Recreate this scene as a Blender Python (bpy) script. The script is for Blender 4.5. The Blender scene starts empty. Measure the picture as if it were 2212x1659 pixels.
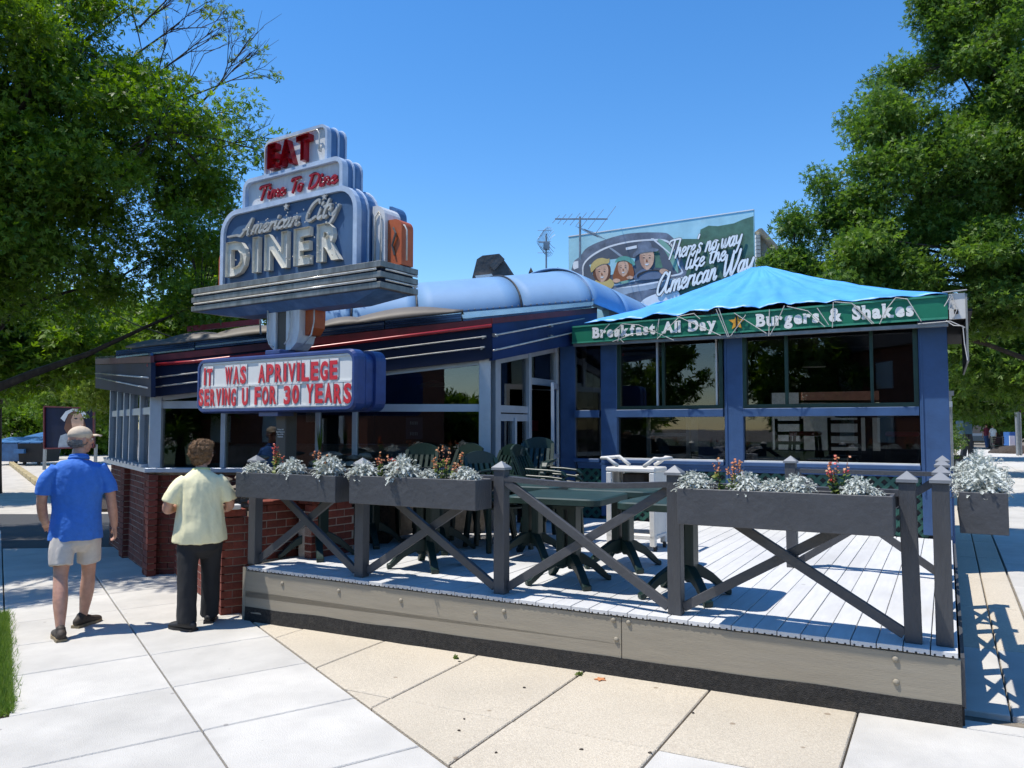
import bpy, bmesh, math, random
import numpy as np
from mathutils import Vector, Matrix, noise
rad = math.radians
S = bpy.context.scene
C = S.collection
# ---------------------------------------------------------------- camera, sky, sun, exposure
FPX, CX, CY, HZ, CAMZ = 1690.0, 1106.0, 829.5, 922.0, 1.68
PITCH = math.atan((HZ - CY) / FPX)
cam_d = bpy.data.cameras.new("camera"); cam = bpy.data.objects.new("camera", cam_d); C.objects.link(cam)
cam_d.sensor_width = 36; cam_d.lens = FPX / 2212 * 36; cam_d.clip_end = 2000; cam_d.clip_start = 0.05
cam.location = (0, 0, CAMZ); cam.rotation_euler = (math.pi / 2 + PITCH, 0, 0)
S.camera = cam
SUN_EL = rad(67.5); SUN_H = Vector((-0.985, -0.13, 0)).normalized()      # horizontal direction towards the sun
to_sun = Vector((SUN_H.x * math.cos(SUN_EL), SUN_H.y * math.cos(SUN_EL), math.sin(SUN_EL)))
W = bpy.data.worlds.new("World"); S.world = W; W.use_nodes = True
wn = W.node_tree; wn.nodes.clear()
sky = wn.nodes.new('ShaderNodeTexSky'); sky.sky_type = 'NISHITA'; sky.sun_disc = False
sky.sun_elevation = SUN_EL; sky.sun_rotation = math.atan2(to_sun.x, to_sun.y)
sky.air_density = 1.1; sky.dust_density = 0.05; sky.ozone_density = 4.0; sky.altitude = 80
bg = wn.nodes.new('ShaderNodeBackground'); bg.inputs[1].default_value = 0.118
wo = wn.nodes.new('ShaderNodeOutputWorld')
hsv = wn.nodes.new('ShaderNodeHueSaturation'); hsv.inputs['Saturation'].default_value = 1.28; hsv.inputs['Value'].default_value = 1.46; hsv.inputs['Hue'].default_value = .503
wn.links.new(sky.outputs[0], hsv.inputs['Color']); wn.links.new(hsv.outputs[0], bg.inputs[0]); wn.links.new(bg.outputs[0], wo.inputs[0])
sl = bpy.data.lights.new("sun", 'SUN'); sl.energy = 5.0; sl.angle = rad(0.53); sl.color = (1, 0.95, 0.86)
so = bpy.data.objects.new("sun", sl); C.objects.link(so); so.location = (-20, -10, 30)
so.rotation_euler = to_sun.to_track_quat('Z', 'Y').to_euler()
S.view_settings.view_transform = 'Standard'; S.view_settings.look = 'None'
S.view_settings.exposure = 0.24; S.view_settings.gamma = 1; S.view_settings.use_curve_mapping = False
S.cycles.max_bounces = 7; S.cycles.transparent_max_bounces = 16; S.cycles.diffuse_bounces = 3; S.cycles.glossy_bounces = 3
S.cycles.caustics_reflective = False; S.cycles.caustics_refractive = False; S.cycles.use_denoising = True

# ---------------------------------------------------------------- measuring helpers (photo pixel -> place)
cp, sp = math.cos(PITCH), math.sin(PITCH)
def ray(u, v):
    x = (u - CX) / FPX; y = (CY - v) / FPX
    return Vector((x, cp - y * sp, sp + y * cp))
def atY(u, v, Y):
    r = ray(u, v); t = Y / r.y
    return Vector((r.x * t, Y, CAMZ + r.z * t))
def gz(x):
    return 0.0150 * (min(max(x, -9.0), 7.0) - 2.5)
def G(u, v):
    r = ray(u, v); z = 0
    for _ in range(12):
        t = (z - CAMZ) / r.z; z = gz(r.x * t)
    return Vector((r.x * t, r.y * t, z))
def atZ(u, v, z):
    r = ray(u, v); t = (z - CAMZ) / r.z
    return Vector((r.x * t, r.y * t, z))
class Fr:                                   # an upright frame: x along a wall, y into it, z up
    def __init__(s, x, y, deg, z=0):
        s.o = Vector((x, y, z)); a = rad(deg); s.deg = deg
        s.M = Matrix.Translation(s.o) @ Matrix.Rotation(a, 4, 'Z'); s.I = s.M.inverted()
    def hit(s, u, v, y=0):
        c = s.I @ Vector((0, 0, CAMZ)); r = s.I.to_3x3() @ ray(u, v)
        t = (y - c.y) / r.y
        return (c.x + r.x * t, c.z + r.z * t)
    def loc(s, p): return s.I @ Vector(p)
    def P(s, x, y, z): return s.M @ Vector((x, y, z))
TH = 29.0
B = Fr(2.53, 4.49, -TH)                     # deck frame: origin at the deck's near right corner
SG = Fr(-2.345, 8.465, -33.0)                 # pylon sign frame

# ---------------------------------------------------------------- mesh builder
class MB:
    def __init__(s, T=None): s.v = []; s.f = []; s.m = []; s.T = T.M if isinstance(T, Fr) else (T or Matrix()); s.mi = 0
    def _add(s, vs, fs):
        b = len(s.v); s.v += [s.T @ Vector(v) for v in vs]
        s.f += [tuple(i + b for i in f) for f in fs]; s.m += [s.mi] * len(fs)
        return s
    def box(s, x0, x1, y0, y1, z0, z1):
        return s._add([(x0,y0,z0),(x1,y0,z0),(x1,y1,z0),(x0,y1,z0),(x0,y0,z1),(x1,y0,z1),(x1,y1,z1),(x0,y1,z1)],
            [(3,2,1,0),(4,5,6,7),(0,1,5,4),(1,2,6,5),(2,3,7,6),(3,0,4,7)])
    def hexa(s, p8): return s._add(p8, [(3,2,1,0),(4,5,6,7),(0,1,5,4),(1,2,6,5),(2,3,7,6),(3,0,4,7)])
    def prism(s, poly, y0, y1):             # polygon in x,z pushed along y
        n = len(poly); vs = [(x, y0, z) for x, z in poly] + [(x, y1, z) for x, z in poly]
        return s._add(vs, [tuple(range(n)), tuple(range(2*n-1, n-1, -1))] + [(i, i+n, (i+1) % n + n, (i+1) % n) for i in range(n)])
    def slab(s, poly, z0, z1):              # polygon in x,y pushed along z ; z may be functions
        n = len(poly); f0 = z0 if callable(z0) else (lambda x, y: z0); f1 = z1 if callable(z1) else (lambda x, y: z1)
        vs = [(x, y, f0(x, y)) for x, y in poly] + [(x, y, f1(x, y)) for x, y in poly]
        return s._add(vs, [tuple(range(n-1, -1, -1)), tuple(range(n, 2*n))] + [(i, (i+1) % n, (i+1) % n + n, i+n) for i in range(n)])
    def bar(s, p, q, w, h, up=(0,0,1)):     # square bar between two points
        p, q = Vector(p), Vector(q); d = (q - p).normalized(); u = Vector(up)
        a = d.cross(u); a = a.normalized() if a.length > 1e-4 else Vector((1,0,0)); c = a.cross(d).normalized()
        a *= w/2; c *= h/2
        return s._add([p-a-c, p+a-c, p+a+c, p-a+c, q-a-c, q+a-c, q+a+c, q-a+c], [(0,1,2,3),(7,6,5,4),(0,4,5,1),(1,5,6,2),(2,6,7,3),(3,7,4,0)])
    def tube(s, pts, r, n=8, caps=True, closed=False):
        pts = [Vector(p) for p in pts]; k = len(pts); rs = r if isinstance(r, (list, tuple)) else [r]*k
        vs = []; ref = None
        for i in range(k):
            if closed: t = pts[(i+1) % k] - pts[i-1]
            else: t = pts[min(i+1, k-1)] - pts[max(i-1, 0)]
            t = t.normalized() if t.length > 1e-9 else Vector((0,0,1))
            if ref is None: ref = Vector((0,0,1)) if abs(t.z) < .9 else Vector((1,0,0))
            a = ref - t * ref.dot(t); a = a.normalized() if a.length > 1e-6 else t.orthogonal().normalized()
            ref = a; c = t.cross(a)
            for j in range(n):
                an = 2*math.pi*j/n; vs.append(pts[i] + a*math.cos(an)*rs[i] + c*math.sin(an)*rs[i])
        fs = []
        for i in range(k if closed else k-1):
            i2 = (i+1) % k
            for j in range(n): fs.append((i*n+j, i*n+(j+1) % n, i2*n+(j+1) % n, i2*n+j))
        if caps and not closed: fs += [tuple(range(n-1, -1, -1)), tuple(range((k-1)*n, k*n))]
        return s._add(vs, fs)
    def lathe(s, c, prof, n=16):            # prof: (radius, z)
        c = Vector(c); vs = []
        for r_, z in prof:
            for j in range(n): a = 2*math.pi*j/n; vs.append(c + Vector((r_*math.cos(a), r_*math.sin(a), z)))
        fs = [(i*n+j, i*n+(j+1) % n, (i+1)*n+(j+1) % n, (i+1)*n+j) for i in range(len(prof)-1) for j in range(n)]
        fs += [tuple(range(n-1, -1, -1)), tuple(range((len(prof)-1)*n, len(prof)*n))]
        return s._add(vs, fs)
    def ball(s, c, r, seg=12, rings=8, fn=None):
        c = Vector(c); r = r if isinstance(r, (tuple, list)) else (r, r, r); vs = [c + Vector((0, 0, -r[2]))]; fs = []
        for i in range(1, rings):
            ph = -math.pi/2 + math.pi*i/rings
            for j in range(seg):
                a = 2*math.pi*j/seg; d = Vector((math.cos(ph)*math.cos(a), math.cos(ph)*math.sin(a), math.sin(ph)))
                k = fn(d) if fn else 1
                vs.append(c + Vector((d.x*r[0], d.y*r[1], d.z*r[2]))*k)
        vs.append(c + Vector((0, 0, r[2]))); top = len(vs)-1
        for j in range(seg):
            fs.append((0, 1+(j+1) % seg, 1+j)); fs.append((top, top-seg+j, top-seg+(j+1) % seg))
        for i in range(rings-2):
            for j in range(seg): a = 1+i*seg; fs.append((a+j, a+(j+1) % seg, a+seg+(j+1) % seg, a+seg+j))
        return s._add(vs, fs)
    def loft(s, rings, caps=True):          # rings of equal point counts
        n = len(rings[0]); vs = [p for r_ in rings for p in r_]
        fs = [(i*n+j, i*n+(j+1) % n, (i+1)*n+(j+1) % n, (i+1)*n+j) for i in range(len(rings)-1) for j in range(n)]
        if caps: fs += [tuple(range(n-1, -1, -1)), tuple(range((len(rings)-1)*n, len(rings)*n))]
        return s._add(vs, fs)
    def grid(s, rows):                       # rows of points, open sheet
        n = len(rows[0]); vs = [p for r_ in rows for p in r_]
        return s._add(vs, [(i*n+j, i*n+j+1, (i+1)*n+j+1, (i+1)*n+j) for i in range(len(rows)-1) for j in range(n-1)])
    def mesh(s, name, mats, inv=None, smooth=False):
        me = bpy.data.meshes.new(name)
        vs = [tuple((inv @ v) if inv else v) for v in s.v]
        me.from_pydata(vs, [], s.f)
        for m in (mats if isinstance(mats, (list, tuple)) else [mats]): me.materials.append(m)
        if any(s.m): me.polygons.foreach_set('material_index', s.m)
        if smooth: me.polygons.foreach_set('use_smooth', [True]*len(me.polygons))
        me.update(); return me
    def build(s, name, mats, parent=None, smooth=False, bevel=0, thick=0, fix=False):
        inv = parent_inv(parent) if parent else None
        me = s.mesh(name, mats, inv, smooth)
        if fix or bevel:
            bm = bmesh.new(); bm.from_mesh(me)
            if bevel:
                bmesh.ops.remove_doubles(bm, verts=bm.verts, dist=1e-5)
                ed = [e for e in bm.edges if len(e.link_faces) == 2 and e.calc_face_angle(0) > 0.6]
                bmesh.ops.bevel(bm, geom=ed, offset=bevel, segments=1, affect='EDGES', clamp_overlap=True)
            bmesh.ops.recalc_face_normals(bm, faces=bm.faces); bm.to_mesh(me); bm.free()
        o = bpy.data.objects.new(name, me); C.objects.link(o)
        if parent: o.parent = parent
        if thick:
            md = o.modifiers.new("solid", 'SOLIDIFY'); md.thickness = thick
        return o
def wm(o):
    m = o.matrix_basis.copy()
    return wm(o.parent) @ m if o.parent else m
def parent_inv(o): return wm(o).inverted()
def tag(o, label=None, cat=None, group=None, kind=None):
    if label: o['label'] = label
    if cat: o['category'] = cat
    if group: o['group'] = group
    if kind: o['kind'] = kind
    return o
def thing(name, label, cat, loc=(0,0,0), deg=0, group=None, kind=None):
    o = bpy.data.objects.new(name, None); C.objects.link(o); o.empty_display_size = .2
    o.location = loc; o.rotation_euler = (0, 0, rad(deg))
    return tag(o, label, cat, group, kind)
def inst(me, name, parent, M):              # an object sharing a mesh, placed by a world matrix
    o = bpy.data.objects.new(name, me); C.objects.link(o)
    if parent: o.parent = parent; o.matrix_basis = parent_inv(parent) @ M
    else: o.matrix_basis = M
    return o
def copy_tree(o, parent=None):
    c = o.copy(); C.objects.link(c)
    c.parent = parent
    for ch in [x for x in C.objects if x.parent == o]: copy_tree(ch, c)
    return c

# ---------------------------------------------------------------- materials
def mat(name, col, rough=.6, metal=0, var=.12, scale=6, bump=0, bscale=60, col2=None, spec=.5, objrand=0, stretch=(1,1,1), dirt=0, dirtcol=(.05,.04,.03), coat=0, sss=0, spots=None):
    m = bpy.data.materials.new(name); m.use_nodes = True; nt = m.node_tree; nt.nodes.clear(); L = nt.links.new
    out = nt.nodes.new('ShaderNodeOutputMaterial'); b = nt.nodes.new('ShaderNodeBsdfPrincipled'); L(b.outputs[0], out.inputs[0])
    b.inputs['Roughness'].default_value = rough; b.inputs['Metallic'].default_value = metal
    b.inputs['Specular IOR Level'].default_value = spec; b.inputs['Coat Weight'].default_value = coat
    if sss: b.inputs['Subsurface Weight'].default_value = sss; b.inputs['Subsurface Radius'].default_value = (.01,.004,.002)
    tc = nt.nodes.new('ShaderNodeTexCoord'); mp = nt.nodes.new('ShaderNodeMapping'); mp.inputs['Scale'].default_value = stretch
    L(tc.outputs['Object'], mp.inputs[0])
    n1 = nt.nodes.new('ShaderNodeTexNoise'); n1.inputs['Scale'].default_value = scale; n1.inputs['Detail'].default_value = 6; n1.inputs['Roughness'].default_value = .65
    L(mp.outputs[0], n1.inputs[0])
    mx = nt.nodes.new('ShaderNodeMix'); mx.data_type = 'RGBA'
    c2 = col2 or tuple(c*(1-var*2) for c in col); c1 = col if col2 else tuple(min(1, c*(1+var)) for c in col)
    mx.inputs[6].default_value = (*c1, 1); mx.inputs[7].default_value = (*c2, 1)
    mr = nt.nodes.new('ShaderNodeMapRange'); mr.inputs[1].default_value = .3; mr.inputs[2].default_value = .7
    L(n1.outputs[0], mr.inputs[0]); L(mr.outputs[0], mx.inputs[0]); cur = mx.outputs[2]
    if dirt:
        n3 = nt.nodes.new('ShaderNodeTexNoise'); n3.inputs['Scale'].default_value = scale*.35; n3.inputs['Detail'].default_value = 9; n3.inputs['Roughness'].default_value = .7
        L(mp.outputs[0], n3.inputs[0]); r3 = nt.nodes.new('ShaderNodeMapRange'); r3.inputs[1].default_value = .52; r3.inputs[2].default_value = .72; r3.inputs[4].default_value = dirt
        L(n3.outputs[0], r3.inputs[0]); m3 = nt.nodes.new('ShaderNodeMix'); m3.data_type = 'RGBA'; m3.inputs[7].default_value = (*dirtcol, 1)
        L(cur, m3.inputs[6]); L(r3.outputs[0], m3.inputs[0]); cur = m3.outputs[2]
    if spots:
        vo = nt.nodes.new('ShaderNodeTexVoronoi'); vo.inputs['Scale'].default_value = spots[0]; L(tc.outputs['Object'], vo.inputs[0])
        nw = nt.nodes.new('ShaderNodeMapRange'); nw.inputs[1].default_value = spots[1]; nw.inputs[2].default_value = spots[1]*1.5; nw.inputs[3].default_value = .8; nw.inputs[4].default_value = 0; L(vo.outputs['Distance'], nw.inputs[0])
        wn_ = nt.nodes.new('ShaderNodeTexNoise'); wn_.inputs['Scale'].default_value = .9; wn_.inputs['Detail'].default_value = 8; L(tc.outputs['Object'], wn_.inputs[0])
        wr_ = nt.nodes.new('ShaderNodeMapRange'); wr_.inputs[1].default_value = .45; wr_.inputs[2].default_value = .75; wr_.inputs[4].default_value = .45; L(wn_.outputs[0], wr_.inputs[0])
        m5 = nt.nodes.new('ShaderNodeMix'); m5.data_type = 'RGBA'; m5.inputs[7].default_value = (*[c*.62 for c in col], 1); L(cur, m5.inputs[6]); L(wr_.outputs[0], m5.inputs[0])
        m6 = nt.nodes.new('ShaderNodeMix'); m6.data_type = 'RGBA'; m6.inputs[7].default_value = (*spots[2], 1); L(m5.outputs[2], m6.inputs[6]); L(nw.outputs[0], m6.inputs[0]); cur = m6.outputs[2]
    if objrand:
        oi = nt.nodes.new('ShaderNodeObjectInfo'); r2 = nt.nodes.new('ShaderNodeMapRange'); r2.inputs[3].default_value = 1-objrand; r2.inputs[4].default_value = 1+objrand
        L(oi.outputs['Random'], r2.inputs[0]); hs = nt.nodes.new('ShaderNodeHueSaturation'); L(r2.outputs[0], hs.inputs['Value']); L(cur, hs.inputs['Color']); cur = hs.outputs[0]
    L(cur, b.inputs['Base Color'])
    if bump:
        n2 = nt.nodes.new('ShaderNodeTexNoise'); n2.inputs['Scale'].default_value = bscale; n2.inputs['Detail'].default_value = 5
        L(mp.outputs[0], n2.inputs[0]); bp = nt.nodes.new('ShaderNodeBump'); bp.inputs['Strength'].default_value = bump; bp.inputs['Distance'].default_value = .02
        L(n2.outputs[0], bp.inputs['Height']); L(bp.outputs[0], b.inputs['Normal'])
    return m
def glassmat(name, tint, refl=.06, rough=.0):
    m = bpy.data.materials.new(name); m.use_nodes = True; nt = m.node_tree; nt.nodes.clear(); L = nt.links.new
    out = nt.nodes.new('ShaderNodeOutputMaterial'); mx = nt.nodes.new('ShaderNodeMixShader')
    t = nt.nodes.new('ShaderNodeBsdfTransparent'); t.inputs[0].default_value = (*tint, 1)
    g = nt.nodes.new('ShaderNodeBsdfGlossy'); g.inputs['Roughness'].default_value = rough; g.inputs[0].default_value = (.95,.97,1,1)
    fr = nt.nodes.new('ShaderNodeFresnel'); fr.inputs[0].default_value = 1.5
    ad = nt.nodes.new('ShaderNodeMath'); ad.operation = 'ADD'; ad.inputs[1].default_value = refl
    nz = nt.nodes.new('ShaderNodeTexNoise'); nz.inputs['Scale'].default_value = 1.3; bp = nt.nodes.new('ShaderNodeBump'); bp.inputs['Strength'].default_value = .012; bp.inputs['Distance'].default_value = .05
    L(nz.outputs[0], bp.inputs['Height']); L(bp.outputs[0], g.inputs['Normal'])
    L(fr.outputs[0], ad.inputs[0]); L(ad.outputs[0], mx.inputs[0]); L(t.outputs[0], mx.inputs[1]); L(g.outputs[0], mx.inputs[2]); L(mx.outputs[0], out.inputs[0])
    return m
def leafmat(name, c1, c2, trans=.35, rough=.5, spec=.35):
    m = bpy.data.materials.new(name); m.use_nodes = True; nt = m.node_tree; nt.nodes.clear(); L = nt.links.new
    out = nt.nodes.new('ShaderNodeOutputMaterial'); b = nt.nodes.new('ShaderNodeBsdfPrincipled'); b.inputs['Roughness'].default_value = rough; b.inputs['Specular IOR Level'].default_value = spec
    at = nt.nodes.new('ShaderNodeAttribute'); at.attribute_name = 'tint'
    mx = nt.nodes.new('ShaderNodeMix'); mx.data_type = 'RGBA'; mx.inputs[6].default_value = (*c1, 1); mx.inputs[7].default_value = (*c2, 1)
    L(at.outputs['Fac'], mx.inputs[0]); L(mx.outputs[2], b.inputs['Base Color'])
    tr = nt.nodes.new('ShaderNodeBsdfTranslucent'); hs = nt.nodes.new('ShaderNodeHueSaturation'); hs.inputs['Value'].default_value = 1.5; hs.inputs['Saturation'].default_value = 1.1
    L(mx.outputs[2], hs.inputs['Color']); L(hs.outputs[0], tr.inputs[0])
    ms = nt.nodes.new('ShaderNodeMixShader'); ms.inputs[0].default_value = trans
    L(b.outputs[0], ms.inputs[1]); L(tr.outputs[0], ms.inputs[2]); L(ms.outputs[0], out.inputs[0])
    return m
K = {}
K['concrete'] = mat('concrete', (.545,.52,.475), .85, var=.07, scale=2.2, bump=.4, bscale=150, objrand=.06, dirt=.45, dirtcol=(.37,.355,.33), spots=(3.2, .035, (.28,.26,.24)))
K['tan'] = mat('aggregate', (.56,.49,.385), .85, var=.12, scale=70, bump=.5, bscale=120, objrand=.06, dirt=.35, dirtcol=(.40,.32,.23), spots=(2.7, .04, (.25,.19,.13)))
K['joint'] = mat('joint soil', (.20,.17,.13), .95, var=.3, scale=8, bump=.5, bscale=50)
K['asphalt'] = mat('asphalt', (.055,.055,.058), .85, var=.2, scale=40, bump=.4, bscale=150)
K['curb'] = mat('yellow curb paint', (.40,.31,.15), .8, var=.2, scale=9, dirt=.5, dirtcol=(.3,.27,.22))
K['oldcon'] = mat('old concrete', (.48,.44,.38), .88, var=.12, scale=3, bump=.3, bscale=120)
K['deckboard'] = mat('composite deck board', (.60,.60,.60), .6, var=.05, scale=3, bump=.1, bscale=90, objrand=.045, stretch=(8,1,8), dirt=.15, dirtcol=(.44,.44,.45), spots=(2.1,.03,(.35,.34,.33)))
K['fascia'] = mat('weathered fascia board', (.30,.262,.20), .7, var=.06, scale=2, bump=.12, bscale=18, stretch=(1,3,12), dirt=.25, dirtcol=(.3,.28,.25))
K['mesh'] = mat('black skirt mesh', (.03,.028,.027), .9, var=.4, scale=50, bump=1, bscale=160, dirt=.35, dirtcol=(.11,.09,.07))
K['grey'] = mat('charcoal grey paint', (.060,.062,.068), .5, var=.08, scale=5, bump=.3, bscale=22, objrand=.08, stretch=(1,5,1), dirt=.2, dirtcol=(.085,.085,.088))
K['greyv'] = mat('charcoal grey post paint', (.062,.064,.070), .5, var=.08, scale=5, bump=.25, bscale=22, objrand=.08, stretch=(5,5,1))
K['greycap'] = mat('post cap paint', (.20,.21,.225), .4, var=.06, scale=9)
K['green'] = mat('dark green resin', (.006,.023,.018), .42, var=.12, scale=4, bump=.05, bscale=30, objrand=.15)
K['lattice'] = mat('lattice green', (.016,.085,.062), .5, var=.15, scale=4)
K['greentop'] = mat('faded green resin', (.022,.050,.043), .42, var=.2, scale=3, dirt=.35, dirtcol=(.11,.15,.14))
K['brick'] = mat('red brick', (.205,.045,.027), .85, var=.22, scale=14, bump=.4, bscale=90, objrand=.22)
K['mortar'] = mat('mortar', (.44,.37,.30), .95, var=.15, scale=20, bump=.4, bscale=100)
K['blue'] = mat('enclosure blue paint', (.036,.086,.20), .5, var=.10, scale=4, bump=.1, bscale=30, dirt=.15, dirtcol=(.05,.10,.20))
K['navy'] = mat('navy fascia', (.0045,.011,.040), .6, spec=.3, var=.2, scale=1.6, dirt=.2, dirtcol=(.02,.05,.14))
K['navy2'] = mat('blue fascia', (.008,.028,.115), .5, spec=.35, var=.2, scale=1.6, dirt=.3, dirtcol=(.015,.09,.33))
K['redtrim'] = mat('red trim', (.40,.025,.03), .3, var=.12, scale=5)
K['maroon'] = mat('shaded red trim', (.12,.012,.018), .5, var=.2, scale=5)  # trim red darkened so the colour holds the band's shade
K['alu'] = mat('window aluminium', (.46,.50,.56), .38, metal=.35, var=.06, scale=5)
K['chrome'] = mat('polished trim', (.5,.55,.62), .22, metal=1, var=.1, scale=3, bump=.08, bscale=6)
K['darkchrome'] = mat('dark polished trim', (.05,.085,.16), .25, metal=.7, var=.35, scale=2, stretch=(1,1,6))
K['neon'] = mat('neon tube', (.62,.60,.55), .15, var=.15, scale=10)
K['barrel'] = mat('brushed steel barrel', (.16,.30,.50), .6, metal=.0, var=.05, scale=1.5, bump=.03, bscale=5, dirt=.12, dirtcol=(.25,.38,.55), spec=.25)  # blue of the reflected sky is put into the base colour
K['seam'] = mat('black seam', (.015,.02,.03), .6)
K['tanroof'] = mat('tan roof panel', (.125,.108,.09), .6, var=.12, scale=2, dirt=.35, dirtcol=(.15,.13,.11))
K['black'] = mat('black', (.012,.012,.014), .7)
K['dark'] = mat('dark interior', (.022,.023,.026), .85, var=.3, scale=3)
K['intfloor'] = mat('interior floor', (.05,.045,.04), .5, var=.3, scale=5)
K['white'] = mat('white paint', (.74,.74,.72), .4, var=.05, scale=6)
K['plastic'] = mat('off white plastic', (.62,.60,.56), .5, var=.06, scale=6)
K['wframe'] = mat('dark green window frame', (.012,.04,.028), .4, var=.2, scale=6)
K['band'] = mat('green awning band', (.010,.165,.088), .42, var=.08, scale=3, dirt=.15, dirtcol=(.03,.2,.12))
K['bandrim'] = mat('light green rim', (.05,.27,.17), .4)
K['letter'] = mat('white letter', (.8,.8,.77), .5, var=.04)
K['gold'] = mat('gold star', (.72,.36,.03), .45, var=.15, scale=10)
K['rope'] = mat('rope', (.55,.53,.5), .8)
K['tarp'] = mat('blue tarp', (.085,.36,.80), .45, var=.09, scale=2.2, bump=.3, bscale=9)
K['signblue'] = mat('faded sign blue', (.055,.14,.31), .4, var=.15, scale=4, dirt=.45, dirtcol=(.25,.37,.58), stretch=(2.5,2.5,.6))
K['signdeep'] = mat('sign face blue', (.045,.105,.215), .5, var=.12, scale=2, dirt=.2, dirtcol=(.14,.22,.38))
K['signrim'] = mat('chalky sign rim', (.45,.55,.70), .45, var=.1, scale=5, dirt=.6, dirtcol=(.14,.26,.48))
K['signwhite'] = mat('white enamel', (.66,.67,.68), .4, var=.07, scale=7, dirt=.45, dirtcol=(.38,.33,.28), stretch=(3,3,.7))
K['signorange'] = mat('faded orange enamel', (.47,.10,.025), .5, var=.15, scale=5, dirt=.3, dirtcol=(.5,.2,.09))
K['signred'] = mat('red enamel', (.33,.006,.014), .3, var=.12, scale=8)
K['signletter'] = mat('aged cream enamel', (.68,.66,.58), .45, var=.08, scale=9, dirt=.35, dirtcol=(.4,.33,.24))
K['signgrey'] = mat('silver script', (.42,.43,.42), .45, var=.15, scale=12, dirt=.4, dirtcol=(.2,.15,.1))
K['signsteel'] = mat('streaked steel', (.22,.225,.22), .4, metal=.4, var=.25, scale=3, stretch=(3,3,1), dirt=.85, dirtcol=(.05,.055,.055))
K['pole'] = mat('brown pole', (.065,.055,.045), .55, var=.1, scale=5)
K['rbblue'] = mat('cabinet blue', (.022,.05,.19), .38, var=.15, scale=5, dirt=.3, dirtcol=(.08,.14,.34))
K['rbface'] = mat('reader face', (.72,.72,.70), .35, var=.03, scale=3)
K['rbred'] = mat('reader letter red', (.62,.012,.03), .35, var=.06)
K['skin'] = mat('skin', (.50,.27,.19), .5, var=.12, scale=14, bump=.1, bscale=90, sss=.1, dirt=.25, dirtcol=(.5,.2,.14))
K['shirtblue'] = mat('blue polo', (.035,.16,.56), .8, var=.06, scale=30, bump=.5, bscale=22)
K['shirtyel'] = mat('pale yellow polo', (.82,.755,.47), .8, var=.03, scale=30, bump=.3, bscale=12)
K['shorts'] = mat('off white shorts', (.55,.50,.45), .8, var=.05, scale=20, bump=.25, bscale=14)
K['trousers'] = mat('black trousers', (.014,.014,.016), .85, var=.1, bump=.3, bscale=12)
K['shoe'] = mat('brown shoe', (.05,.035,.025), .7, var=.3, scale=30)
K['shoetan'] = mat('tan shoe trim', (.25,.19,.11), .7, var=.2, scale=20)
K['shoeb'] = mat('black shoe', (.012,.011,.012), .6)
K['cap'] = mat('beige cap', (.58,.47,.35), .85, var=.06, scale=12, bump=.15, bscale=30)
K['hairgrey'] = mat('grey hair', (.22,.22,.22), .8, var=.3, scale=60, bump=.8, bscale=90)
K['hairbr'] = mat('light brown hair', (.24,.135,.065), .75, var=.3, scale=40, bump=.6, bscale=80)
K['bark'] = mat('bark', (.055,.042,.032), .95, var=.3, scale=8, bump=1, bscale=20, stretch=(1,1,.3))
K['soil'] = mat('potting soil', (.05,.033,.024), .95, var=.4, scale=30, bump=1, bscale=60)
K['stone'] = mat('ledge stone', (.23,.19,.14), .85, var=.3, scale=6, bump=.5, bscale=30, objrand=.3)
K['steel'] = mat('galvanised', (.3,.31,.32), .45, metal=.6, var=.15, scale=8)
K['rust'] = mat('weathered hood cover', (.10,.09,.085), .75, var=.3, scale=5, bump=.5, bscale=12, dirt=.3, dirtcol=(.2,.18,.17))
K['dumpster'] = mat('dumpster blue', (.04,.14,.32), .45, var=.15, scale=3, dirt=.2, dirtcol=(.1,.12,.14))
K['redstool'] = mat('red vinyl', (.42,.02,.05), .35)
K['redwood'] = mat('red painted wood', (.5,.015,.04), .4)
K['yellowtag'] = mat('yellow tag', (.75,.62,.02), .5)
K['paleboard'] = mat('pale blue board', (.30,.42,.48), .5)
K['leaf'] = leafmat('oak leaf', (.045,.105,.010), (.20,.31,.03), trans=.42)
K['leaf2'] = leafmat('pale leaf', (.09,.15,.02), (.23,.31,.05), trans=.42)
K['leafr'] = leafmat('cool oak leaf', (.046,.106,.017), (.18,.285,.043), rough=.5, trans=.42)
K['silver'] = leafmat('silver leaf', (.42,.45,.40), (.66,.68,.64), trans=.1, rough=.8, spec=.2)
K['stemleaf'] = leafmat('small green leaf', (.07,.13,.03), (.2,.24,.06), trans=.3)
K['redflower'] = leafmat('red and dry bloom', (.55,.03,.05), (.45,.22,.09), trans=.2)
K['grassm'] = leafmat('grass', (.07,.15,.02), (.2,.28,.05), trans=.35)
K['glass'] = glassmat('window glass', (.66,.69,.69), .05)
K['glassd'] = glassmat('dark window glass', (.60,.62,.63), .02)
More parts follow.
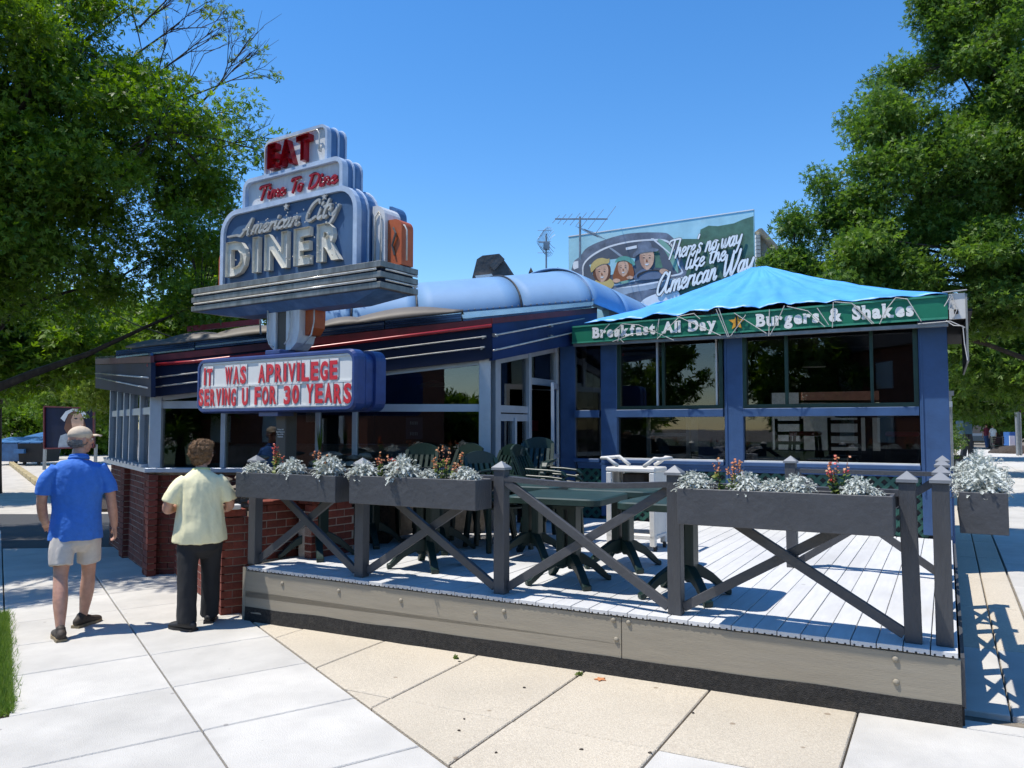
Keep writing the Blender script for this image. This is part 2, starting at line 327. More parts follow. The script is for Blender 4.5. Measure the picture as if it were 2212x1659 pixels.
# ================================================================ GROUND
def clip(poly, p, nrm):                     # keep the side where (q-p).nrm >= 0
    out = []
    for i in range(len(poly)):
        a, b = poly[i], poly[(i+1) % len(poly)]
        da = (a[0]-p[0])*nrm[0]+(a[1]-p[1])*nrm[1]; db = (b[0]-p[0])*nrm[0]+(b[1]-p[1])*nrm[1]
        if da >= 0: out.append(a)
        if da*db < 0: t = da/(da-db); out.append((a[0]+(b[0]-a[0])*t, a[1]+(b[1]-a[1])*t))
    return out
def inset(poly, d):
    n = len(poly); A = sum(poly[i][0]*poly[(i+1) % n][1]-poly[(i+1) % n][0]*poly[i][1] for i in range(n))
    if A < 0: poly = poly[::-1]
    out = poly
    for i in range(n):
        a, b = poly[i], poly[(i+1) % n]; L_ = math.hypot(b[0]-a[0], b[1]-a[1])
        if L_ < 1e-6: continue
        nx, ny = -(b[1]-a[1])/L_, (b[0]-a[0])/L_
        out = clip(out, (a[0]+nx*d, a[1]+ny*d), (nx, ny))
        if len(out) < 3: return []
    return out
g = MB(); xs = [-400, -60, -9, 7, 60, 400]; ys = [-300, -60, 0, 20, 60, 900]
g.grid([[(x, y, gz(x) - .035) for x in xs] for y in ys])
tag(g.build('ground', K['joint']), kind='structure')
sw = thing('sidewalk', None, None, kind='structure')
pavn = 0
def slabpiece(poly, m, parent, top=0.0, gap=.006, deep=.05, name='slab'):
    global pavn
    q = inset(poly, gap)
    if len(q) < 3: return
    q2 = inset(poly, gap+.006); pavn += 1
    jz = (math.sin(pavn*12.9898)*43758.5 % 1)*.004
    b = MB(); n = len(q)
    if len(q2) == n:
        b._add([(x, y, gz(x)-deep) for x, y in q] + [(x, y, gz(x)+top+jz-.006) for x, y in q] + [(x, y, gz(x)+top+jz) for x, y in q2],
            [(i, (i+1) % n, (i+1) % n+n, i+n) for i in range(n)] + [(i+n, (i+1) % n+n, (i+1) % n+2*n, i+2*n) for i in range(n)] + [tuple(range(2*n, 3*n))])
    else: b.slab(q, lambda x, y: gz(x)-deep, lambda x, y: gz(x)+top+jz)
    return b.build(name, m, parent)
Q0 = Vector((-1.78, 4.60)); e1 = Vector((.548, -.836)); e2 = Vector((.836, .548)); PS = .925
deckfront = (B.P(0, 0, 0).to_2d(), B.P(-1, 0, 0).to_2d())
bnrm = (-B.P(0, 1, 0).to_2d() + B.P(0, 0, 0).to_2d())           # outward (towards the street)
for i in range(-14, 6):
    for j in (-1, 0):
        a0, a1 = PS*i, PS*(i+1)
        b0, b1 = ((-.93 if i < -1 else -1.3, 0) if j < 0 else (0, .93))
        poly = [Q0+e1*a0+e2*b0, Q0+e1*a1+e2*b0, Q0+e1*a1+e2*b1, Q0+e1*a0+e2*b1]
        poly = clip([tuple(p) for p in poly], (-20, 11.9), (0, -1))
        if len(poly) > 2: slabpiece(poly, K['concrete'], sw)
# tan exposed-aggregate slabs laid parallel to the deck
an, nn = B.M.to_3x3() @ Vector((1,0,0)), B.M.to_3x3() @ Vector((0,1,0)); an, nn = an.to_2d(), nn.to_2d()
T0 = Vector((.77, 4.24)); bl = Q0 + e2*.935
ts = thing('aggregate_paving', None, None, kind='structure')
gs = thing('concrete_apron', None, None, kind='structure')
rows = [(-1.15, -.02), (-.02, .0)]
for i in range(-9, 6):
    for j in range(-3, 2):
        x0, x1 = .88*i, .88*(i+1); y0, y1 = (-1.05*(-j), -1.05*(-j)+1.05) if j <= 0 else (1.05, 1.3)
        poly = [tuple(T0+an*x0+nn*y0), tuple(T0+an*x1+nn*y0), tuple(T0+an*x1+nn*y1), tuple(T0+an*x0+nn*y1)]
        poly = clip(poly, tuple(bl), tuple(e2))
        poly = clip(poly, tuple(B.P(0, .12, 0).to_2d()), tuple(bnrm))
        if len(poly) < 3: continue
        poly = clip(poly, tuple(B.P(.515, 0, 0).to_2d()), tuple(-B.M.col[0].to_2d()))
        if len(poly) < 3: continue
        grey = (i >= 1) or (i >= 0 and j < 0)
        slabpiece(poly, K['concrete'] if grey else K['tan'], gs if grey else ts)
# right-hand sidewalk and the strip of old pavers beside the deck
rs = thing('side_street_sidewalk', None, None, kind='structure')
for k in range(-3, 40):
    L0 = 1.5*k; L1 = L0+1.5
    for c, (x0, x1) in enumerate(((.52, 2.2), (2.2, 3.9))):
        poly = [tuple(B.P(x, y, 0).to_2d()) for x, y in ((x0, L0), (x1, L0), (x1, L1), (x0, L1))]
        if len(poly) > 2: slabpiece(poly, K['concrete'], rs)
    if k >= 0:
        poly = [tuple(B.P(x, y, 0).to_2d()) for x, y in ((.51, L0+.3), (.51, L1+.3), (.25, L1+.3), (.25, L0+.3))]
        slabpiece(poly, K['tan'] if k else K['concrete'], ts)
        if k < 12:
            poly = [tuple(B.P(x, y, 0).to_2d()) for x, y in ((.25, L0+.3), (.25, L1+.3), (-.15, L1+.3), (-.15, L0+.3))]
            slabpiece(poly, K['tan'] if k else K['concrete'], ts)
# kerb and street on the right, driveway and lot on the left
gsheet_late = []
b = MB(B); b._add([(3.92,-6,-.1),(4.08,-6,-.1),(4.08,90,-.1),(3.92,90,-.1),(3.92,-6,.085),(4.08,-6,.085),(4.08,90,.085),(3.92,90,.085)],[(3,2,1,0),(4,5,6,7),(0,1,5,4),(1,2,6,5),(2,3,7,6),(3,0,4,7)])
tag(b.build('street_kerb', K['oldcon']), kind='structure')
b = MB(B); b.grid([[(4.08,-20,.02),(18,-20,.03)],[(4.08,200,.02),(18,200,.03)]]); tag(b.build('street', K['asphalt']), kind='structure')
b = MB(B); b.grid([[(18.1,-20,.1),(60,-20,.1)],[(18.1,200,.1),(60,200,.1)]]); tag(b.build('far_pavement', K['oldcon']), kind='structure')
def gsheet(name, poly, m, dz=-.006):
    bb = MB(); xs_ = sorted(set([min(p[0] for p in poly), max(p[0] for p in poly)]+[x for x in (-9, 7) if min(p[0] for p in poly) < x < max(p[0] for p in poly)]))
    for xa, xb in zip(xs_, xs_[1:]):
        q = clip(clip(poly, (xa, 0), (1, 0)), (xb, 0), (-1, 0)); bb._add([(x, y, gz(x)+dz) for x, y in q], [tuple(range(len(q)))])
    return tag(bb.build(name, m, fix=False), kind='structure')
gsheet('driveway', [(-40, 11.9), (-6.0, 11.9), (-8.6, 16.8), (-40, 16.8)], K['asphalt'])
gsheet('parking_lot', [(-60, 16.82), (-8.6, 16.82), (-14, 60), (-60, 60)], K['oldcon'])
gsheet('verge', [(-40, 4), (-4.4, 6.1)] + [tuple(Q0+e2*-.95+e1*t) for t in (-1.0, 4.5)] + [(-3, -2), (-40, -2)], K['soil'], -.02)
gsheet('unseen_lawn', [(-80,-12.1),(80,-12.1),(80,-60),(-80,-60)], mat('unseen_lawn', (.045,.07,.02), .95, var=.3), .0)  # unseen dark ground behind the viewpoint, added to darken window reflections
gsheet('left_pavement', [tuple(Q0+e2*-.94+e1*-3.6), tuple(Q0+e2*-.94+e1*-12), (-40, 11.88), (-40, 7.0)], K['concrete'], 0)
b = MB(); b.grid([[(-60,-12,gz(-9)-.005),(-9,-12,gz(-9)-.005),(7,-12,gz(7)-.005),(60,-12,gz(7)-.005)],[(-60,-3,gz(-9)-.005),(-9,-3,gz(-9)-.005),(7,-3,gz(7)-.005),(60,-3,gz(7)-.005)]]); tag(b.build('avenue', K['asphalt']), kind='structure')
# kerb of yellow painted stones by the lot
kb = thing('yellow_kerb', None, None, kind='structure')
pa, pb = atZ(24, 1004, -.17), atZ(96, 1055, -.12)
for i in range(9):
    p = pa.lerp(pb, i/9+.006); q = pa.lerp(pb, (i+1)/9-.006); p.z = q.z = -.09
    MB().bar(p, q, .2, .17).build('kerbstone', K['curb'], kb, bevel=.02)
tag(MB().slab([(-9.2,17.2),(-8.7,17.2),(-11.0,36),(-18,36)], -.2, -.11).build('planting_bed', K['soil']), kind='structure')

# ================================================================ DECK
DZ = .41; DL = 5.655
deck = thing('wooden_deck', 'raised grey board deck with beige fascia filling the corner in front of the diner', 'deck', B.P(0,0,0), -TH)
bw = .1405
def deckend(x):                              # where a board meets the diner's front wall
    if x > -4.97: return 5.0
    return (9.46 - (4.49 + -x*math.sin(rad(TH)))) / math.cos(rad(TH))
nb = int(DL/bw)
for i in range(nb):
    x1 = -.012 - i*bw; x0 = x1 - bw + .006; y1 = min(deckend(x0), deckend(x1))-.02
    jz = (i*7 % 5)*.0008
    MB(B).box(x0, x1, -.03, y1, DZ-.03+jz, DZ+jz).build('board', K['deckboard'], deck, bevel=.002)
MB(B).box(-DL+.01, -.03, .06, 4.7, .0, DZ-.035).build('underside', K['black'], deck)
# groove-ended board edge: black discs stand in for the shade inside its hollows
b = MB(B)
for i in range(nb):
    xc = -.012 - i*bw - bw/2
    for k in (-1, 0, 1): b.tube([(xc+k*.045, -.0315, DZ-.024), (xc+k*.045, -.0285, DZ-.024)], .0062, 8)
b.build('board_end_groove_shade', K['black'], deck)['kind'] = 'stuff'
for (xa, xb, za, zb) in ((-2.02, 0, .105, .372), (-DL, -2.025, .20, .372), (-DL, -2.025, .06, .194)):
    b = MB(B); q = lambda x, z: z
    sk = lambda x: gz(B.P(x, 0, 0).x)
    b.hexa([(xa,-.02,za+sk(xa)*.9),(xb,-.02,za+sk(xb)*.9 if za < .19 else za+sk(xb)*.5),(xb,.02,za),(xa,.02,za),(xa,-.02,zb),(xb,-.02,zb),(xb,.02,zb),(xa,.02,zb)])
    b.build('fascia_board', K['fascia'], deck, bevel=.002)
b = MB(B); N = 60; rws = []
for i in range(N+1):
    x = -DL*i/N; zz = gz(B.P(x, 0, 0).x)
    rws.append([(x, -.035-.02*noise.noise((x*3, 0, 0)), zz-.03), (x, -.028-.02*noise.noise((x*3, 1, 0)), zz+.06), (x, -.024, zz+.125+.01*noise.noise((x*2, 5, 0)))])
b.grid(rws).build('mesh_skirt', K['mesh'], deck, smooth=True)
for (x, z) in ((-.33,.33),(-.33,.20),(-1.97,.345),(-2.08,.35),(-2.06,.22),(-3.2,.27),(-3.9,.29),(-4.55,.30),(-5.2,.3),(-2.95,.31)):
    MB(B).ball((x, -.022, z), (.018,.012,.018), 10, 6).build('bolt', K['fascia'], deck, smooth=True)
b = MB(B); b.box(.0, .02, .0, 4.95, .10, DZ-.03).build('side_fascia', K['grey'], deck)
MB(B).box(-.01, .012, .0, 4.95, -.03, .11).build('side_skirt', K['black'], deck)
MB(B).hexa([(-DL-.04,-.02,-.15),(-DL-.001,-.02,-.15),(-DL-.001,.6,-.15),(-DL-.04,.6,-.15),(-DL-.04,-.02,.40),(-DL-.001,-.02,.40),(-DL-.001,.6,.40),(-DL-.04,.6,.40)]).build('end_board', K['fascia'], deck)
# small leaves and litter on the paving
random.seed(4)
for k in range(16):
    x, y = random.uniform(-1.2, 2.6), random.uniform(3.8, 6.0); p = B.loc((x, y, 0))
    if p.y > -.1: continue
    pts = [(x+math.cos(a)*random.uniform(.006,.013), y+math.sin(a)*random.uniform(.006,.013)) for a in [i*1.05 for i in range(6)]]
    o = MB().slab(pts, gz(x)+.003, gz(x)+.008).build('pebble', K['bark'])
    tag(o, 'small dark pebble or litter lying on the paving in front of the deck', 'pebble', 'litter specks on the paving', 'stuff')
x, y = atZ(862, 1470, 0).to_2d()
p = G(1876/1.4466, 2125/1.4466)
tag(MB().slab([(p.x+math.cos(a)*r_, p.y+math.sin(a)*r_) for a, r_ in [(i*.628, .045 if i % 2 else .022) for i in range(10)]], p.z+.004, p.z+.009).build('fallen_leaf', mat('dry leaf', (.5,.2,.08), .7)), 'small orange-brown dry leaf lying on the tan paving by the skirt', 'leaf')

# ================================================================ FENCE, POSTS, BRACES
fence = thing('deck_fence', 'charcoal wooden fence of capped posts and crossed braces round the deck edge', 'fence', B.P(0,0,DZ), -TH)
def post(x, y, h=.94, w=.092, lean=0):
    b = MB(B); z0, z1 = DZ+.002, DZ+h
    b.hexa([(x-w/2,y-w/2,z0),(x+w/2,y-w/2,z0),(x+w/2,y+w/2,z0),(x-w/2,y+w/2,z0)]+[(x+lean-w/2,y-w/2,z1),(x+lean+w/2,y-w/2,z1),(x+lean+w/2,y+w/2,z1),(x+lean-w/2,y+w/2,z1)])
    o = b.build('post', K['greyv'], fence, bevel=.004); x += lean
    c = MB(B); q = w/2+.012
    c.box(x-q, x+q, y-q, y+q, z1+.001, z1+.018)
    c._add([(x-q,y-q,z1+.019),(x+q,y-q,z1+.019),(x+q,y+q,z1+.019),(x-q,y+q,z1+.019),(x,y,z1+.068)], [(0,1,4),(1,2,4),(2,3,4),(3,0,4)])
    c.build('post_cap', K['greycap'], o)
PX = []
for u, v in ((543,1220),(781,1246),(1083,1282),(1458,1329),(1974,1387)):
    p = B.loc(atZ(u, v, DZ)); PX.append(p.x)
PY = .10
for i, x in enumerate(PX): post(x, PY, lean=-.012 if i == 4 else 0)
xr = -.075; post(xr, PY+.02)
SY = [.98, 2.15, 3.1]
for y in SY: post(xr, y)
def brace(p, q, off, w=.038, h=.062):
    P0, P1 = Vector(p), Vector(q)
    MB(B).bar(P0+Vector(off), P1+Vector(off), w, h).build('brace', K['grey'], fence, bevel=.003)
for i in range(4):
    xa, xb = PX[i]+.046, PX[i+1]-.046
    brace((xa, PY, DZ+.86), (xb, PY, DZ+.05), (0,-.020,0)); brace((xa, PY, DZ+.05), (xb, PY, DZ+.84), (0,.020,0))
    pts = []
    b = MB(B); n = 8
    for k in range(n):
        t0, t1 = k/n, (k+1)/n; s0, s1 = -.028*math.sin(math.pi*t0)*(i == 2), -.028*math.sin(math.pi*t1)*(i == 2)
        b.bar((xa+(xb-xa)*t0, PY, DZ+.875+s0), (xa+(xb-xa)*t1, PY, DZ+.875+s1), .085, .038)
    b.build('top_rail', K['grey'], fence)
ys_ = [PY+.02]+SY
for i in range(3):
    ya, yb = ys_[i]+.046, ys_[i+1]-.046
    brace((xr, ya, DZ+.84), (xr, yb, DZ+.05), (.020,0,0)); brace((xr, ya, DZ+.05), (xr, yb, DZ+.84), (-.020,0,0))
    MB(B).box(xr-.045, xr+.045, ya, yb, DZ+.855, DZ+.89).build('top_rail', K['grey'], fence)
# short return bay near the enclosure
px_, py_ = B.loc(atZ(1708, 990, DZ+.99)).to_2d(); py_ = 2.35; px_ = B.hit(1708, 990, 2.35)[0]
post(px_, py_)
brace((px_+.046, py_, DZ+.84), (xr-.046, py_, DZ+.05), (0,-.02,0)); brace((px_+.046, py_, DZ+.05), (xr-.046, py_, DZ+.82), (0,.02,0))
MB(B).box(px_+.046, xr-.046, py_-.04, py_+.04, DZ+.855, DZ+.89).build('top_rail', K['grey'], fence)

# ================================================================ PLANTER BOXES
def planter(x0, x1, y0, y1, z0, z1, label, side=False):
    o = thing('planter_box', label, 'planter', B.P((x0+x1)/2, (y0+y1)/2, z0), -TH, 'planter boxes hung on the deck fence')
    t = .022
    MB(B).box(x0, x1, y0, y0+t, z0, z1).build('front_board', K['grey'], o, bevel=.003)
    MB(B).box(x0, x1, y1-t, y1, z0, z1).build('back_board', K['grey'], o, bevel=.003)
    MB(B).box(x0+.002, x0+t, y0+t+.001, y1-t-.001, z0, z1-.004).build('end_board', K['grey'], o)
    MB(B).box(x1-t, x1-.002, y0+t+.001, y1-t-.001, z0, z1-.004).build('end_board', K['grey'], o)
    MB(B).box(x0+t+.001, x1-t-.001, y0+t+.002, y1-t-.002, z0+.002, z0+.02).build('bottom_board', K['grey'], o)
    b = MB(B); nx = 14; ny = 5
    b.grid([[(x0+t+(x1-x0-2*t)*i/nx, y0+t+(y1-y0-2*t)*j/ny, z1-.035+.025*noise.noise((x0+i*.7, j*.9, z1))) for i in range(nx+1)] for j in range(ny+1)])
    b.build('soil', K['soil'], o, smooth=True)
    return o
FY = -.20
ax0, ax1 = B.hit(509, 1040, FY)[0], B.hit(724, 1050, FY)[0]
bx0, bx1 = B.hit(754, 1058, FY)[0], B.hit(1027, 1068, FY)[0]
cx0, cx1 = B.hit(1463, 1090, FY)[0], B.hit(1930, 1125, FY)[0]
planter(ax0, ax1, FY, .04, 1.055, 1.275, 'charcoal planter box with red-flowered stalks, leftmost on the fence above the brick pier')
planter(bx0, bx1, FY, .04, 1.06, 1.285, 'charcoal planter box second from the left, its dark right end beside a capped post')
planter(cx0, cx1, FY, .04, 1.055, 1.285, 'longest charcoal planter box, on the fence bay at the right front')
planter(.02, .27, .28, 1.75, 1.045, 1.29, 'charcoal planter box hung outside the right-hand fence, seen end on')

# ================================================================ BRICKWORK
brick_me = {}
def brickmesh(l):
    k = round(l, 3)
    if k not in brick_me:
        b = MB(); b.box(-l/2, l/2, -.05, .05, -.0325, .0325); me = b.mesh('brick', K['brick']); brick_me[k] = me
    return brick_me[k]
def brickface(parent, F, x0, x1, z0, z1, y, top=True, wob=.0):
    """bricks laid on the plane y of frame F, from x0 to x1, z0 to z1 (courses sit on z1 downward)"""
    ch = .0755; n = int(round((z1-z0)/ch)); c0 = z1 - ch*n
    for r in range(n):
        x = x0 + (0 if r % 2 else -.105); zc = c0 + ch*(r+.5)
        while x < x1 - .03:
            a, b_ = max(x, x0), min(x+.20, x1)
            if b_-a > .03:
                M = F.M @ Matrix.Translation(((a+b_)/2, y+.05+random.uniform(-wob, wob), zc)); me = brickmesh(b_-a); inst(me, 'brick', parent, M)
            x += .21
random.seed(2)
wl0 = G(484, 1329); wl1 = G(372, 1238)
angL = math.degrees(math.atan2(wl1.y-wl0.y, wl1.x-wl0.x)); LL = (wl1-wl0).length
FL = Fr(wl1.x, wl1.y, angL+180)              # x runs from far end to the pier, y into the wall (right)
lw = thing('low_brick_wall', 'low red brick wall ending in a pier beside the deck, next to the woman', 'wall', (wl0.x, wl0.y, -.08), 0)
zt = .90
MB(FL).box(0.01, LL-.01, .004, .20, -.2, zt-.08).build('core', K['mortar'], lw)
brickface(lw, FL, 0, LL-.22, -.09, zt-.075, 0, wob=.002)
brickface(lw, FL, LL-.215, LL, -.09, zt-.075, -.03, wob=.002)
FP = Fr(FL.P(LL, 0, 0).x, FL.P(LL, 0, 0).y, angL+180+90)
brickface(lw, FP, -.03, .22, -.09, zt-.075, 0, wob=.001)
for k in range(int(LL/.078)):               # rowlock course on top
    M = FL.M @ Matrix.Translation((LL-.035-k*.0755, .085, zt-.035)) @ Matrix.Rotation(math.pi/2, 4, 'Z')
    o = inst(brickmesh(.20), 'brick', lw, M @ Matrix.Scale(.66, 4, (0,1,0)))
tag(MB(FL).box(LL-.08, LL+.03, .03, .13, zt, zt+.045).build('post_base_cap', K['white'], bevel=.006), 'small white square block standing on the brick pier top', 'block')
# planter wall behind the fence
pw = thing('brick_planter', 'angled red brick planter wall holding stones behind the left fence bays', 'planter', (-1.9, 8.2, .41), 0)
pA, pB, pC = atZ(556, 1092, .93), atZ(700, 1087, .93), atZ(765, 1081, .93)
pB.y += .35; pB.x -= .03
for (p, q) in ((pA, pB), (Vector((pB.x-.05, pB.y-.5, 0)), pC)):
    an_ = math.degrees(math.atan2(q.y-p.y, q.x-p.x)); f = Fr(p.x, p.y, an_); L_ = (q.to_2d()-p.to_2d()).length
    MB(f).box(.0, L_, .005, .19, .3, .86).build('core', K['mortar'], pw)
    brickface(pw, f, 0, L_, .40, .93, 0, wob=.002)
    MB(f).box(0, L_, -.012, .2, .931, .965).build('capping', K['brick'], pw, bevel=.006)
# stones heaped in the planter
rk = thing('stone_pile', 'heap of flat brown ledge stones behind the left planter boxes', 'stones', (-2.2, 8.7, .9), 0)
def stone(c, r):
    b = MB(Matrix.Translation(c) @ Matrix.Rotation(random.uniform(0, 3.1), 4, 'Z') @ Matrix.Rotation(random.uniform(-.15,.15), 4, 'X'))
    sd = random.random()*50
    b.ball((0,0,0), r, 9, 5, fn=lambda d: .85+.3*noise.noise(d*1.6+Vector((sd, 0, 0)))); b.build('stone', K['stone'], rk)
for (u, v, Y, n_, sx) in ((512, 1050, 8.15, 16, .16), (620, 1005, 8.9, 10, .5), (725, 992, 8.8, 15, .28), (800, 1000, 9.0, 8, .3), (660, 1060, 8.6, 14, .5)):
    c = atY(u, v, Y)
    for k in range(n_):
        stone((c.x+random.uniform(-sx, sx), c.y+random.uniform(-.15,.15), c.z+random.uniform(-.22,.10)), (random.uniform(.08,.16), random.uniform(.07,.12), random.uniform(.022,.05)))
MB().box(-3.25, -1.35, 8.6, 9.3, .4, .93).build('soil', K['soil'], pw)
# ================================================================ THE DINER
diner = thing('diner', 'dark blue streamlined diner with aluminium windows, red trim and a steel barrel roof', 'diner', (-2.3, 9.6, 0), 0)
def proj(fr, pts, y=0): return [fr.hit(u, v, y) for u, v in pts]
C1 = Vector((-4.36, 9.55)); C2 = Vector((-.33, 9.50)); C0_ = Vector((-6.25, 12.25))
def frbetween(a, b): return Fr(a.x, a.y, math.degrees(math.atan2(b.y-a.y, b.x-a.x)))
F0 = frbetween(C0_, C1); F1 = frbetween(C1, C2); E2 = B.P(-4.97, 5.03, 0).to_2d(); F2 = frbetween(C2, E2)
L0_, L1_, L2_ = (C1-C0_).length, (C2-C1).length, (E2-C2).length
SILL = 1.16
random.seed(5)
# brick base under the slanting left wall, bricks laid one by one
MB(F0).box(0, L0_, .005, .22, -.35, SILL-.04).build('base_core', K['mortar'], diner)
brickface(diner, F0, 0, L0_, -.18, SILL-.05, 0, wob=.003)
for xp in (L0_*.42, L0_-.16):
    f = Fr(F0.P(xp, -.07, 0).x, F0.P(xp, -.07, 0).y, F0.deg); MB(f).box(.012, .288, .02, .08, -.3, SILL-.06).build('pilaster_core', K['mortar'], diner)
    for r in range(17): inst(brickmesh(.30), 'brick', diner, f.M @ Matrix.Translation((.15, .05, SILL-.09-r*.0755)))
MB(F1).box(0, L1_, .022, .22, -.2, SILL-.03).build('front_base', K['mortar'], diner)
b = MB(F1)
for r in range(17):
    for k in range(6 if r > 9 else 8): b.box(k*.21-(.1 if r % 2 else 0)+.0, k*.21-(.1 if r % 2 else 0)+.2, .004, .02, SILL-.10-r*.0755-.0325, SILL-.10-r*.0755+.0325)
b.build('brickwork', K['brick'], diner)['kind'] = 'stuff'
MB(F2).box(0, 1.0, .02, .2, .35, .42).build('threshold', K['alu'], diner)
def bars(fr, lst, y0=-.04, y1=.05, m='alu', parent=diner, name='window_frame'):
    for (xa, za, xb, zb, w) in lst: MB(fr).bar((xa, (y0+y1)/2, za), (xb, (y0+y1)/2, zb), y1-y0, w, up=(0,1,0)).build(name, K[m], parent)
def vbar(fr, x, z0, z1, w=.06, y0=-.045, y1=.05, m='alu', name='mullion', parent=diner): return MB(fr).box(x-w/2, x+w/2, y0, y1, z0, z1).build(name, K[m], parent, bevel=.003)
def pane(fr, poly, y=.0, m='glass', parent=diner): return MB(fr).prism(poly, y, y+.006).build('pane', K[m], parent, fix=True)
# --- front wall F1
def topz(u): return np.interp(u, [330, 1037], [857, 778])
h = lambda u, v, y=-.04: F1.hit(u, v, y)
zt1 = lambda x: np.interp(x, [0, L1_], [h(335, 856)[1], h(1037, 778)[1]])
MB(F1).box(-.06, L1_+.08, -.10, .06, SILL-.03, SILL+.025).build('sill', K['alu'], diner, bevel=.005)
xm = [h(u, 900)[0] for u in (336, 482, 686, 766, 1047)]
ws = [.14, .055, .055, .06, .14]
for x, w in zip(xm, ws): vbar(F1, x, SILL+.026, zt1(x)+.05, w)
zr1 = h(400, 874)[1]; zr2 = h(900, 881)[1]
bars(F1, [(xm[0]+.07, zr1, xm[1]-.03, zr1, .05), (xm[1]+.03, zr1, xm[2]-.03, zr1, .05), (xm[2]+.03, zr2, xm[3]-.032, zr2, .055), (xm[3]+.032, zr2, xm[4]-.07, zr2, .055)])
bars(F1, [(xm[0]+.07, zt1(xm[0])-.01, xm[4]-.07, zt1(xm[4])-.01, .05)], name='head_frame')
for i in range(4):
    xa, xb = xm[i]+.03, xm[i+1]-.03; zr = zr1 if i < 2 else zr2
    pane(F1, [(xa, SILL+.02), (xb, SILL+.02), (xb, zr), (xa, zr)], .01)
    pane(F1, [(xa, zr), (xb, zr), (xb, zt1(xb)), (xa, zt1(xa))], .004)
# --- slanting left wall F0
zt0 = lambda x: np.interp(x, [0, L0_], [F0.hit(209, 838)[1], F0.hit(320, 858)[1]])
MB(F0).box(-.05, L0_+.03, -.10, .06, SILL-.03, SILL+.025).build('sill', K['alu'], diner)
for k in range(12): MB(F0).box(L0_*k/12+.02, L0_*k/12+.16, -.12, .05, SILL+.026, SILL+.05+.012*(k % 2)).build('sill_block', K['alu'], diner)
xs0 = [.03, L0_*.22, L0_*.40, L0_*.55, L0_*.78, L0_-.05]
for x in xs0: vbar(F0, x, SILL+.052, zt0(x)+.05, .06)
zr0 = 1.88
for i in range(5):
    xa, xb = xs0[i]+.03, xs0[i+1]-.03; bars(F0, [(xa, zr0, xb, zr0, .05)])
    pane(F0, [(xa, SILL+.03), (xb, SILL+.03), (xb, zr0), (xa, zr0)], .01); pane(F0, [(xa, zr0), (xb, zr0), (xb, zt0(xb)), (xa, zt0(xa))], .004)
# --- entry wall F2
h2 = lambda u, v, y=-.02: F2.hit(u, v, y)
x_a, x_b, x_c, x_d = h2(1078,900)[0], h2(1143,900)[0], h2(1203,900)[0], h2(1212, 900)[0]
zt2 = lambda x: np.interp(x, [x_a, x_c], [h2(1078,776)[1], h2(1203,752)[1]])
for x, w in ((x_a-.06, .13), (x_b, .07), (x_c, .09)): vbar(F2, x, .42, zt2(x)+.06, w)
zd = h2(1150, 823)[1]; zr = h2(1108, 884)[1]; zlow = h2(1108, 902)[1]
bars(F2, [(x_b+.035, zd, x_c-.045, zd, .06), (x_a, zr, x_b-.035, zr, .05), (x_a, zlow, x_b-.035, zlow, .035), (x_a, zt2(x_a)-.01, x_c, zt2(x_c)-.01, .06)])
vbar(F2, (x_a+x_b)/2, .45, zlow, .04)
pane(F2, [(x_a, zr), (x_b, zr), (x_b, zt2(x_b)), (x_a, zt2(x_a))], .01); pane(F2, [(x_a, .5), (x_b, .5), (x_b, zlow), (x_a, zlow)], .01)
pane(F2, [(x_b, zd), (x_c, zd), (x_c, zt2(x_c)), (x_b, zt2(x_b))], .01)
# open door, hinged on the right, swung out on to the deck
hp = F2.P(x_c-.06, -.06, 0); Fd = Fr(hp.x, hp.y, -98)
door = MB(Fd).box(0, .06, -.02, .02, .43, zd-.03).box(.78, .84, -.02, .02, .43, zd-.03).box(.061, .779, -.02, .02, zd-.10, zd-.03).box(.061, .779, -.02, .02, .43, .60).box(.061,.779,-.018,.018,1.25,1.31).build('door', K['alu'], diner)
MB(Fd).box(.06, .78, -.003, .003, .60, 1.25).box(.06, .78, -.003, .003, 1.31, zd-.1).build('door_pane', K['glass'], door)
MB(Fd).tube([(.74,-.03,1.3),(.74,-.03,1.42)], .008).build('handle', K['chrome'], door)
MB(F2).tube([(x_c-.05,-.08,zd-.1),(x_c-.4,.25,zd-.09)], .008).build('door_closer', K['steel'], diner)
# --- fascias (navy boards that rise to the right)
def fascia(fr, pts, y, m, th=.05, name='fascia'): return MB(fr).prism([fr.hit(u, v, y) for u, v in pts], y, y+th).build(name, m, diner, fix=True)
fascia(F0, [(206,838),(326,858),(326,782),(206,788)], -.12, K['navy'])
fascia(F1, [(322,858),(1045,777),(1063,772),(1063,705),(322,782)], -.14, K['navy'])
C3 = B.P(-4.6, 5.5, 0).to_2d(); C2b = C2 + Vector((.05, -.2)); FC = frbetween(C2b, C3)
fascia(FC, [(1064,779),(1210,750),(1290,742),(1290,676),(1064,692)], .0, K['navy2'])
fascia(F1, [(318,782),(1062,705),(1062,687),(318,769)], -.16, K['maroon'], .05, 'red_band')
fascia(F0, [(206,787),(325,783),(325,769),(206,775)], -.15, K['maroon'], .04, 'red_band')
fascia(FC, [(1064,699),(1290,676),(1290,664),(1064,687)], -.02, K['maroon'], .03, 'red_band')
def trod(fr, pts, y, r, m, name='neon_tube'):
    P3 = [(*fr.hit(u, v, y), ) for u, v in pts]; return MB(fr).tube([(x, y, z) for x, z in P3], r, 8).build(name, m, diner, smooth=True)
trod(F1, [(318,789),(420,781),(640,756),(860,728),(1062,703)], -.19, .020, K['redtrim'], 'red_roll')
for (a, b_) in (((327,817),(1049,727)), ((325,837),(1046,750))):
    trod(F1, [a, b_, (b_[0]-8, b_[1]+5)], -.20, .010, K['neon'])
for (a, b_) in (((206,806),(320,816)), ((206,815),(318,838))): trod(F0, [a, b_], -.19, .010, K['neon'])
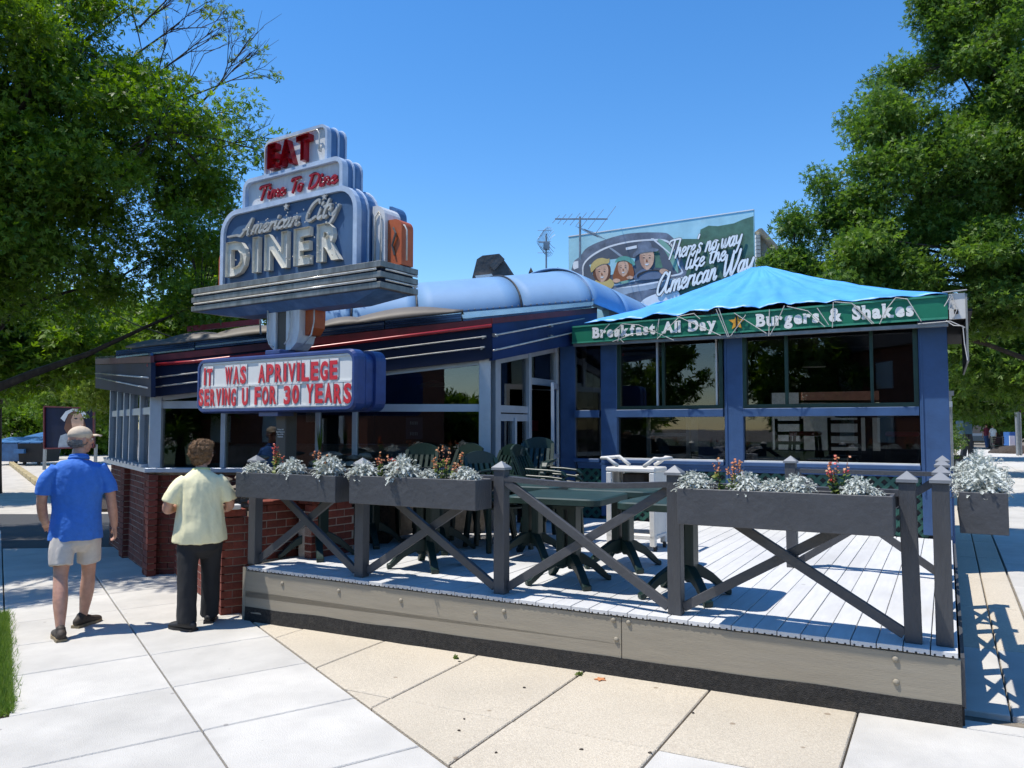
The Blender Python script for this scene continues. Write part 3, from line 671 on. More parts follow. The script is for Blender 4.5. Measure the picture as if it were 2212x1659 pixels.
for (a, b_) in (((1069,724),(1262,688)), ((1066,757),(1262,713))): trod(FC, [a, b_], -.05, .011, K['neon'])
for (u, v) in ((1190,703),(1190,727),(1070,724)): x, z = FC.hit(u, v, -.03); MB(FC).box(x-.03, x+.03, -.05, -.002, z-.02, z+.02).build('tube_clip', K['steel'], diner)
for (fr, u, v) in ((F1,1047,727),(F1,1044,750),(F1,600,783),(F1,860,751),(F1,400,808)): x, z = fr.hit(u, v, -.17); MB(fr).box(x-.035, x+.02, -.19, -.142, z-.012, z+.012).build('tube_clip', K['steel'], diner)
# --- stepped polished trim above the red band
for k in range(4):
    t0, t1 = k/4, (k+1)/4-.04; yy = -.10+.045*k
    lo = lambda u: np.interp(u, [240, 1062], [776, 687]) - 1.0
    hi = lambda u: np.interp(u, [240, 1000, 1062], [758, 671, 682])
    f_ = lambda u, t: lo(u)+(hi(u)-lo(u))*t
    for j, (ua, ub) in enumerate(((250, 420), (422, 640), (642, 830), (832, 996))):
        a = [(ua, f_(ua, t0)), (ub, f_(ub, t0)), (ub, f_(ub, t1)), (ua, f_(ua, t1))]
        fascia(F1, a, yy, K['darkchrome'] if (k*3+j*2) % 5 else K['chrome'], .03, 'trim_strip')
fascia(F1, [(1000,688),(1062,682),(1278,661),(1278,652),(996,678)], .12, K['chrome'], .03, 'trim_strip')
fascia(F1, [(1000,694),(1278,664),(1278,660),(1000,689)], .02, K['darkchrome'], .03, 'trim_strip')
fascia(F0, [(206,776),(325,768),(325,762),(206,771)], -.10, K['darkchrome'], .03, 'trim_strip')
# --- tan rolled roof panels behind the trim
segs = [((285,745),(338,730),(400,722)), ((352,736),(420,712),(500,716)), ((455,722),(562,696),(640,700)), ((690,698),(740,679),(800,690)), ((745,690),(880,656),(1000,672))]
for i, (a, m_, c_) in enumerate(segs):
    rws = []
    for s_ in range(13):
        t = s_/12; u = a[0]+(c_[0]-a[0])*t
        vb = np.interp(u, [250, 1000], [754, 671]); bul = math.sin(math.pi*min(1, t*1.04))**.8
        vt = vb - .75*max(0, (np.interp(m_[0], [250,1000], [754,671])-m_[1]))*bul
        xb, zb = F1.hit(u, vb, .02); xt, zt_ = F1.hit(u, vt, .42)
        rws.append([(xb, .02, zb), (xb, .10, zb+(zt_-zb)*.45), (xt, .25, zb+(zt_-zb)*.8), (xt, .42, zt_), (xt, .9, zt_-.05), (xt, 1.3, zb-.25)])
    MB(F1).grid(rws).build('roof_panel', K['tanroof'], diner, smooth=True, thick=-.02)
fascia(F1, [(404,716),(562,700),(562,688),(404,705)], 1.4, K['redtrim'], .05, 'rear_red_trim')
b = MB(F1); b.tube([(*F1.hit(563, 722, -.05)[:1], -.05, F1.hit(563,722,-.05)[1]), (F1.hit(563,722,-.05)[0]-.02, -.02, F1.hit(563,690,-.05)[1])], .012).build('conduit', K['steel'], diner)
# --- roof deck and floor, inner walls
room = [tuple(F0.P(.1,.3,0).to_2d()), tuple(F1.P(.1,.25,0).to_2d()), tuple(F1.P(L1_-.1,.25,0).to_2d()), tuple(F2.P(L2_,.25,0).to_2d()), (1.6, 13.2), (-1.5, 15.5), (-6.3, 15.5)]
zroof = lambda x, y: 2.42 + .085*(x+4.4) if x > -4.4 else 2.42 - .04*(x+4.4)
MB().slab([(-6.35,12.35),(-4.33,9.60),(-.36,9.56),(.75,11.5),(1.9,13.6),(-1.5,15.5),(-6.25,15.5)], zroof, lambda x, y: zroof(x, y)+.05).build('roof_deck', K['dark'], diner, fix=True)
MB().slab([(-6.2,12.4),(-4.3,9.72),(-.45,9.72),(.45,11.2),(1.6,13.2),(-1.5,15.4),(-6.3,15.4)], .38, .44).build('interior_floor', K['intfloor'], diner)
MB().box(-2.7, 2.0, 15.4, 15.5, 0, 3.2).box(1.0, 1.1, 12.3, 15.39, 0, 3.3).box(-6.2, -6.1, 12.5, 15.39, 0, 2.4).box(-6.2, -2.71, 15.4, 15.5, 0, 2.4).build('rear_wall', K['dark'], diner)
# --- barrel roof: a quarter-round sheet along the front, turning the corner
YB = 11.0; xl = -2.85; cxb, czb = atY(1281, 656, YB).x, atY(1281, 656, YB).z; zl = atY(700, 704, YB).z; xlz = atY(700, 704, YB).x
zs = (czb-zl)/(cxb-xlz); bB, bH = 1.2, .70; dn = Vector((math.sin(rad(27)), math.cos(rad(27))))
def barrelpt(kind, t, ph):
    s_ = bB*(1-math.cos(ph)); hz_ = bH*math.sin(ph)
    Pm = Vector((cxb, YB)) + Vector((-(s_)*math.tan(rad((90-27)/2)), s_))      # mitre line
    if kind == 1:
        x = Pm.x + (xl-Pm.x)*t; return (x, YB+s_, czb+zs*(x-cxb)+hz_)
    q = Pm + dn*(7*t); return (q.x, q.y, czb+hz_)
PH = [math.pi*.62*i/20 for i in range(21)]
def flank(ph): return ph
for kind, nseg, nm in ((1, 1, 'barrel_front'), (2, 1, 'barrel_side')):
    for k in range(4 if kind == 1 else 3):
        edges = {1: [0, None, None, None], 2: [0, .2, .42, 1.0]}[kind]
        if kind == 1:
            ue = [1281, 1127, 923, 729, None]
            def tt(u):
                if u is None: return 1.0
                x = (u-CX)/FPX*YB*1.0; return (cxb-x)/(cxb-xl)
            t0, t1 = (0 if k == 0 else tt({1:1127, 2:900, 3:756}[k])), (1 if k == 3 else tt({0:1127, 1:900, 2:756}[k]))
        else: t0, t1 = edges[k], edges[k+1]
        rws = [[barrelpt(kind, t0+(t1-t0)*j/6, ph) for j in range(7)] for ph in PH]
        MB().grid(rws).build(nm+'_sheet', K['barrel'], diner, smooth=True, thick=-.02)
        if t1 < 1: MB().tube([Vector(barrelpt(kind, t1, ph))+Vector((0,-.004,.006)) for ph in PH], .014, 6).build('barrel_seam', K['seam'], diner)
MB().tube([barrelpt(1, 0, ph) for ph in PH], .012, 6).build('barrel_mitre', K['chrome'], diner)
MB().bar(barrelpt(1, 0, 0), barrelpt(1, .66, 0), .05, .05).build('barrel_rail', K['chrome'], diner)
b = MB(); bl_ = [barrelpt(1, i/60*.66, .08) for i in range(60)]
for p in bl_[::2]: b.ball((p[0], p[1]-.02, p[2]), .012, 6, 4)
b.build('rivets', K['steel'], diner)['kind'] = 'stuff'
MB().box(-2.8, cxb-.05, YB+.1, 15.4, 2.95, 3.12).build('barrel_base', K['dark'], diner)
# --- things on the roof
hd = thing('vent_hood', 'rusty grey covered kitchen vent hood on the diner roof behind the barrel', 'vent', atY(1068, 605, 13.0), 0)
a = [atY(u, v, 13.0) for u, v in ((1022,606),(1112,600),(1112,596),(1092,566),(1078,548),(1042,552),(1030,560),(1020,600))]
MB().prism([(p.x, p.z) for p in a], 13.0, 13.7).build('cover', K['rust'], hd, fix=True)
a = [atY(u, v, 12.97) for u, v in ((1078,548),(1090,560),(1068,585),(1058,575))]; MB().prism([(p.x, p.z) for p in a], 12.95, 12.995).build('flap', K['rust'], hd, fix=True)
a = [atY(u, v, 12.97) for u, v in ((1026,596),(1062,592),(1066,598),(1030,604))]; MB().prism([(p.x, p.z) for p in a], 12.95, 12.99).build('patch', K['white'], hd, fix=True)
for (u0, u1, vt, vb, lab) in ((1190, 1222, 574, 586, 'small dark pyramid roof vent beside the dish mast'), (1142, 1152, 576, 588, 'tiny dark roof vent left of the dish mast')):
    p0, p1, pt = atY(u0, vb, 13), atY(u1, vb-3, 13), atY((u0+u1)/2-2, vt, 13)
    w_ = (p1.x-p0.x)/2; cc = Vector(((p0.x+p1.x)/2, 13+w_, 0)); b = MB()
    b._add([(p0.x,13,p0.z-.4),(p1.x,13,p0.z-.4),(p1.x,13+2*w_,p0.z-.4),(p0.x,13+2*w_,p0.z-.4),(p0.x,13,p0.z),(p1.x,13,p0.z),(p1.x,13+2*w_,p0.z),(p0.x,13+2*w_,p0.z),(cc.x,cc.y,pt.z)],
        [(0,1,5,4),(1,2,6,5),(2,3,7,6),(3,0,4,7),(4,5,8),(5,6,8),(6,7,8),(7,4,8)])
    tag(b.build('roof_vent', K['black']), lab, 'vent')
# interior furniture seen dimly through the glass
random.seed(8)
for i, (x, y) in enumerate(((-3.4,10.6),(-2.6,10.5),(-1.8,10.6),(-1.1,10.9))):
    t = thing('bar_stool', ['bar stool with round seat deep inside the front window, near the left corner', 'bar stool with round seat inside the front window behind the plaque post', 'bar stool with round seat inside the window, middle of the front', 'bar stool with round seat inside the front window nearest the entry'][i], 'stool', (x, y, .44))
    MB().lathe((x, y, .44), [(.18,0),(.18,.02),(.03,.04),(.03,.55)], 14).build('stand', K['steel'], t, smooth=False)
    MB().lathe((x, y, 1.0), [(.17,0),(.18,.03),(.17,.09)], 16).build('seat', K['redstool'], t)
tag(MB().box(-4.2, -.9, 11.5, 12.0, .44, 1.42).build('counter', K['steel'], bevel=.02), 'long steel serving counter inside the diner front', 'counter')
for i, (u, v, w_, h_) in enumerate(((895, 914, 36, 24), (895, 937, 36, 22))):
    p = atY(u, v, 9.62); s_ = 9.62/FPX
    o = thing('poster', ['dark blue poster taped inside the big window, upper of two', 'dark blue poster taped inside the big window, lower of two'][i], 'poster', p)
    MB().box(p.x-w_/2*s_, p.x+w_/2*s_, 9.61, 9.615, p.z-h_/2*s_, p.z+h_/2*s_).build('sheet', mat('poster blue %d' % i, (.05,.07,.12), .6), o)
    for k in range(5): MB().box(p.x-.05+.02*k, p.x-.04+.02*k, 9.604, 9.608, p.z-.02, p.z+.02).build('print', K['paleboard'], o)
p0, p1 = atY(839, 965, 9.62), atY(921, 1006, 9.62)
tag(MB().box(p0.x, p1.x, 9.60, 9.63, p1.z, p0.z).build('pale_board', K['paleboard']), 'pale blue blank board leaning inside the big front window', 'board')
p0, p1 = atY(662, 883, 9.62), atY(685, 912, 9.62)
tag(MB().box(p0.x, p1.x, 9.60, 9.61, p1.z, p0.z).build('menu_sheet', K['white']), 'white menu sheet stuck in the window right of the sign pole', 'menu')
p = atY(1004, 850, 9.9)
lp = thing('pendant_lamp', 'pale green saucer ceiling lamp inside the upper front window', 'lamp', atY(920, 840, 10.3)); c = atY(938, 833, 10.3)
MB().lathe(c, [(.02,.07),(.15,.03),(.22,0),(.2,-.01)], 18).build('shade', mat('shade', (.10,.2,.18), .4), lp)
# red gate pieces standing in the doorway
rg = thing('red_gate', 'red turned-spindle gate standing inside the open entry door', 'gate', F2.P((x_b+x_c)/2, .5, .44))
for k in range(3):
    x = x_b+.1+k*(x_c-x_b-.2)/2*1.4; c = F2.P(x, .5+.1*k, .44)
    MB().lathe(c, [(.03,0),(.03,.3),(.022,.35),(.03,.6),(.02,.8),(.033,1.0),(.03,1.2)], 10).build('spindle', K['redwood'], rg, smooth=True)
MB(F2).box(x_b-.1, x_c+.4, .47, .55, 1.62, 1.78).build('rail', K['redwood'], rg); MB(F2).box(x_b-.1, x_c+.4, .47, .55, .5, .58).build('rail', K['redwood'], rg)
MB(F2).box(x_c+.05, x_c+.14, -.06, -.02, 1.0, 1.55).build('notice_panel', mat('brown notice', (.05,.02,.02)), diner)
# ================================================================ GLAZED PATIO ENCLOSURE
EY = 5.03; enc = thing('patio_enclosure', 'blue timber patio room with green-framed sliding windows under a green sign band', 'building', B.P(-2.3, EY, DZ), -TH)
eh = lambda u, v, y=EY: B.hit(u, v, y)
ex = lambda u, y=EY: B.hit(u, 950, y)[0]
zs_, zm0, zm1, zt = 1.235, eh(1800,897)[1], eh(1800,884)[1], eh(2000,700)[1]
ztL = lambda x: np.interp(x, [ex(1245), ex(1990)], [eh(1245,742)[1], eh(1990,694)[1]])
def ebox(x0, x1, z0, z1, y0, y1, m, name, bevel=0, parent=None): return MB(B).box(x0, x1, y0, y1, z0, z1).build(name, K[m], parent or enc, bevel=bevel)
cols = [(1210,1243,.02),(1298,1333,-.05),(1566,1606,-.05),(1989,2037,-.06)]
for i, (ua, ub, y) in enumerate(cols):
    xa, xb = B.hit(ua, 950, EY+y)[0], B.hit(ub, 950, EY+y)[0]
    if i == 3: xb = .0
    ebox(xa, xb, .45, 2.95, EY+y, EY+.1, 'blue', 'column', .006)
    if i in (2, 3): ebox(xa+.02, xa+.035, .9, 2.8, EY+y-.012, EY+y-.001, 'blue', 'trim')
bays = [(1244,1297),(1334,1565),(1607,1988)]
for i, (ua, ub) in enumerate(bays):
    xa, xb = ex(ua), ex(ub)
    ebox(xa, xb, zm0-.01, zm1+.02, EY-.055, EY+.06, 'blue', 'mid_rail', .005)
    ebox(xa, xb, zs_-.05, zs_, EY-.07, EY+.06, 'blue', 'sill', .005)
    if i: ebox(xa+.01, xb-.01, zs_+.0005, zs_+.02, EY-.05, EY+.03, 'white', 'sill_flashing')
    pn = lambda x0, x1, z0, z1, y, par=enc: MB(B).box(x0, x1, y, y+.006, z0, z1).build('pane', K['glassd'], par)
    pn(xa, xb, zs_+.02, zm0-.01, EY+.02)
    if i == 0: pn(xa, xb, zm1+.02, 2.95, EY+.02); continue
    f = .05; z0, z1 = zm1+.02, 2.88
    fr = ebox(xa, xb, z0, z0+f, EY-.04, EY+.05, 'wframe', 'window_frame')
    for (p, q, r_, s_) in ((xa, xb, z1-f, z1), (xa, xa+f, z0+f, z1-f), (xb-f, xb, z0+f, z1-f)): ebox(p, q, r_, s_, EY-.04, EY+.05, 'wframe', 'frame_side', parent=fr)
    pn(xa+f, xb-f, z0+f, z1-f, EY+.022, fr)
    ebox(xa, xb, z1+.001, 2.95, EY-.02, EY+.06, 'wframe', 'head_board')
for u, w, m in ((1420,.022,'alu'),(1433,.035,'wframe'),(1548,.022,'plastic'),(1560,.012,'plastic'),(1699,.04,'wframe'),(1883,.035,'wframe'),(1977,.03,'wframe')):
    x = B.hit(u, 800, EY)[0]; ebox(x-w/2, x+w/2, zm1+.07, 2.83, EY-.015, EY+.018, m, 'sash_bar')
# blue boarding, lattice skirt and its slats
ebox(-4.6, 0, 1.15, zs_-.052, EY-.05, EY+.02, 'blue', 'clapboard')
ebox(-4.6, 0, 1.10, 1.148, EY-.03, EY+.02, 'blue', 'clapboard')
ebox(-4.6, -.01, .40, 1.09, EY+.0, EY+.03, 'black', 'skirt_backing')
H_ = 1.10-.42
for d, yy in ((1, EY-.016), (-1, EY-.008)):
    k = -4.6-H_
    while k < .0:
        xa, za, xb, zb = k, .42, k+H_, 1.10
        if xa < -4.6: za += -4.6-xa; xa = -4.6
        if xb > -.01: zb -= xb+.01; xb = -.01
        if xb-xa > .05:
            if d < 0: za, zb = 1.52-za, 1.52-zb
            MB(B).bar((xa, yy, za), (xb, yy, zb), .007, .042).build('lattice_slat', K['lattice'], enc)
        k += .135
ebox(-.04, .02, .0, 1.2, EY-.04, EY+.05, 'blue', 'corner_board')
# right side wall, back wall, floor, roof sheathing
ED = 3.4
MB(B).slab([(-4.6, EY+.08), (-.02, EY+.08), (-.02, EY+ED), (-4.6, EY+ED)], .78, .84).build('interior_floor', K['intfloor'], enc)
for y0 in (EY+.1, EY+1.2, EY+2.3, EY+ED-.1): ebox(-.1, 0, .45, 2.95, y0, y0+.1, 'blue', 'side_column')
ebox(-.09, -.01, .45, 1.24, EY+.2, EY+ED, 'blue', 'side_wall'); ebox(-.08, -.02, zm0, zm1, EY+.2, EY+ED, 'blue', 'side_rail')
MB(B).box(-.05,-.044, EY+.2, EY+ED, 1.24, 2.9).build('side_pane', K['glassd'], enc)
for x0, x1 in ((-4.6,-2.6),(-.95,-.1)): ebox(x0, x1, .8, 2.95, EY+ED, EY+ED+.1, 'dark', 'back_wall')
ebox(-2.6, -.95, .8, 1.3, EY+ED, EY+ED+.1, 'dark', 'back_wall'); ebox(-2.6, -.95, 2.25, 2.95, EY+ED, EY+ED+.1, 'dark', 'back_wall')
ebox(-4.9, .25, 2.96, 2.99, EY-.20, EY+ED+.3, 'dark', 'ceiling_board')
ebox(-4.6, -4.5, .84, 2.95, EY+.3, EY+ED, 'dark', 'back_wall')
# furniture inside
def stool(x, y, lab):
    p = B.P(x, y, .84); t = thing('bar_stool', lab, 'stool', p, -TH)
    MB(B).box(x-.19, x+.19, y-.19, y+.19, 1.56, 1.62).build('seat', K['redstool'], t, bevel=.02)
    for sx in (-1, 1):
        for sy in (-1, 1): MB(B).bar((x+.16*sx, y+.16*sy, 1.555), (x+.2*sx, y+.2*sy, .845), .03, .03).build('leg', K['black'], t)
    MB(B).box(x-.17, x+.17, y-.185, y-.165, 1.1, 1.13).box(x-.17, x+.17, y+.165, y+.185, 1.1, 1.13).build('footrest', K['black'], t)
stool(B.hit(1739, 942, EY+.9)[0], EY+.9, 'red-topped bar stool inside the right window, left of the two')
stool(B.hit(1950, 942, EY+.8)[0], EY+.8, 'red-topped bar stool inside the right window, next to the corner column')
def pubtable(x, y, lab):
    p = B.P(x, y, .84); t = thing('pub_table', lab, 'table', p, -TH)
    MB(B).box(x-.36, x+.36, y-.36, y+.36, 1.80, 1.83).build('table_top', K['black'], t)
    MB(B).box(x-.04, x+.04, y-.04, y+.04, .9, 1.80).build('column', K['black'], t)
    for k in range(4):
        a = k*math.pi/2+.78; MB(B).bar((x, y, .95), (x+.34*math.cos(a), y+.34*math.sin(a), .86), .04, .04).build('foot', K['black'], t)
pubtable(B.hit(1877, 930, EY+.8)[0], EY+.8, 'dark square pub table inside the right window between the stools')
pubtable(B.hit(1480, 930, EY+2.4)[0], EY+2.4, 'dark square pub table deep inside the middle window')
def woodchair(x, y, lab):
    p = B.P(x, y, .84); t = thing('side_chair', lab, 'chair', p, -TH)
    MB(B).box(x-.2, x+.2, y-.2, y+.2, 1.28, 1.32).build('seat', K['black'], t)
    for sx in (-1, 1):
        for sy in (-1, 1): MB(B).box(x+.17*sx-.02, x+.17*sx+.02, y+.17*sy-.02, y+.17*sy+.02, .845, 1.279).build('leg', K['black'], t)
    b = MB(B); b.box(x-.2, x-.16, y+.16, y+.2, 1.321, 1.8).box(x+.16, x+.2, y+.16, y+.2, 1.321, 1.8)
    for z in (1.42, 1.56, 1.72): b.box(x-.159, x+.159, y+.165, y+.19, z, z+.05)
    b.build('backrest', K['black'], t)
woodchair(B.hit(1820, 930, EY+.55)[0], EY+.55, 'dark ladder-back chair inside the right window beside the pub table')
woodchair(B.hit(1700, 930, EY+1.7)[0], EY+1.7, 'dark ladder-back chair further inside the right window')
# white shelf unit, board, small panel in the lower middle window
p = [B.hit(u, v, EY+.25) for u, v in ((1396,905),(1491,905),(1491,1003))]
xa, xb = B.hit(1398, 950, EY+.25)[0], B.hit(1491, 950, EY+.25)[0]
t = thing('white_shelf_unit', 'white framed shelf unit inside the lower middle window', 'shelf', B.P((xa+xb)/2, EY+.25, .84), -TH)
for (a, b_, c_, d_) in ((xa, xa+.05, .85, 1.85), (xb-.05, xb, .85, 1.85), (xa+.051, xb-.051, 1.55, 1.60), (xa+.051, xb-.051, 1.26, 1.31)): MB(B).box(a, b_, EY+.22, EY+.27, c_, d_).build('rail', K['plastic'], t)
p = B.P((xa+xb)/2+.05, EY+.21, 1.78); c = thing('no_smoking_sign', 'small white No Smoking sign in the lower middle window', 'sign', p, -TH)
MB(B).box(xa+.17, xa+.36, EY+.205, EY+.21, 1.76, 1.81).build('plate', K['white'], c)
nosmoke = (xa+.18, EY+.202, 1.768, c)
xa, xb = B.hit(1493, 950, EY+.15)[0], B.hit(1509, 950, EY+.15)[0]
tag(MB(B).box(xa, xb, EY+.14, EY+.16, 1.35, 1.86).build('white_board', K['plastic']), 'tall narrow white board behind the lower middle window', 'board')
xa, xb = B.hit(1510, 950, EY+.1)[0], B.hit(1565, 950, EY+.1)[0]
ebox(xa, xb, zs_, 1.84, EY+.06, EY+.09, 'blue', 'blue_panel')
t = thing('ceiling_fan', 'dark ceiling lamp hanging inside the upper right window', 'lamp', B.P(-1.6, EY+1.2, 2.7), -TH)
MB(B).tube([(-1.6,EY+1.2,2.95),(-1.6,EY+1.2,2.62)], .015).build('stem', K['black'], t)
MB(B).lathe((-1.6, EY+1.2, 2.5), [(.16,0),(.13,.08),(.03,.12)], 16).build('shade', K['steel'], t)

# ================================================================ GREEN SIGN BAND AND TARP
BY = EY-.26
bh = lambda u, v: B.hit(u, v, BY)
band = thing('sign_band', 'green sign band reading Breakfast All Day and Burgers & Shakes along the patio eave', 'sign', B.P(-2.3, BY, 2.9), -TH)
pL = [bh(1236,742), bh(1236,706)]; pR = [bh(2048,688), bh(2048,637)]
zb_, zt_ = (pL[0][1]+pR[0][1])/2, (pL[1][1]+pR[1][1])/2
bL, bR = pL[0][0], pR[0][0]
def bz(x, t): a = (x-bL)/(bR-bL); return (pL[0][1]*(1-a)+pR[0][1]*a)*(1-t)+(pL[1][1]*(1-a)+pR[1][1]*a)*t
MB(B).prism([(bL,bz(bL,0)),(bR,bz(bR,0)),(bR,bz(bR,1)),(bL,bz(bL,1))], BY, BY+.03).build('panel', K['band'], band, fix=True)
for t0, t1 in ((-.02,.07),(.93,1.02)): MB(B).prism([(bL,bz(bL,t0)),(bR,bz(bR,t0)),(bR,bz(bR,t1)),(bL,bz(bL,t1))], BY-.015, BY-.001).build('rim', K['bandrim'], band, fix=True)
MB(B).box(bL, bR, BY+.03, BY+.10, zb_-.06, zb_-.02).build('gutter', K['steel'], band)
# return valance along the right side, weathered grey, with hanging cords
sv = thing('side_valance', 'weathered grey-white awning valance with cords on the right side of the patio', 'awning', B.P(bR, BY+1, 2.8), -TH)
MB(B).box(bR+.012, bR+.17, BY+.005, BY+.05, 2.875, bz(bR,1)+.01).build('end_cap', K['plastic'], sv)
MB(B).box(bR+.17, bR+.19, BY+.0, BY+2.6, 2.40, bz(bR,1)).build('panel', mat('grey valance', (.22,.23,.22), .7, var=.15, scale=5, dirt=.4, dirtcol=(.4,.4,.38)), sv)
MB(B).box(bR+.06, bR+.10, BY-.004, BY+.004, 2.93, 2.98).build('patch', K['bark'], sv)
MB(B).tube([(bR+.04,BY-.01,bz(bR,1)),(bR+.09,BY-.02,2.98),(bR+.05,BY-.01,2.88)], .005, 5).build('cord', K['rope'], sv)
MB(B).tube([(bR-.02,BY-.01,2.86),(bR+.05,BY-.02,2.80),(bR+.14,BY-.01,2.79),(bR+.15,BY+.0,2.6),(bR+.175,BY-.01,2.41)], .006, 5).build('cord', K['rope'], sv)
MB(B).tube([(bR-.3,BY-.01,2.84),(bR+.02,BY-.015,2.85),(bR+.16,BY-.01,2.77)], .006, 5).build('cord', K['rope'], sv)
MB(B).tube([(bR-.05,BY-.01,bz(bR,1)+.03),(bR+.19,BY-.01,bz(bR,1)+.04)], .008).build('rail', K['steel'], sv)
tarp = thing('blue_tarp', 'bright blue tarpaulin stretched in a low pyramid over the patio roof', 'tarp', B.P(-2.3, EY+1.4, 3.2), -TH)
ap = B.loc(atY(1640, 577, 11.5)); ap.z = atY(1640, 577, 11.5).z
zc = {}
uE = [(1262,697),(1290,694),(1320,692),(1352,685),(1385,687),(1420,677),(1455,680),(1490,671),(1530,671),(1545,662),(1575,668),(1605,662),(1640,664),(1680,655),(1710,658),(1745,650),(1785,654),(1815,647),(1850,649),(1900,642),(1950,642),(2000,635),(2047,634)]
fe = []
for i, (u, v) in enumerate(uE):
    x, z = B.hit(u, v, BY-.02); fe.append(Vector((x, BY-.02+.015*math.sin(i*2.2), z)))
FL_, FR_ = fe[0], fe[-1]; BLc = Vector((FL_.x-.05, EY+ED+.5, FL_.z-.05)); BRc = Vector((FR_.x+.05, EY+ED+.5, FR_.z))
def tarpface(edge, mix, nm, seed):
    rws = []; R = 22
    for r in range(R+1):
        t = r/R; row = []
        for i, e in enumerate(edge):
            s_ = i/(len(edge)-1); top = ap + Vector(((s_-.5)*.22, 0, 0)) if nm == 'front' else ap + Vector((0, 0, 0))
            p = top.lerp(e, t)
            sag = -.07*math.sin(math.pi*min(1, t*.95))*(1 if nm != 'front' else .25+.75*abs(2*s_-1)**1.5)
            wr = .028*t*(1-t*.35)*noise.noise((s_*11+seed, t*1.7, 3.3)) + .03*t*noise.noise((s_*26+t*5+seed, t*4, 9)) + .012*noise.noise((s_*50-t*16, t*9, seed))
            row.append((p.x, p.y-wr*.5, p.z+sag+wr))
        rws.append(row)
    MB(B).grid(rws).build(nm+'_slope', K['tarp'], tarp, smooth=True, thick=.006)
def dens(pts, k):
    out = []
    for a, b_ in zip(pts, pts[1:]): out += [a.lerp(b_, j/k) for j in range(k)]
    return out+[pts[-1]]
tarpface(dens(fe, 4), 0, 'front', 0); tarpface(dens([BLc, FL_], 16), 0, 'left', 5); tarpface(dens([FR_, BRc], 16), 0, 'right', 9); tarpface(dens([BRc, BLc], 16), 0, 'back', 14)
MB(B).box(FL_.x, bR, BY+.05, BY+.1, zt_-.12, zt_-.02).build('eave_batten', K['steel'], tarp)
ropes = [((1297,722),(1317,700)),((1318,722),(1345,700),(1380,702),(1455,735)),((1335,738),(1341,701)),((1337,730),(1347,740)),((1323,738),(1365,722),(1415,714)),((1498,677),(1512,689)),
 ((1417,716),(1424,689),(1420,732),(1470,682),(1500,677)),((1462,683),(1500,700),(1557,725)),((1547,668),(1572,728)),((1552,665),(1575,728)),((1585,676),(1655,720)),((1578,726),(1611,680)),((1662,668),(1661,726)),((1664,723),(1680,694),(1695,660)),
 ((1700,662),(1745,672),(1782,706)),((1765,665),(1790,702)),((1798,708),(1800,652)),((1802,652),(1840,655),(1884,700)),((1845,658),(1888,699)),((1900,700),(1915,668),(1935,643),(1960,646),(1990,694)),((2053,640),(2040,662)),((2055,642),(2050,668),(2062,655))]
for i, r_ in enumerate(ropes):
    pts = []
    for j, (u, v) in enumerate(r_):
        x, z = B.hit(u, v, BY-.035); pts.append((x, BY-.035-.008*math.sin(i+j), z))
    MB(B).tube(pts, .0055, 5).build('lashing_rope', K['rope'], tarp)
# ================================================================ LETTERING HELPERS
_gc = {}
def glyph(ch, bold=.0, ext=0.0, fillm='BOTH'):
    """verts, faces and width of a character of the built-in font, cap height about 0.7"""
    k = (ch, bold, ext, fillm)
    if k in _gc: return _gc[k]
    cu = bpy.data.curves.new('t', 'FONT'); cu.body = ch; cu.size = 1; cu.offset = bold; cu.extrude = ext; cu.resolution_u = 3; cu.fill_mode = fillm
    o = bpy.data.objects.new('t', cu); C.objects.link(o); dg = bpy.context.evaluated_depsgraph_get()
    me = bpy.data.meshes.new_from_object(o.evaluated_get(dg)); bpy.data.objects.remove(o); bpy.data.curves.remove(cu)
    vs = [tuple(v.co) for v in me.vertices]; fs = [tuple(p.vertices) for p in me.polygons]; bpy.data.meshes.remove(me)
    x0 = min(v[0] for v in vs); x1 = max(v[0] for v in vs)
    _gc[k] = ([(v[0]-x0, v[1], v[2]) for v in vs], fs, x1-x0); return _gc[k]
def gl_add(b, ch, x, y, z, sx, sz, bold, ext, shear=0, fillm='BOTH', rise=0):
    """glyph standing in the x-z plane facing -y, depth `ext` each side of y"""
    vs, fs, w = glyph(ch, bold, ext/1.0 if ext else 0, fillm)
    b._add([(x+v[0]*sx+v[1]*sz*shear, y-v[2], z+v[1]*sz) for v in vs], fs); return w*sx
def line_w(txt, sx, bold, gap, space):
    w = 0
    for ch in txt: w += (space if ch == ' ' else glyph(ch, bold)[2])*sx + gap*sx
    return w-gap*sx
SERIF = {'B':'ltlb','r':'lmlb','k':'ltlbRb','f':'lb','l':'ltlb','D':'ltlb','h':'ltlbrb','A':'lbrb','y':'lmrm','S':'','u':'lmrb','g':'','n':'lmlbrb','i':'lb'}
def slabtext(txt, fr, xa, xb, zfun, hfun, y, m, parent, bold=.048):
    tot = line_w(txt, 1, bold, .07, .42); k = (xb-xa)/tot; x = xa
    for ch in txt:
        if ch == ' ': x += (.42+.07)*k; continue
        w = glyph(ch, bold)[2]*k; b = MB(fr); z = zfun(x+w/2); hgt = hfun(x+w/2); sz = hgt/.73
        gl_add(b, ch, x, y, z, k, sz, bold, .004)
        t = hgt*.13; e = w*.16
        for q in range(0, len(SERIF.get(ch, '')), 2):
            side, lev = SERIF[ch][q], SERIF[ch][q+1]; cxs = {'l': x+w*.16, 'r': x+w*.84, 'R': x+w*.85}[side]
            zz = {'t': z+hgt-t if ch in 'BDhklAf' else z+hgt*.72-t, 'm': z+hgt*.74-t, 'b': z}[lev]
            if ch == 'A': cxs = x+w*(.1 if side == 'l' else .9)
            b.box(cxs-e-.006, cxs+e, y-.0055, y+.0055, zz, zz+t)
        b.build('letter', K[m], parent)
        x += w+.07*k
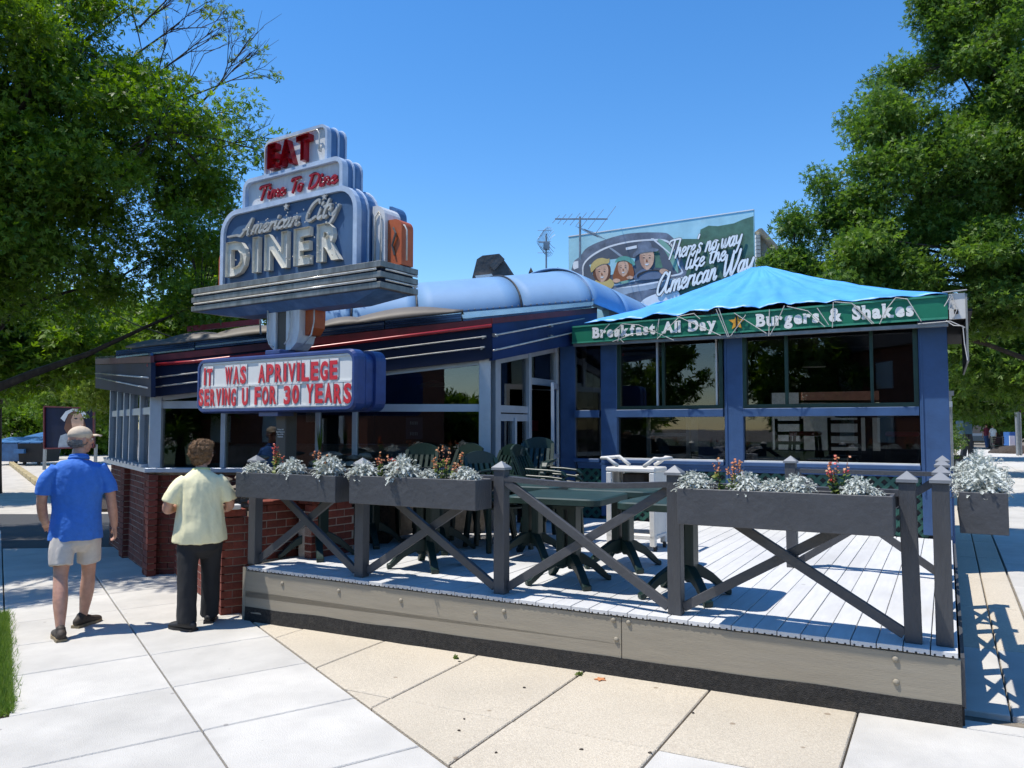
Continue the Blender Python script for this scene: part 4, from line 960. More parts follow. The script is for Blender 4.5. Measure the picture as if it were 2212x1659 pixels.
slabtext('Breakfast All Day', B, B.hit(1281, 715, BY)[0], B.hit(1547, 700, BY)[0], lambda x: bz(x,.24), lambda x: (bz(x,1)-bz(x,0))*.60, BY-.012, 'letter', band)
slabtext('Burgers & Shakes', B, B.hit(1634, 690, BY)[0], B.hit(1974, 675, BY)[0], lambda x: bz(x,.24), lambda x: (bz(x,1)-bz(x,0))*.60, BY-.012, 'letter', band)
sx_, sz_ = bh(1592, 696); st = [(sx_+(.105 if i % 2 == 0 else .045)*math.sin(i*math.pi/5), sz_+(.105 if i % 2 == 0 else .045)*math.cos(i*math.pi/5)) for i in range(10)]
MB(B).prism(st, BY-.014, BY-.004).build('star', K['gold'], band, fix=True)
MB(B).box(sx_-.012, sx_+.006, BY-.022, BY-.015, sz_-.12, sz_+.10).build('star_bar', K['black'], band)
x_, y_, z_, par = nosmoke; b = MB(B); xx = x_
for ch in 'No Smoking': 
    if ch == ' ': xx += .01; continue
    xx += gl_add(b, ch, xx, y_, z_+.008, .028, .032, .01, .001)+.003
b.build('lettering', K['black'], par)
# brush-script strokes
GLY = {
'T': (.7, [[(0,.85),(.12,1),(.8,1.02)], [(.45,1),(.36,.5),(.25,0)]]), 'h': (.5, [[(.05,0),(.12,.5),(.2,1)], [(.08,.15),(.22,.45),(.34,.5),(.36,.2),(.42,0),(.52,.1)]]),
'e': (.4, [[(.06,.22),(.25,.28),(.33,.42),(.22,.5),(.09,.4),(.06,.18),(.16,0),(.3,.02),(.42,.15)]]), 'r': (.36, [[(.05,0),(.12,.5)], [(.09,.28),(.22,.47),(.36,.46)]]),
's': (.36, [[(.34,.45),(.2,.52),(.1,.4),(.26,.22),(.24,.04),(.02,.06)]]), "'": (.14, [[(.1,1),(.05,.8)]]),
'n': (.48, [[(.05,0),(.12,.5)], [(.08,.2),(.2,.45),(.32,.48),(.34,.05),(.42,.0),(.5,.12)]]), 'o': (.44, [[(.22,.5),(.07,.35),(.06,.12),(.18,0),(.32,.1),(.35,.35),(.22,.5),(.44,.45)]]),
'w': (.64, [[(.05,.48),(.08,.15),(.16,0),(.28,.2),(.33,.48),(.32,.12),(.4,0),(.54,.2),(.6,.5)]]), 'a': (.48, [[(.34,.46),(.2,.5),(.07,.33),(.06,.1),(.16,0),(.3,.15),(.37,.5)], [(.37,.5),(.34,.12),(.42,0),(.5,.1)]]),
'y': (.48, [[(.05,.5),(.08,.2),(.2,.08),(.36,.25),(.43,.5)], [(.43,.5),(.36,0),(.24,-.35),(.1,-.4),(.06,-.28)]]), 'l': (.30, [[(.24,1.0),(.14,.6),(.10,.12),(.18,0),(.28,.1)]]),
'i': (.26, [[(.1,.5),(.08,.12),(.16,0),(.24,.12)], [(.13,.70),(.15,.80)]]), 'k': (.48, [[(.05,0),(.12,.5),(.2,1)], [(.4,.5),(.14,.22),(.3,.08),(.42,0),(.5,.08)]]),
't': (.32, [[(.16,.9),(.1,.3),(.14,.02),(.28,.08)], [(0,.58),(.34,.62)]]), 'm': (.74, [[(.05,0),(.12,.5)], [(.09,.25),(.2,.47),(.32,.46),(.32,0)], [(.34,.25),(.46,.47),(.58,.46),(.58,.04),(.66,0),(.74,.12)]]),
'c': (.38, [[(.34,.42),(.22,.5),(.07,.33),(.07,.12),(.18,0),(.38,.1)]]), 'A': (.98, [[(.62,.85),(.42,1),(.14,.62),(.1,.16),(.3,0),(.6,.35),(.74,.95)], [(.74,.95),(.66,.2),(.8,0),(.95,.15)]]),
'W': (1.05, [[(.02,.8),(.14,.98),(.18,.4),(.28,0),(.5,.4),(.58,.95)], [(.58,.95),(.6,.2),(.7,0),(.92,.5),(1.0,1.05)]]),
'M': (.6, []), 'D': (.66, [[(.18,.98),(.1,.5),(.04,0)], [(0,.9),(.35,1),(.62,.72),(.5,.2),(.22,0),(.04,.02)]]), 'C': (.6, [[(.56,.82),(.45,1),(.2,.82),(.08,.4),(.12,.08),(.3,0),(.56,.15)]]),
'Q': (.85, [[(-.15,.10),(.1,.02),(.3,.3),(.62,1)], [(.62,1),(.58,.5),(.6,0),(.68,.02)], [(.22,.36),(.62,.38)]]) }
def smooth_pts(pts, k=5):
    if len(pts) < 3: return [Vector(p) for p in pts]
    P_ = [Vector(p) for p in pts]; P_ = [P_[0]*2-P_[1]]+P_+[P_[-1]*2-P_[-2]]; out = []
    for i in range(1, len(P_)-2):
        for j in range(k):
            t = j/k; a, b_, c_, d = P_[i-1:i+3]
            out.append(.5*((2*b_)+(-a+c_)*t+(2*a-5*b_+4*c_-d)*t*t+(-a+3*b_-3*c_+d)*t**3))
    return out+[P_[-2]]
def ribbon(b, pts, w, y0, y1):
    """flat stroke with round ends in the x-z plane, between depths y0 and y1"""
    n = len(pts); L_, R_ = [], []
    for i in range(n):
        t = (pts[min(i+1, n-1)]-pts[max(i-1, 0)]); t = t.normalized() if t.length else Vector((1, 0)); nn_ = Vector((-t.y, t.x))*w/2
        L_.append(pts[i]+nn_); R_.append(pts[i]-nn_)
    t = (pts[-1]-pts[-2]).normalized(); L_.append(pts[-1]+t*w*.45+Vector((-t.y, t.x))*w*.2); R_.append(pts[-1]+t*w*.45-Vector((-t.y, t.x))*w*.2)
    t = (pts[0]-pts[1]).normalized(); L_.insert(0, pts[0]+t*w*.45-Vector((-t.y, t.x))*w*.2); R_.insert(0, pts[0]+t*w*.45+Vector((-t.y, t.x))*w*.2)
    m_ = len(L_); vs = [(p.x, y0, p.y) for p in L_]+[(p.x, y0, p.y) for p in R_]+[(p.x, y1, p.y) for p in L_]+[(p.x, y1, p.y) for p in R_]; fs = []
    for i in range(m_-1):
        fs += [(i, i+1, m_+i+1, m_+i), (2*m_+i, 3*m_+i, 3*m_+i+1, 2*m_+i+1), (i, 2*m_+i, 2*m_+i+1, i+1), (m_+i, m_+i+1, 3*m_+i+1, 3*m_+i)]
    fs += [(0, m_, 3*m_, 2*m_), (m_-1, 3*m_-1, 4*m_-1, 2*m_-1)]
    b._add(vs, fs)
def script(txt, fr, xa, xb, z0, rise, hgt, w, y, depth, m, parent, shear=.3, name='letter', back=None, extra=0):
    adv = [(.32 if ch == ' ' else GLY[ch][0]) for ch in txt]; k = (xb-xa)/sum(adv); x = xa; st_ = 0
    for ch, a in zip(txt, adv):
        if ch != ' ':
            f = MB(fr); g2 = MB(fr)
            for s_ in GLY[ch][1]:
                pts = smooth_pts([(x+px*k+py*hgt*shear, z0+rise*(x+px*k-xa)+py*hgt) for px, py in s_]); st_ += 1
                yy = y-.0004*(st_ % 7)
                ribbon(f, pts, w, yy, yy+depth)
                if back: ribbon(g2, pts, w*1.55, y+depth+.002+.0004*(st_ % 7), y+depth+.004+.0004*(st_ % 7))
            o = f.build(name, K[m], parent, fix=True)
            if back: g2.build('letter_outline', K[back], o, fix=True)
        x += a*k
# ================================================================ PYLON SIGN
pyl = thing('pylon_sign', 'stepped blue neon sign reading Eat, Time To Dine, American City Diner on a brown pole', 'sign', SG.P(0, 0, gz(-2.45)), SG.deg)
def sbox(x0, x1, y0, y1, z0, z1, m, name, bevel=0, parent=None): return MB(SG).box(x0, x1, y0, y1, z0, z1).build(name, K[m], parent or pyl, bevel=bevel)
PO = (SG.hit(593,700,-.08)[0]+SG.hit(627,700,-.08)[0])/2
sbox(PO-.082, PO+.082, -.08, .08, -.1, 3.0, 'pole', 'pole', .01)
SGp = Fr(SG.P(PO,0,0).x, SG.P(PO,0,0).y, SG.deg)
def arch(x0, x1, z0, z1, r, n=6):            # rectangle with rounded top corners
    p = [(x0, z0), (x1, z0)]
    for i in range(n+1): a = i/n*math.pi/2; p.append((x1-r+r*math.cos(a), z1-r+r*math.sin(a)))
    for i in range(n+1): a = math.pi/2+i/n*math.pi/2; p.append((x0+r+r*math.cos(a), z1-r+r*math.sin(a)))
    return p
def framed(x0, x1, z0, z1, r, t, y0, y1, rim, face, nm, recess=.035):
    """box with a proud rounded rim round a recessed face"""
    body = MB(SG).prism(arch(x0+.004, x1-.004, z0, z1-.004, r), y0+recess+.012, y1).build(nm+'_body', K['signblue'], pyl, fix=True)
    MB(SG).prism(arch(x0+t*.8, x1-t*.8, z0+.002, z1-t*.8, max(r-t, .02)), y0+recess, y0+recess+.010).build(nm+'_face', K[face], pyl, fix=True)
    O, I = arch(x0, x1, z0, z1, r), arch(x0+t, x1-t, z0, z1-t, max(r-t, .02)); n = len(O); b = MB(SG)
    vs = [(x, y0, z) for x, z in O]+[(x, y0, z) for x, z in I]+[(x, y0+recess+.03, z) for x, z in O]+[(x, y0+recess+.03, z) for x, z in I]
    fs = []
    for i in range(1, n):
        j = (i+1) % n; fs += [(i, j, n+j, n+i), (i, 2*n+i, 2*n+j, j), (n+i, n+j, 3*n+j, 3*n+i)]
    b._add(vs, fs); b.build(nm+'_rim', K[rim], pyl, fix=False)
    for yy in (y0+.16, y1): MB(SG).tube([(x, yy, z) for x, z in O[1:]+O[:1]], .014, 6).build('edge_bead', K['signrim'], pyl)
LZ0, LZ1 = 3.02, 3.30
yf = -.19
framed(-1.08, 1.07, LZ1-.02, 4.14, .27, .055, yf, .12, 'signrim', 'signdeep', 'main_panel')
framed(-.74, .83, 4.10, 4.47, .12, .045, yf+.03, .12, 'signrim', 'signwhite', 'middle_panel', .05)
framed(-.42, .57, 4.43, 4.87, .10, .03, yf+.06, .14, 'signrim', 'signwhite', 'top_panel', .03)
# stepped steel ledge with neon lines
for i in range(3):
    z0 = LZ0+i*.102; ex_ = .0
    sbox(-1.50, 1.46, -.26, .30, z0, z0+.060, 'signsteel', 'ledge_fin', .004)
    if i: sbox(-1.46, 1.42, -.22, .26, z0-.041, z0-.001, 'navy', 'ledge_core')
    if i:
        MB(SG).tube([(-1.44,-.262,z0-.02),(1.40,-.262,z0-.02)], .012, 8).build('neon_tube', K['neon'], pyl, smooth=True)
        MB(SG).tube([(1.47,-.2,z0-.02),(1.47,.27,z0-.02)], .010, 8).build('neon_tube', K['neon'], pyl, smooth=True)
b = MB(SG); b._add([(-1.45,-.22,LZ0-.002),(1.40,-.22,LZ0-.002),(1.40,.26,LZ0-.002),(-1.45,.26,LZ0-.002),(-.9,-.1,LZ0-.09),(.95,-.1,LZ0-.09),(.95,.15,LZ0-.09),(-.9,.15,LZ0-.09)],[(0,1,5,4),(1,2,6,5),(2,3,7,6),(3,0,4,7),(4,5,6,7)]); b.build('soffit', K['signblue'], pyl, fix=True)
# side fins: white then orange, with neon outlines
for s_ in (-1, 1):
    a, b_ = (1.085, 1.255) if s_ > 0 else (-1.26, -1.095)
    def finpoly(x0, x1, z1, r): 
        p = [(x0, LZ1), (x1, LZ1)]
        if s_ > 0: p += [(x1-r+r*math.cos(i/5*math.pi/2), z1-r+r*math.sin(i/5*math.pi/2)) for i in range(6)]+[(x0, z1)]
        else: p += [(x1, z1)]+[(x0+r+r*math.cos(math.pi/2+i/5*math.pi/2), z1-r+r*math.sin(math.pi/2+i/5*math.pi/2)) for i in range(6)]
        return p
    MB(SG).prism(finpoly(a, b_, 3.93, .13), .02, .26).build('white_fin', K['signwhite'], pyl, fix=True)
    MB(SG).prism(finpoly(a+(.0 if s_ > 0 else .04), b_-(.04 if s_ > 0 else 0), 3.99, .13), .27, .40).build('rear_fin', K['signblue'], pyl, fix=True)
    a, b_ = (1.26, 1.44) if s_ > 0 else (-1.44, -1.265)
    MB(SG).prism(finpoly(a, b_, 3.77, .09), .06, .24).build('orange_fin', K['signorange'], pyl, fix=True)
    for (x0, x1, zt2_, y) in ((1.13*s_, 1.21*s_, 3.86, .005), (1.475*s_, 1.475*s_, 3.70, .1)):
        pts = [(x1, y, LZ1+.04), (x1, y, zt2_-.05), (x1-.03*s_, y, zt2_)] + ([(x0, y, zt2_-.06), (x0, y, LZ1+.06)] if x0 != x1 else [(x1-.10*s_, y, zt2_+.03)])
        MB(SG).tube(pts, .009, 6).build('neon_tube', K['neon'], pyl, smooth=True)
    MB(SG).tube([(s_*1.36, .05, 3.4), (s_*1.33, .045, 3.5), (s_*1.38, .04, 3.62), (s_*1.34, .05, 3.68)], .012, 6).build('rust_streak_tube', K['rust'], pyl)
# hanging tail: white rounded U with orange cheeks
def tail(x0, x1, z0, r): return [(x0+r-r*math.cos(i/6*math.pi/2), z0+r-r*math.sin(i/6*math.pi/2)) for i in range(7)]+[(x1-r+r*math.sin(i/6*math.pi/2), z0+r-r*math.cos(i/6*math.pi/2)) for i in range(7)]+[(x1, LZ0-.01), (x0, LZ0-.01)]
MB(SGp).prism(tail(-.20, -.083, 2.45, .115)[:0] or [(-.20,LZ0-.01),(-.20,2.66),(-.17,2.56),(-.083,2.50),(-.083,LZ0-.01)], -.10, .14).build('tail_left', K['signwhite'], pyl, fix=True)
MB(SGp).prism([(.083,LZ0-.01),(.083,2.50),(.16,2.51),(.25,2.58),(.29,2.70),(.29,LZ0-.01)], -.10, .14).build('tail_right', K['signwhite'], pyl, fix=True)
MB(SGp).prism([(.295,LZ0-.01),(.295,2.66),(.34,2.67),(.40,2.74),(.41,2.85),(.41,LZ0-.01)], -.02, .16).build('cheek_right', K['signorange'], pyl, fix=True)
MB(SGp).prism([(-.205,LZ0-.01),(-.205,2.70),(-.25,2.72),(-.26,LZ0-.01)], -.05, .16).build('cheek_left', K['signorange'], pyl, fix=True)
MB(SGp).tube([(-.185,-.125,LZ0-.03),(-.185,-.125,2.66),(-.15,-.125,2.58),(-.09,-.125,2.55)], .010, 8).build('neon_tube', K['neon'], pyl, smooth=True)
MB(SGp).tube([(.17,-.125,LZ0-.1),(.17,-.125,2.72),(.15,-.125,2.62),(.09,-.125,2.57)], .008, 8).build('neon_tube', K['neon'], pyl, smooth=True)
MB(SGp).tube([(.44,-.03,LZ0-.05),(.44,-.03,2.8),(.40,-.03,2.66),(.3,-.05,2.56)], .008, 8).build('neon_tube', K['neon'], pyl, smooth=True)
# letters
def channel(txt, x0, x1, z, hgt, y_face, depth, m, bold=.03, tube=True, gap=.10, spc=.3, rise=0, wall=True):
    tot = line_w(txt, 1, bold, gap, spc); k = (x1-x0)/tot; x = x0
    for ch in txt:
        if ch == ' ': x += (spc+gap)*k; continue
        vs, fs, w = glyph(ch, bold, 0, 'BOTH'); sz = hgt/.73; b = MB(SG)
        # recessed back plate + open-faced side walls
        b._add([(x+v[0]*k, y_face-.02, z+v[1]*sz) for v in vs], fs)
        vs2, fs2, _ = glyph(ch, bold, .5, 'NONE'); b._add([(x+v[0]*k, y_face-depth/2-v[2]*depth*.98, z+v[1]*sz) for v in vs2], fs2)
        o = b.build('letter', K[m], pyl)
        x += w*k+gap*k
channel('DINER', -.95, .86, 3.40, .37, yf+.03, .055, 'signletter', .05, gap=.2)
channel('EAT', -.31, .34, 4.53, .26, yf+.09, .08, 'signred', .045, gap=.16)
for ch, xa in (('E',-.24),): pass
script('Qmerican', SG, -.76, .20, 3.825, .0, .17, .026, yf-.0, .035, 'signgrey', pyl, shear=.45)
script('City', SG, .30, .78, 3.84, .0, .20, .028, yf-.0, .035, 'signgrey', pyl, shear=.45)
MB(SG).box(-.96, -.78, yf, yf+.03, 3.835, 3.855).build('script_dash', K['signgrey'], pyl)
for (x, z) in ((.02, 4.045), (.60, 4.06)): MB(SG).prism([(x+(.045 if i % 2 == 0 else .018)*math.sin(i*math.pi/5), z+(.045 if i % 2 == 0 else .018)*math.cos(i*math.pi/5)) for i in range(10)], yf+.0, yf+.02).build('star', K['signgrey'], pyl, fix=True)
script('Time', SG, -.50, -.07, 4.205, .0, .15, .024, yf+.05, .02, 'signred', pyl, shear=.2); script('To', SG, .02, .20, 4.205, 0, .15, .024, yf+.05, .02, 'signred', pyl, shear=.2); script('Dine', SG, .30, .72, 4.205, 0, .15, .024, yf+.05, .02, 'signred', pyl, shear=.2)
random.seed(3)
b = MB(SG)
for k in range(30):                            # glass electrode caps of the dead neon
    x = random.uniform(-.62, .8); b.ball((x, yf-.012, random.choice((3.84, 3.90, 3.95))+random.uniform(-.02,.02)), .008, 5, 4)
for k in range(26): x = random.uniform(-.48, .70); b.ball((x, yf+.035, random.uniform(4.18, 4.32)), .007, 5, 4)
for k in range(20): x = random.uniform(-.9, .85); b.ball((x, yf-.05, random.uniform(3.40, 3.64)), .008, 5, 4)
b.build('tube_electrodes', K['neon'], pyl, smooth=True)['kind'] = 'stuff'
MB(SG).tube([(-.38,yf+.045,4.5),(-.38,yf+.045,4.78),(-.33,yf+.045,4.82),(.43,yf+.045,4.82),(.47,yf+.045,4.77),(.47,yf+.045,4.58),(.50,yf+.045,4.56),(.50,yf+.045,4.64)], .008, 6).build('neon_tube', K['neon'], pyl, smooth=True)
# plaque lettering on the pole
for i, t_ in enumerate(('Waiting Hall', 'Gates Donated to', 'Page & Bibb', 'Foundation')):
    b = MB(SGp); tot = line_w(t_, 1, 0, .06, .3); k = min(.13/tot, .02); x = -k*tot/2
    for ch in t_:
        if ch == ' ': x += .36*k; continue
        x += gl_add(b, ch, x, -.0825, 1.645-i*.026, k, .02, 0, .0008)+.06*k
    b.build('plaque_lettering', K['letter'], pyl)

# ================================================================ READER BOARD
rb = thing('reader_board', 'changeable letter board reading It was aprivilege serving U for 30 years', 'sign', SG.P(0, 0, 1.86), SG.deg)
def rrect(x0, x1, z0, z1, r, n=5):
    p = []
    for (cx_, cz_, a0) in ((x1-r, z1-r, 0), (x0+r, z1-r, 90), (x0+r, z0+r, 180), (x1-r, z0+r, 270)):
        for i in range(n+1): a = rad(a0+90*i/n); p.append((cx_+r*math.cos(a), cz_+r*math.sin(a)))
    return p
RX0, RX1, RZ0, RZ1 = -1.38, 1.13, 1.835, 2.455
RY = -.25
def cabinet(y0, y1, nm, face):
    O, I = rrect(RX0, RX1, RZ0, RZ1, .11), rrect(RX0+.045, RX1-.045, RZ0+.045, RZ1-.045, .085); n = len(O)
    yy = y0 if face else y1; sgn = 1 if face else -1
    b = MB(SG); O2 = rrect(RX0+.018, RX1-.018, RZ0+.018, RZ1-.018, .10)
    rings = [[(x, y0 if not face else y0+.035, z) for x, z in (O)]]
    b._add([(x, y0+.03, z) for x, z in O]+[(x, y1-.03, z) for x, z in O]+[(x, y0, z) for x, z in O2]+[(x, y0, z) for x, z in I]+[(x, y0+.03, z) for x, z in I]+[(x, y1, z) for x, z in O2],
        [(i, n+i, n+(i+1) % n, (i+1) % n) for i in range(n)]+[(i, (i+1) % n, 2*n+(i+1) % n, 2*n+i) for i in range(n)]+[(2*n+i, 2*n+(i+1) % n, 3*n+(i+1) % n, 3*n+i) for i in range(n)]
        +[(3*n+i, 3*n+(i+1) % n, 4*n+(i+1) % n, 4*n+i) for i in range(n)]+[(n+i, 5*n+i, 5*n+(i+1) % n, n+(i+1) % n) for i in range(n)]+[tuple(range(5*n, 6*n))])
    return b.build(nm, K['rbblue'], rb, smooth=False, fix=False)
cabinet(RY, RY+.17, 'front_cabinet', True)
MB(SG).prism(rrect(RX0+.03, RX1-.03, RZ0+.03, RZ1-.03, .1), RY+.172, RY+.29).build('cabinet_core', K['rbblue'], rb, fix=True)
MB(SG).prism(rrect(RX0, RX1, RZ0, RZ1, .11), RY+.292, RY+.44).build('rear_cabinet', K['rbblue'], rb, fix=True)
MB(SG).prism(rrect(RX0+.04, RX1-.04, RZ0+.04, RZ1-.04, .088), RY+.02, RY+.028).build('reader_face', K['rbface'], rb, fix=True)
for x0, x1 in ((RX0+.10, -.12), (-.115, RX1-.06)):
    for z in (2.395, 2.135, 1.90): MB(SG).box(x0, x1, RY+.008, RY+.019, z-.010, z+.010).build('letter_rail', K['rbface'], rb)
MB(SG).box(PO-.12, PO+.12, RY+.04, RY+.26, RZ1, RZ1+.05).build('pole_collar', K['rbblue'], rb, bevel=.008)
MB(SG).box(PO-.2, PO+.1, RY+.04, RY+.26, RZ0-.04, RZ0).build('pole_bracket', K['rbblue'], rb)
def reader(txt, x0, x1, z, hgt):
    words = txt; adv = []
    for ch in txt: adv.append({' ': .17}.get(ch, .0))
    cw = lambda ch: {'I': .35, 'W': 1.25, 'M': 1.2, ' ': .75, '1': .6}.get(ch, 1.0)
    tot = sum(cw(c_) for c_ in txt)+.28*(len(txt)-1); k = (x1-x0)/tot; x = x0
    for i, ch in enumerate(txt):
        w = cw(ch)*k
        if ch != ' ':
            vs, fs, gw = glyph(ch, .038, .002); b = MB(SG); zz = z+random.uniform(-.006,.006)
            b._add([(x+v[0]*w/gw, RY+.004-v[2], zz+v[1]*hgt/.73) for v in vs], fs)
            o = b.build('letter', K['rbred'], rb)
            MB(SG).box(x-.008, x+w+.008, RY+.0105, RY+.0125, z-.015, z+hgt+.02).build('letter_card', K['rbface'], o)
        x += w+.28*k
reader('IT', -1.25, -1.10, 2.158, .19); reader('WAS', -.87, -.515, 2.162, .185); reader('APRIVILEGE', -.31, .88, 2.162, .185)
reader('SERVING', -1.335, -.68, 1.925, .185); reader('U', -.575, -.475, 1.925, .185); reader('FOR', -.365, -.02, 1.925, .185); reader('30', .10, .33, 1.925, .185); reader('YEARS', .44, 1.075, 1.925, .19)

# ================================================================ BILLBOARD (painted panel, real thin sheet on posts)
bp0 = atY(1228, 512, 16.4); ang = -32
BB = Fr(bp0.x, bp0.y, ang)
xR, zT = BB.hit(1628, 454); ZT = bp0.z
bb = thing('billboard', "painted billboard of a family in a car reading There's no way like the American Way", 'billboard', BB.P(xR/2, 0, 3.0), ang)
def zt_b(x): return ZT+(zT-ZT)*x/xR
ZB = 3.35
def paint(name, col, rough=.5, var=.1, scale=2, **k): K[name] = mat(name, col, rough, var=var, scale=scale, **k)
paint('p_sky', (.36,.62,.70), dirt=.5, dirtcol=(.6,.75,.76)); paint('p_green', (.075,.17,.115), var=.25, scale=4, dirt=.4, dirtcol=(.09,.16,.14)); paint('p_car', (.15,.18,.24), var=.3, scale=3, dirt=.4, dirtcol=(.30,.35,.42))
paint('p_grey', (.30,.36,.43), var=.2, dirt=.5, dirtcol=(.5,.56,.62)); paint('p_white', (.72,.74,.76)); paint('p_int', (.085,.10,.13), dirt=.3, dirtcol=(.16,.19,.24)); paint('p_skin', (.62,.38,.26), var=.12, scale=9)
paint('p_skin2', (.45,.25,.17), var=.12, scale=9); paint('p_yel', (.55,.42,.16)); paint('p_teal', (.12,.36,.30)); paint('p_hair', (.13,.05,.025)); paint('p_aub', (.28,.09,.03)); paint('p_ltgreen', (.2,.38,.30)); paint('p_dark', (.02,.022,.03)); paint('p_suit', (.12,.16,.24)); paint('p_wheel', (.03,.035,.045))
MB(BB).prism([(0,ZB),(xR,ZB),(xR,zt_b(xR)),(0,ZT)], .0, .05).build('panel', K['p_sky'], bb, fix=True)
MB(BB).prism([(0,ZT),(xR,zt_b(xR)),(xR,zt_b(xR)+.02),(0,ZT+.02)], -.01, .06).build('top_edge', K['white'], bb, fix=True)
for x in (.4, 2.0, 3.6): MB(BB).box(x-.06, x+.06, .06, .16, 2.6, 5.2).build('support_post', K['steel'], bb)
bc = lambda x, y: ((1650+x/2.765)/1.4466, (620+y/2.765)/1.4466)
lay = [0]
def pp(pts, m, name='painted_shape', sm=True, clipit=True):
    lay[0] += 1; q = [BB.hit(*bc(x, y)) for x, y in pts]
    if sm:
        n = len(q); out = []
        for i in range(n):
            a, b_, c_, d = [Vector(q[(i+j-1) % n]) for j in range(4)]
            for j in range(4):
                t = j/4; out.append(tuple(.5*((2*b_)+(-a+c_)*t+(2*a-5*b_+4*c_-d)*t*t+(-a+3*b_-3*c_+d)*t**3)))
        q = out
    q = [(x, min(z, zt_b(x)-.01)) for x, z in clip(clip(clip(q, (0.005, 0), (1, 0)), (xR-.005, 0), (-1, 0)), (0, ZB+.01), (0, 1))]
    y = -.0006*lay[0]
    return MB(BB).prism(q, y, y+.0005).build(name, K[m], bb, fix=True)
pp([(1260,360),(1350,350),(1480,350),(1490,270),(1560,235),(1640,240),(1780,215),(1860,180),(1990,140),(1990,1100),(1300,1100)], 'p_green', sm=False)
pp([(1000,700),(1300,660),(1300,1100),(700,1100),(700,760)], 'p_grey', sm=False)
pp([(390,560),(450,500),(520,420),(700,345),(900,300),(1150,295),(1230,320),(1300,410),(1340,560),(1370,640),(1300,690),(1000,740),(700,790),(400,700)], 'p_car')
pp([(470,640),(480,560),(560,480),(700,410),(900,365),(1120,350),(1220,372),(1270,450),(1310,580),(1320,660),(1000,700),(700,760),(500,720)], 'p_white')
pp([(480,640),(492,565),(570,492),(705,424),(900,379),(1115,365),(1210,386),(1257,455),(1297,580),(1305,648),(1000,688),(700,745),(505,700)], 'p_int')
pp([(390,560),(400,545),(435,540),(436,600),(400,615),(388,600)], 'p_white', sm=False)
pp([(530,575),(700,530),(860,510),(930,520),(900,620),(720,660),(560,660)], 'p_sky', sm=False)
pp([(1120,360),(1180,372),(1260,470),(1300,640),(1260,600),(1200,480)], 'p_ltgreen')
pp([(1090,450),(1125,445),(1165,600),(1100,600)], 'p_green', sm=False)
pp([(700,430),(720,425),(830,505),(810,515)], 'p_grey', sm=False); pp([(1060,345),(1085,345),(1240,480),(1225,480)], 'p_white', sm=False)
pp([(845,425),(940,405),(942,430),(848,448)], 'p_white', sm=False)
def head(cx_, cy_, w, h_, hat, hatpts, hair=None, hp=None, body=None, bm_=None):
    if body: pp(body, bm_)
    if hp: pp(hp, hair)
    pp([(cx_-w/2, cy_-h_*.2), (cx_-w*.4, cy_+h_*.25), (cx_-w*.1, cy_+h_*.5), (cx_+w*.12, cy_+h_*.5), (cx_+w*.42, cy_+h_*.22), (cx_+w/2, cy_-h_*.2), (cx_+w*.3, cy_-h_*.5), (cx_-w*.3, cy_-h_*.5)], 'p_skin')
    pp([(cx_-w/2, cy_-h_*.2), (cx_-w*.4, cy_+h_*.25), (cx_-w*.1, cy_+h_*.5), (cx_-w*.16, cy_+h_*.2), (cx_-w*.3, cy_-h_*.2)], 'p_skin2')
    for sx in (-.2, .2): pp([(cx_+w*sx-w*.1, cy_-h_*.20), (cx_+w*sx, cy_-h_*.24), (cx_+w*sx+w*.1, cy_-h_*.20), (cx_+w*sx, cy_-h_*.215)], 'p_hair')
    for sx in (-.2, .2): pp([(cx_+w*sx-w*.07, cy_-h_*.09), (cx_+w*sx, cy_-h_*.12), (cx_+w*sx+w*.07, cy_-h_*.09), (cx_+w*sx, cy_-h_*.065)], 'p_dark')
    pp([(cx_-w*.12, cy_+h_*.23), (cx_+w*.15, cy_+h_*.21), (cx_+w*.06, cy_+h_*.28), (cx_-w*.05, cy_+h_*.28)], 'p_white')
    pp([(cx_-w*.02, cy_-h_*.02), (cx_+w*.08, cy_+h_*.10), (cx_-w*.05, cy_+h_*.12)], 'p_aub')
    pp(hatpts, hat)
head(640, 645, 110, 150, 'p_yel', [(550,640),(545,580),(590,530),(640,515),(690,525),(705,520),(700,560),(640,570),(590,600)], 'p_hair', [(560,610),(570,680),(620,720),(700,700),(715,610),(690,570),(600,570)], [(570,735),(600,700),(700,690),(745,740),(700,790),(600,790)], 'p_yel')
head(825, 610, 95, 125, 'p_teal', [(755,555),(780,515),(840,500),(900,520),(925,560),(920,580),(850,540),(790,545)], 'p_aub', [(735,690),(760,590),(790,540),(880,540),(915,620),(915,680),(880,700),(780,720)], [(770,700),(800,660),(860,665),(890,690),(860,730),(790,735)], 'p_ltgreen')
head(1030, 530, 125, 170, 'p_car', [(915,510),(920,470),(950,440),(955,385),(1010,372),(1060,380),(1080,425),(1130,440),(1115,460),(1060,462),(980,475)], None, None, [(915,690),(940,650),(1000,610),(1090,620),(1150,650),(1150,690),(1000,705)], 'p_suit')
pp([(945,680),(960,650),(1050,620),(1140,622),(1170,640),(1140,632),(1050,632),(975,665),(955,688)], 'p_dark'); pp([(1140,630),(1160,610),(1200,615),(1220,640),(1200,662),(1160,655)], 'p_skin')
pp([(735,710),(760,695),(795,700),(800,720),(760,730)], 'p_skin'); pp([(855,690),(880,670),(912,680),(900,700)], 'p_skin')
pp([(500,760),(700,790),(1000,740),(1340,680),(1340,700),(1000,770),(720,830),(560,800)], 'p_white', sm=False); pp([(620,800),(1000,755),(1330,690),(1350,720),(1000,800),(700,860)], 'p_grey')
pp([(820,840),(1100,790),(1200,860),(1000,950),(850,930)], 'p_car'); pp([(980,900),(1100,830),(1300,800),(1300,1000),(1000,1000)], 'p_white')
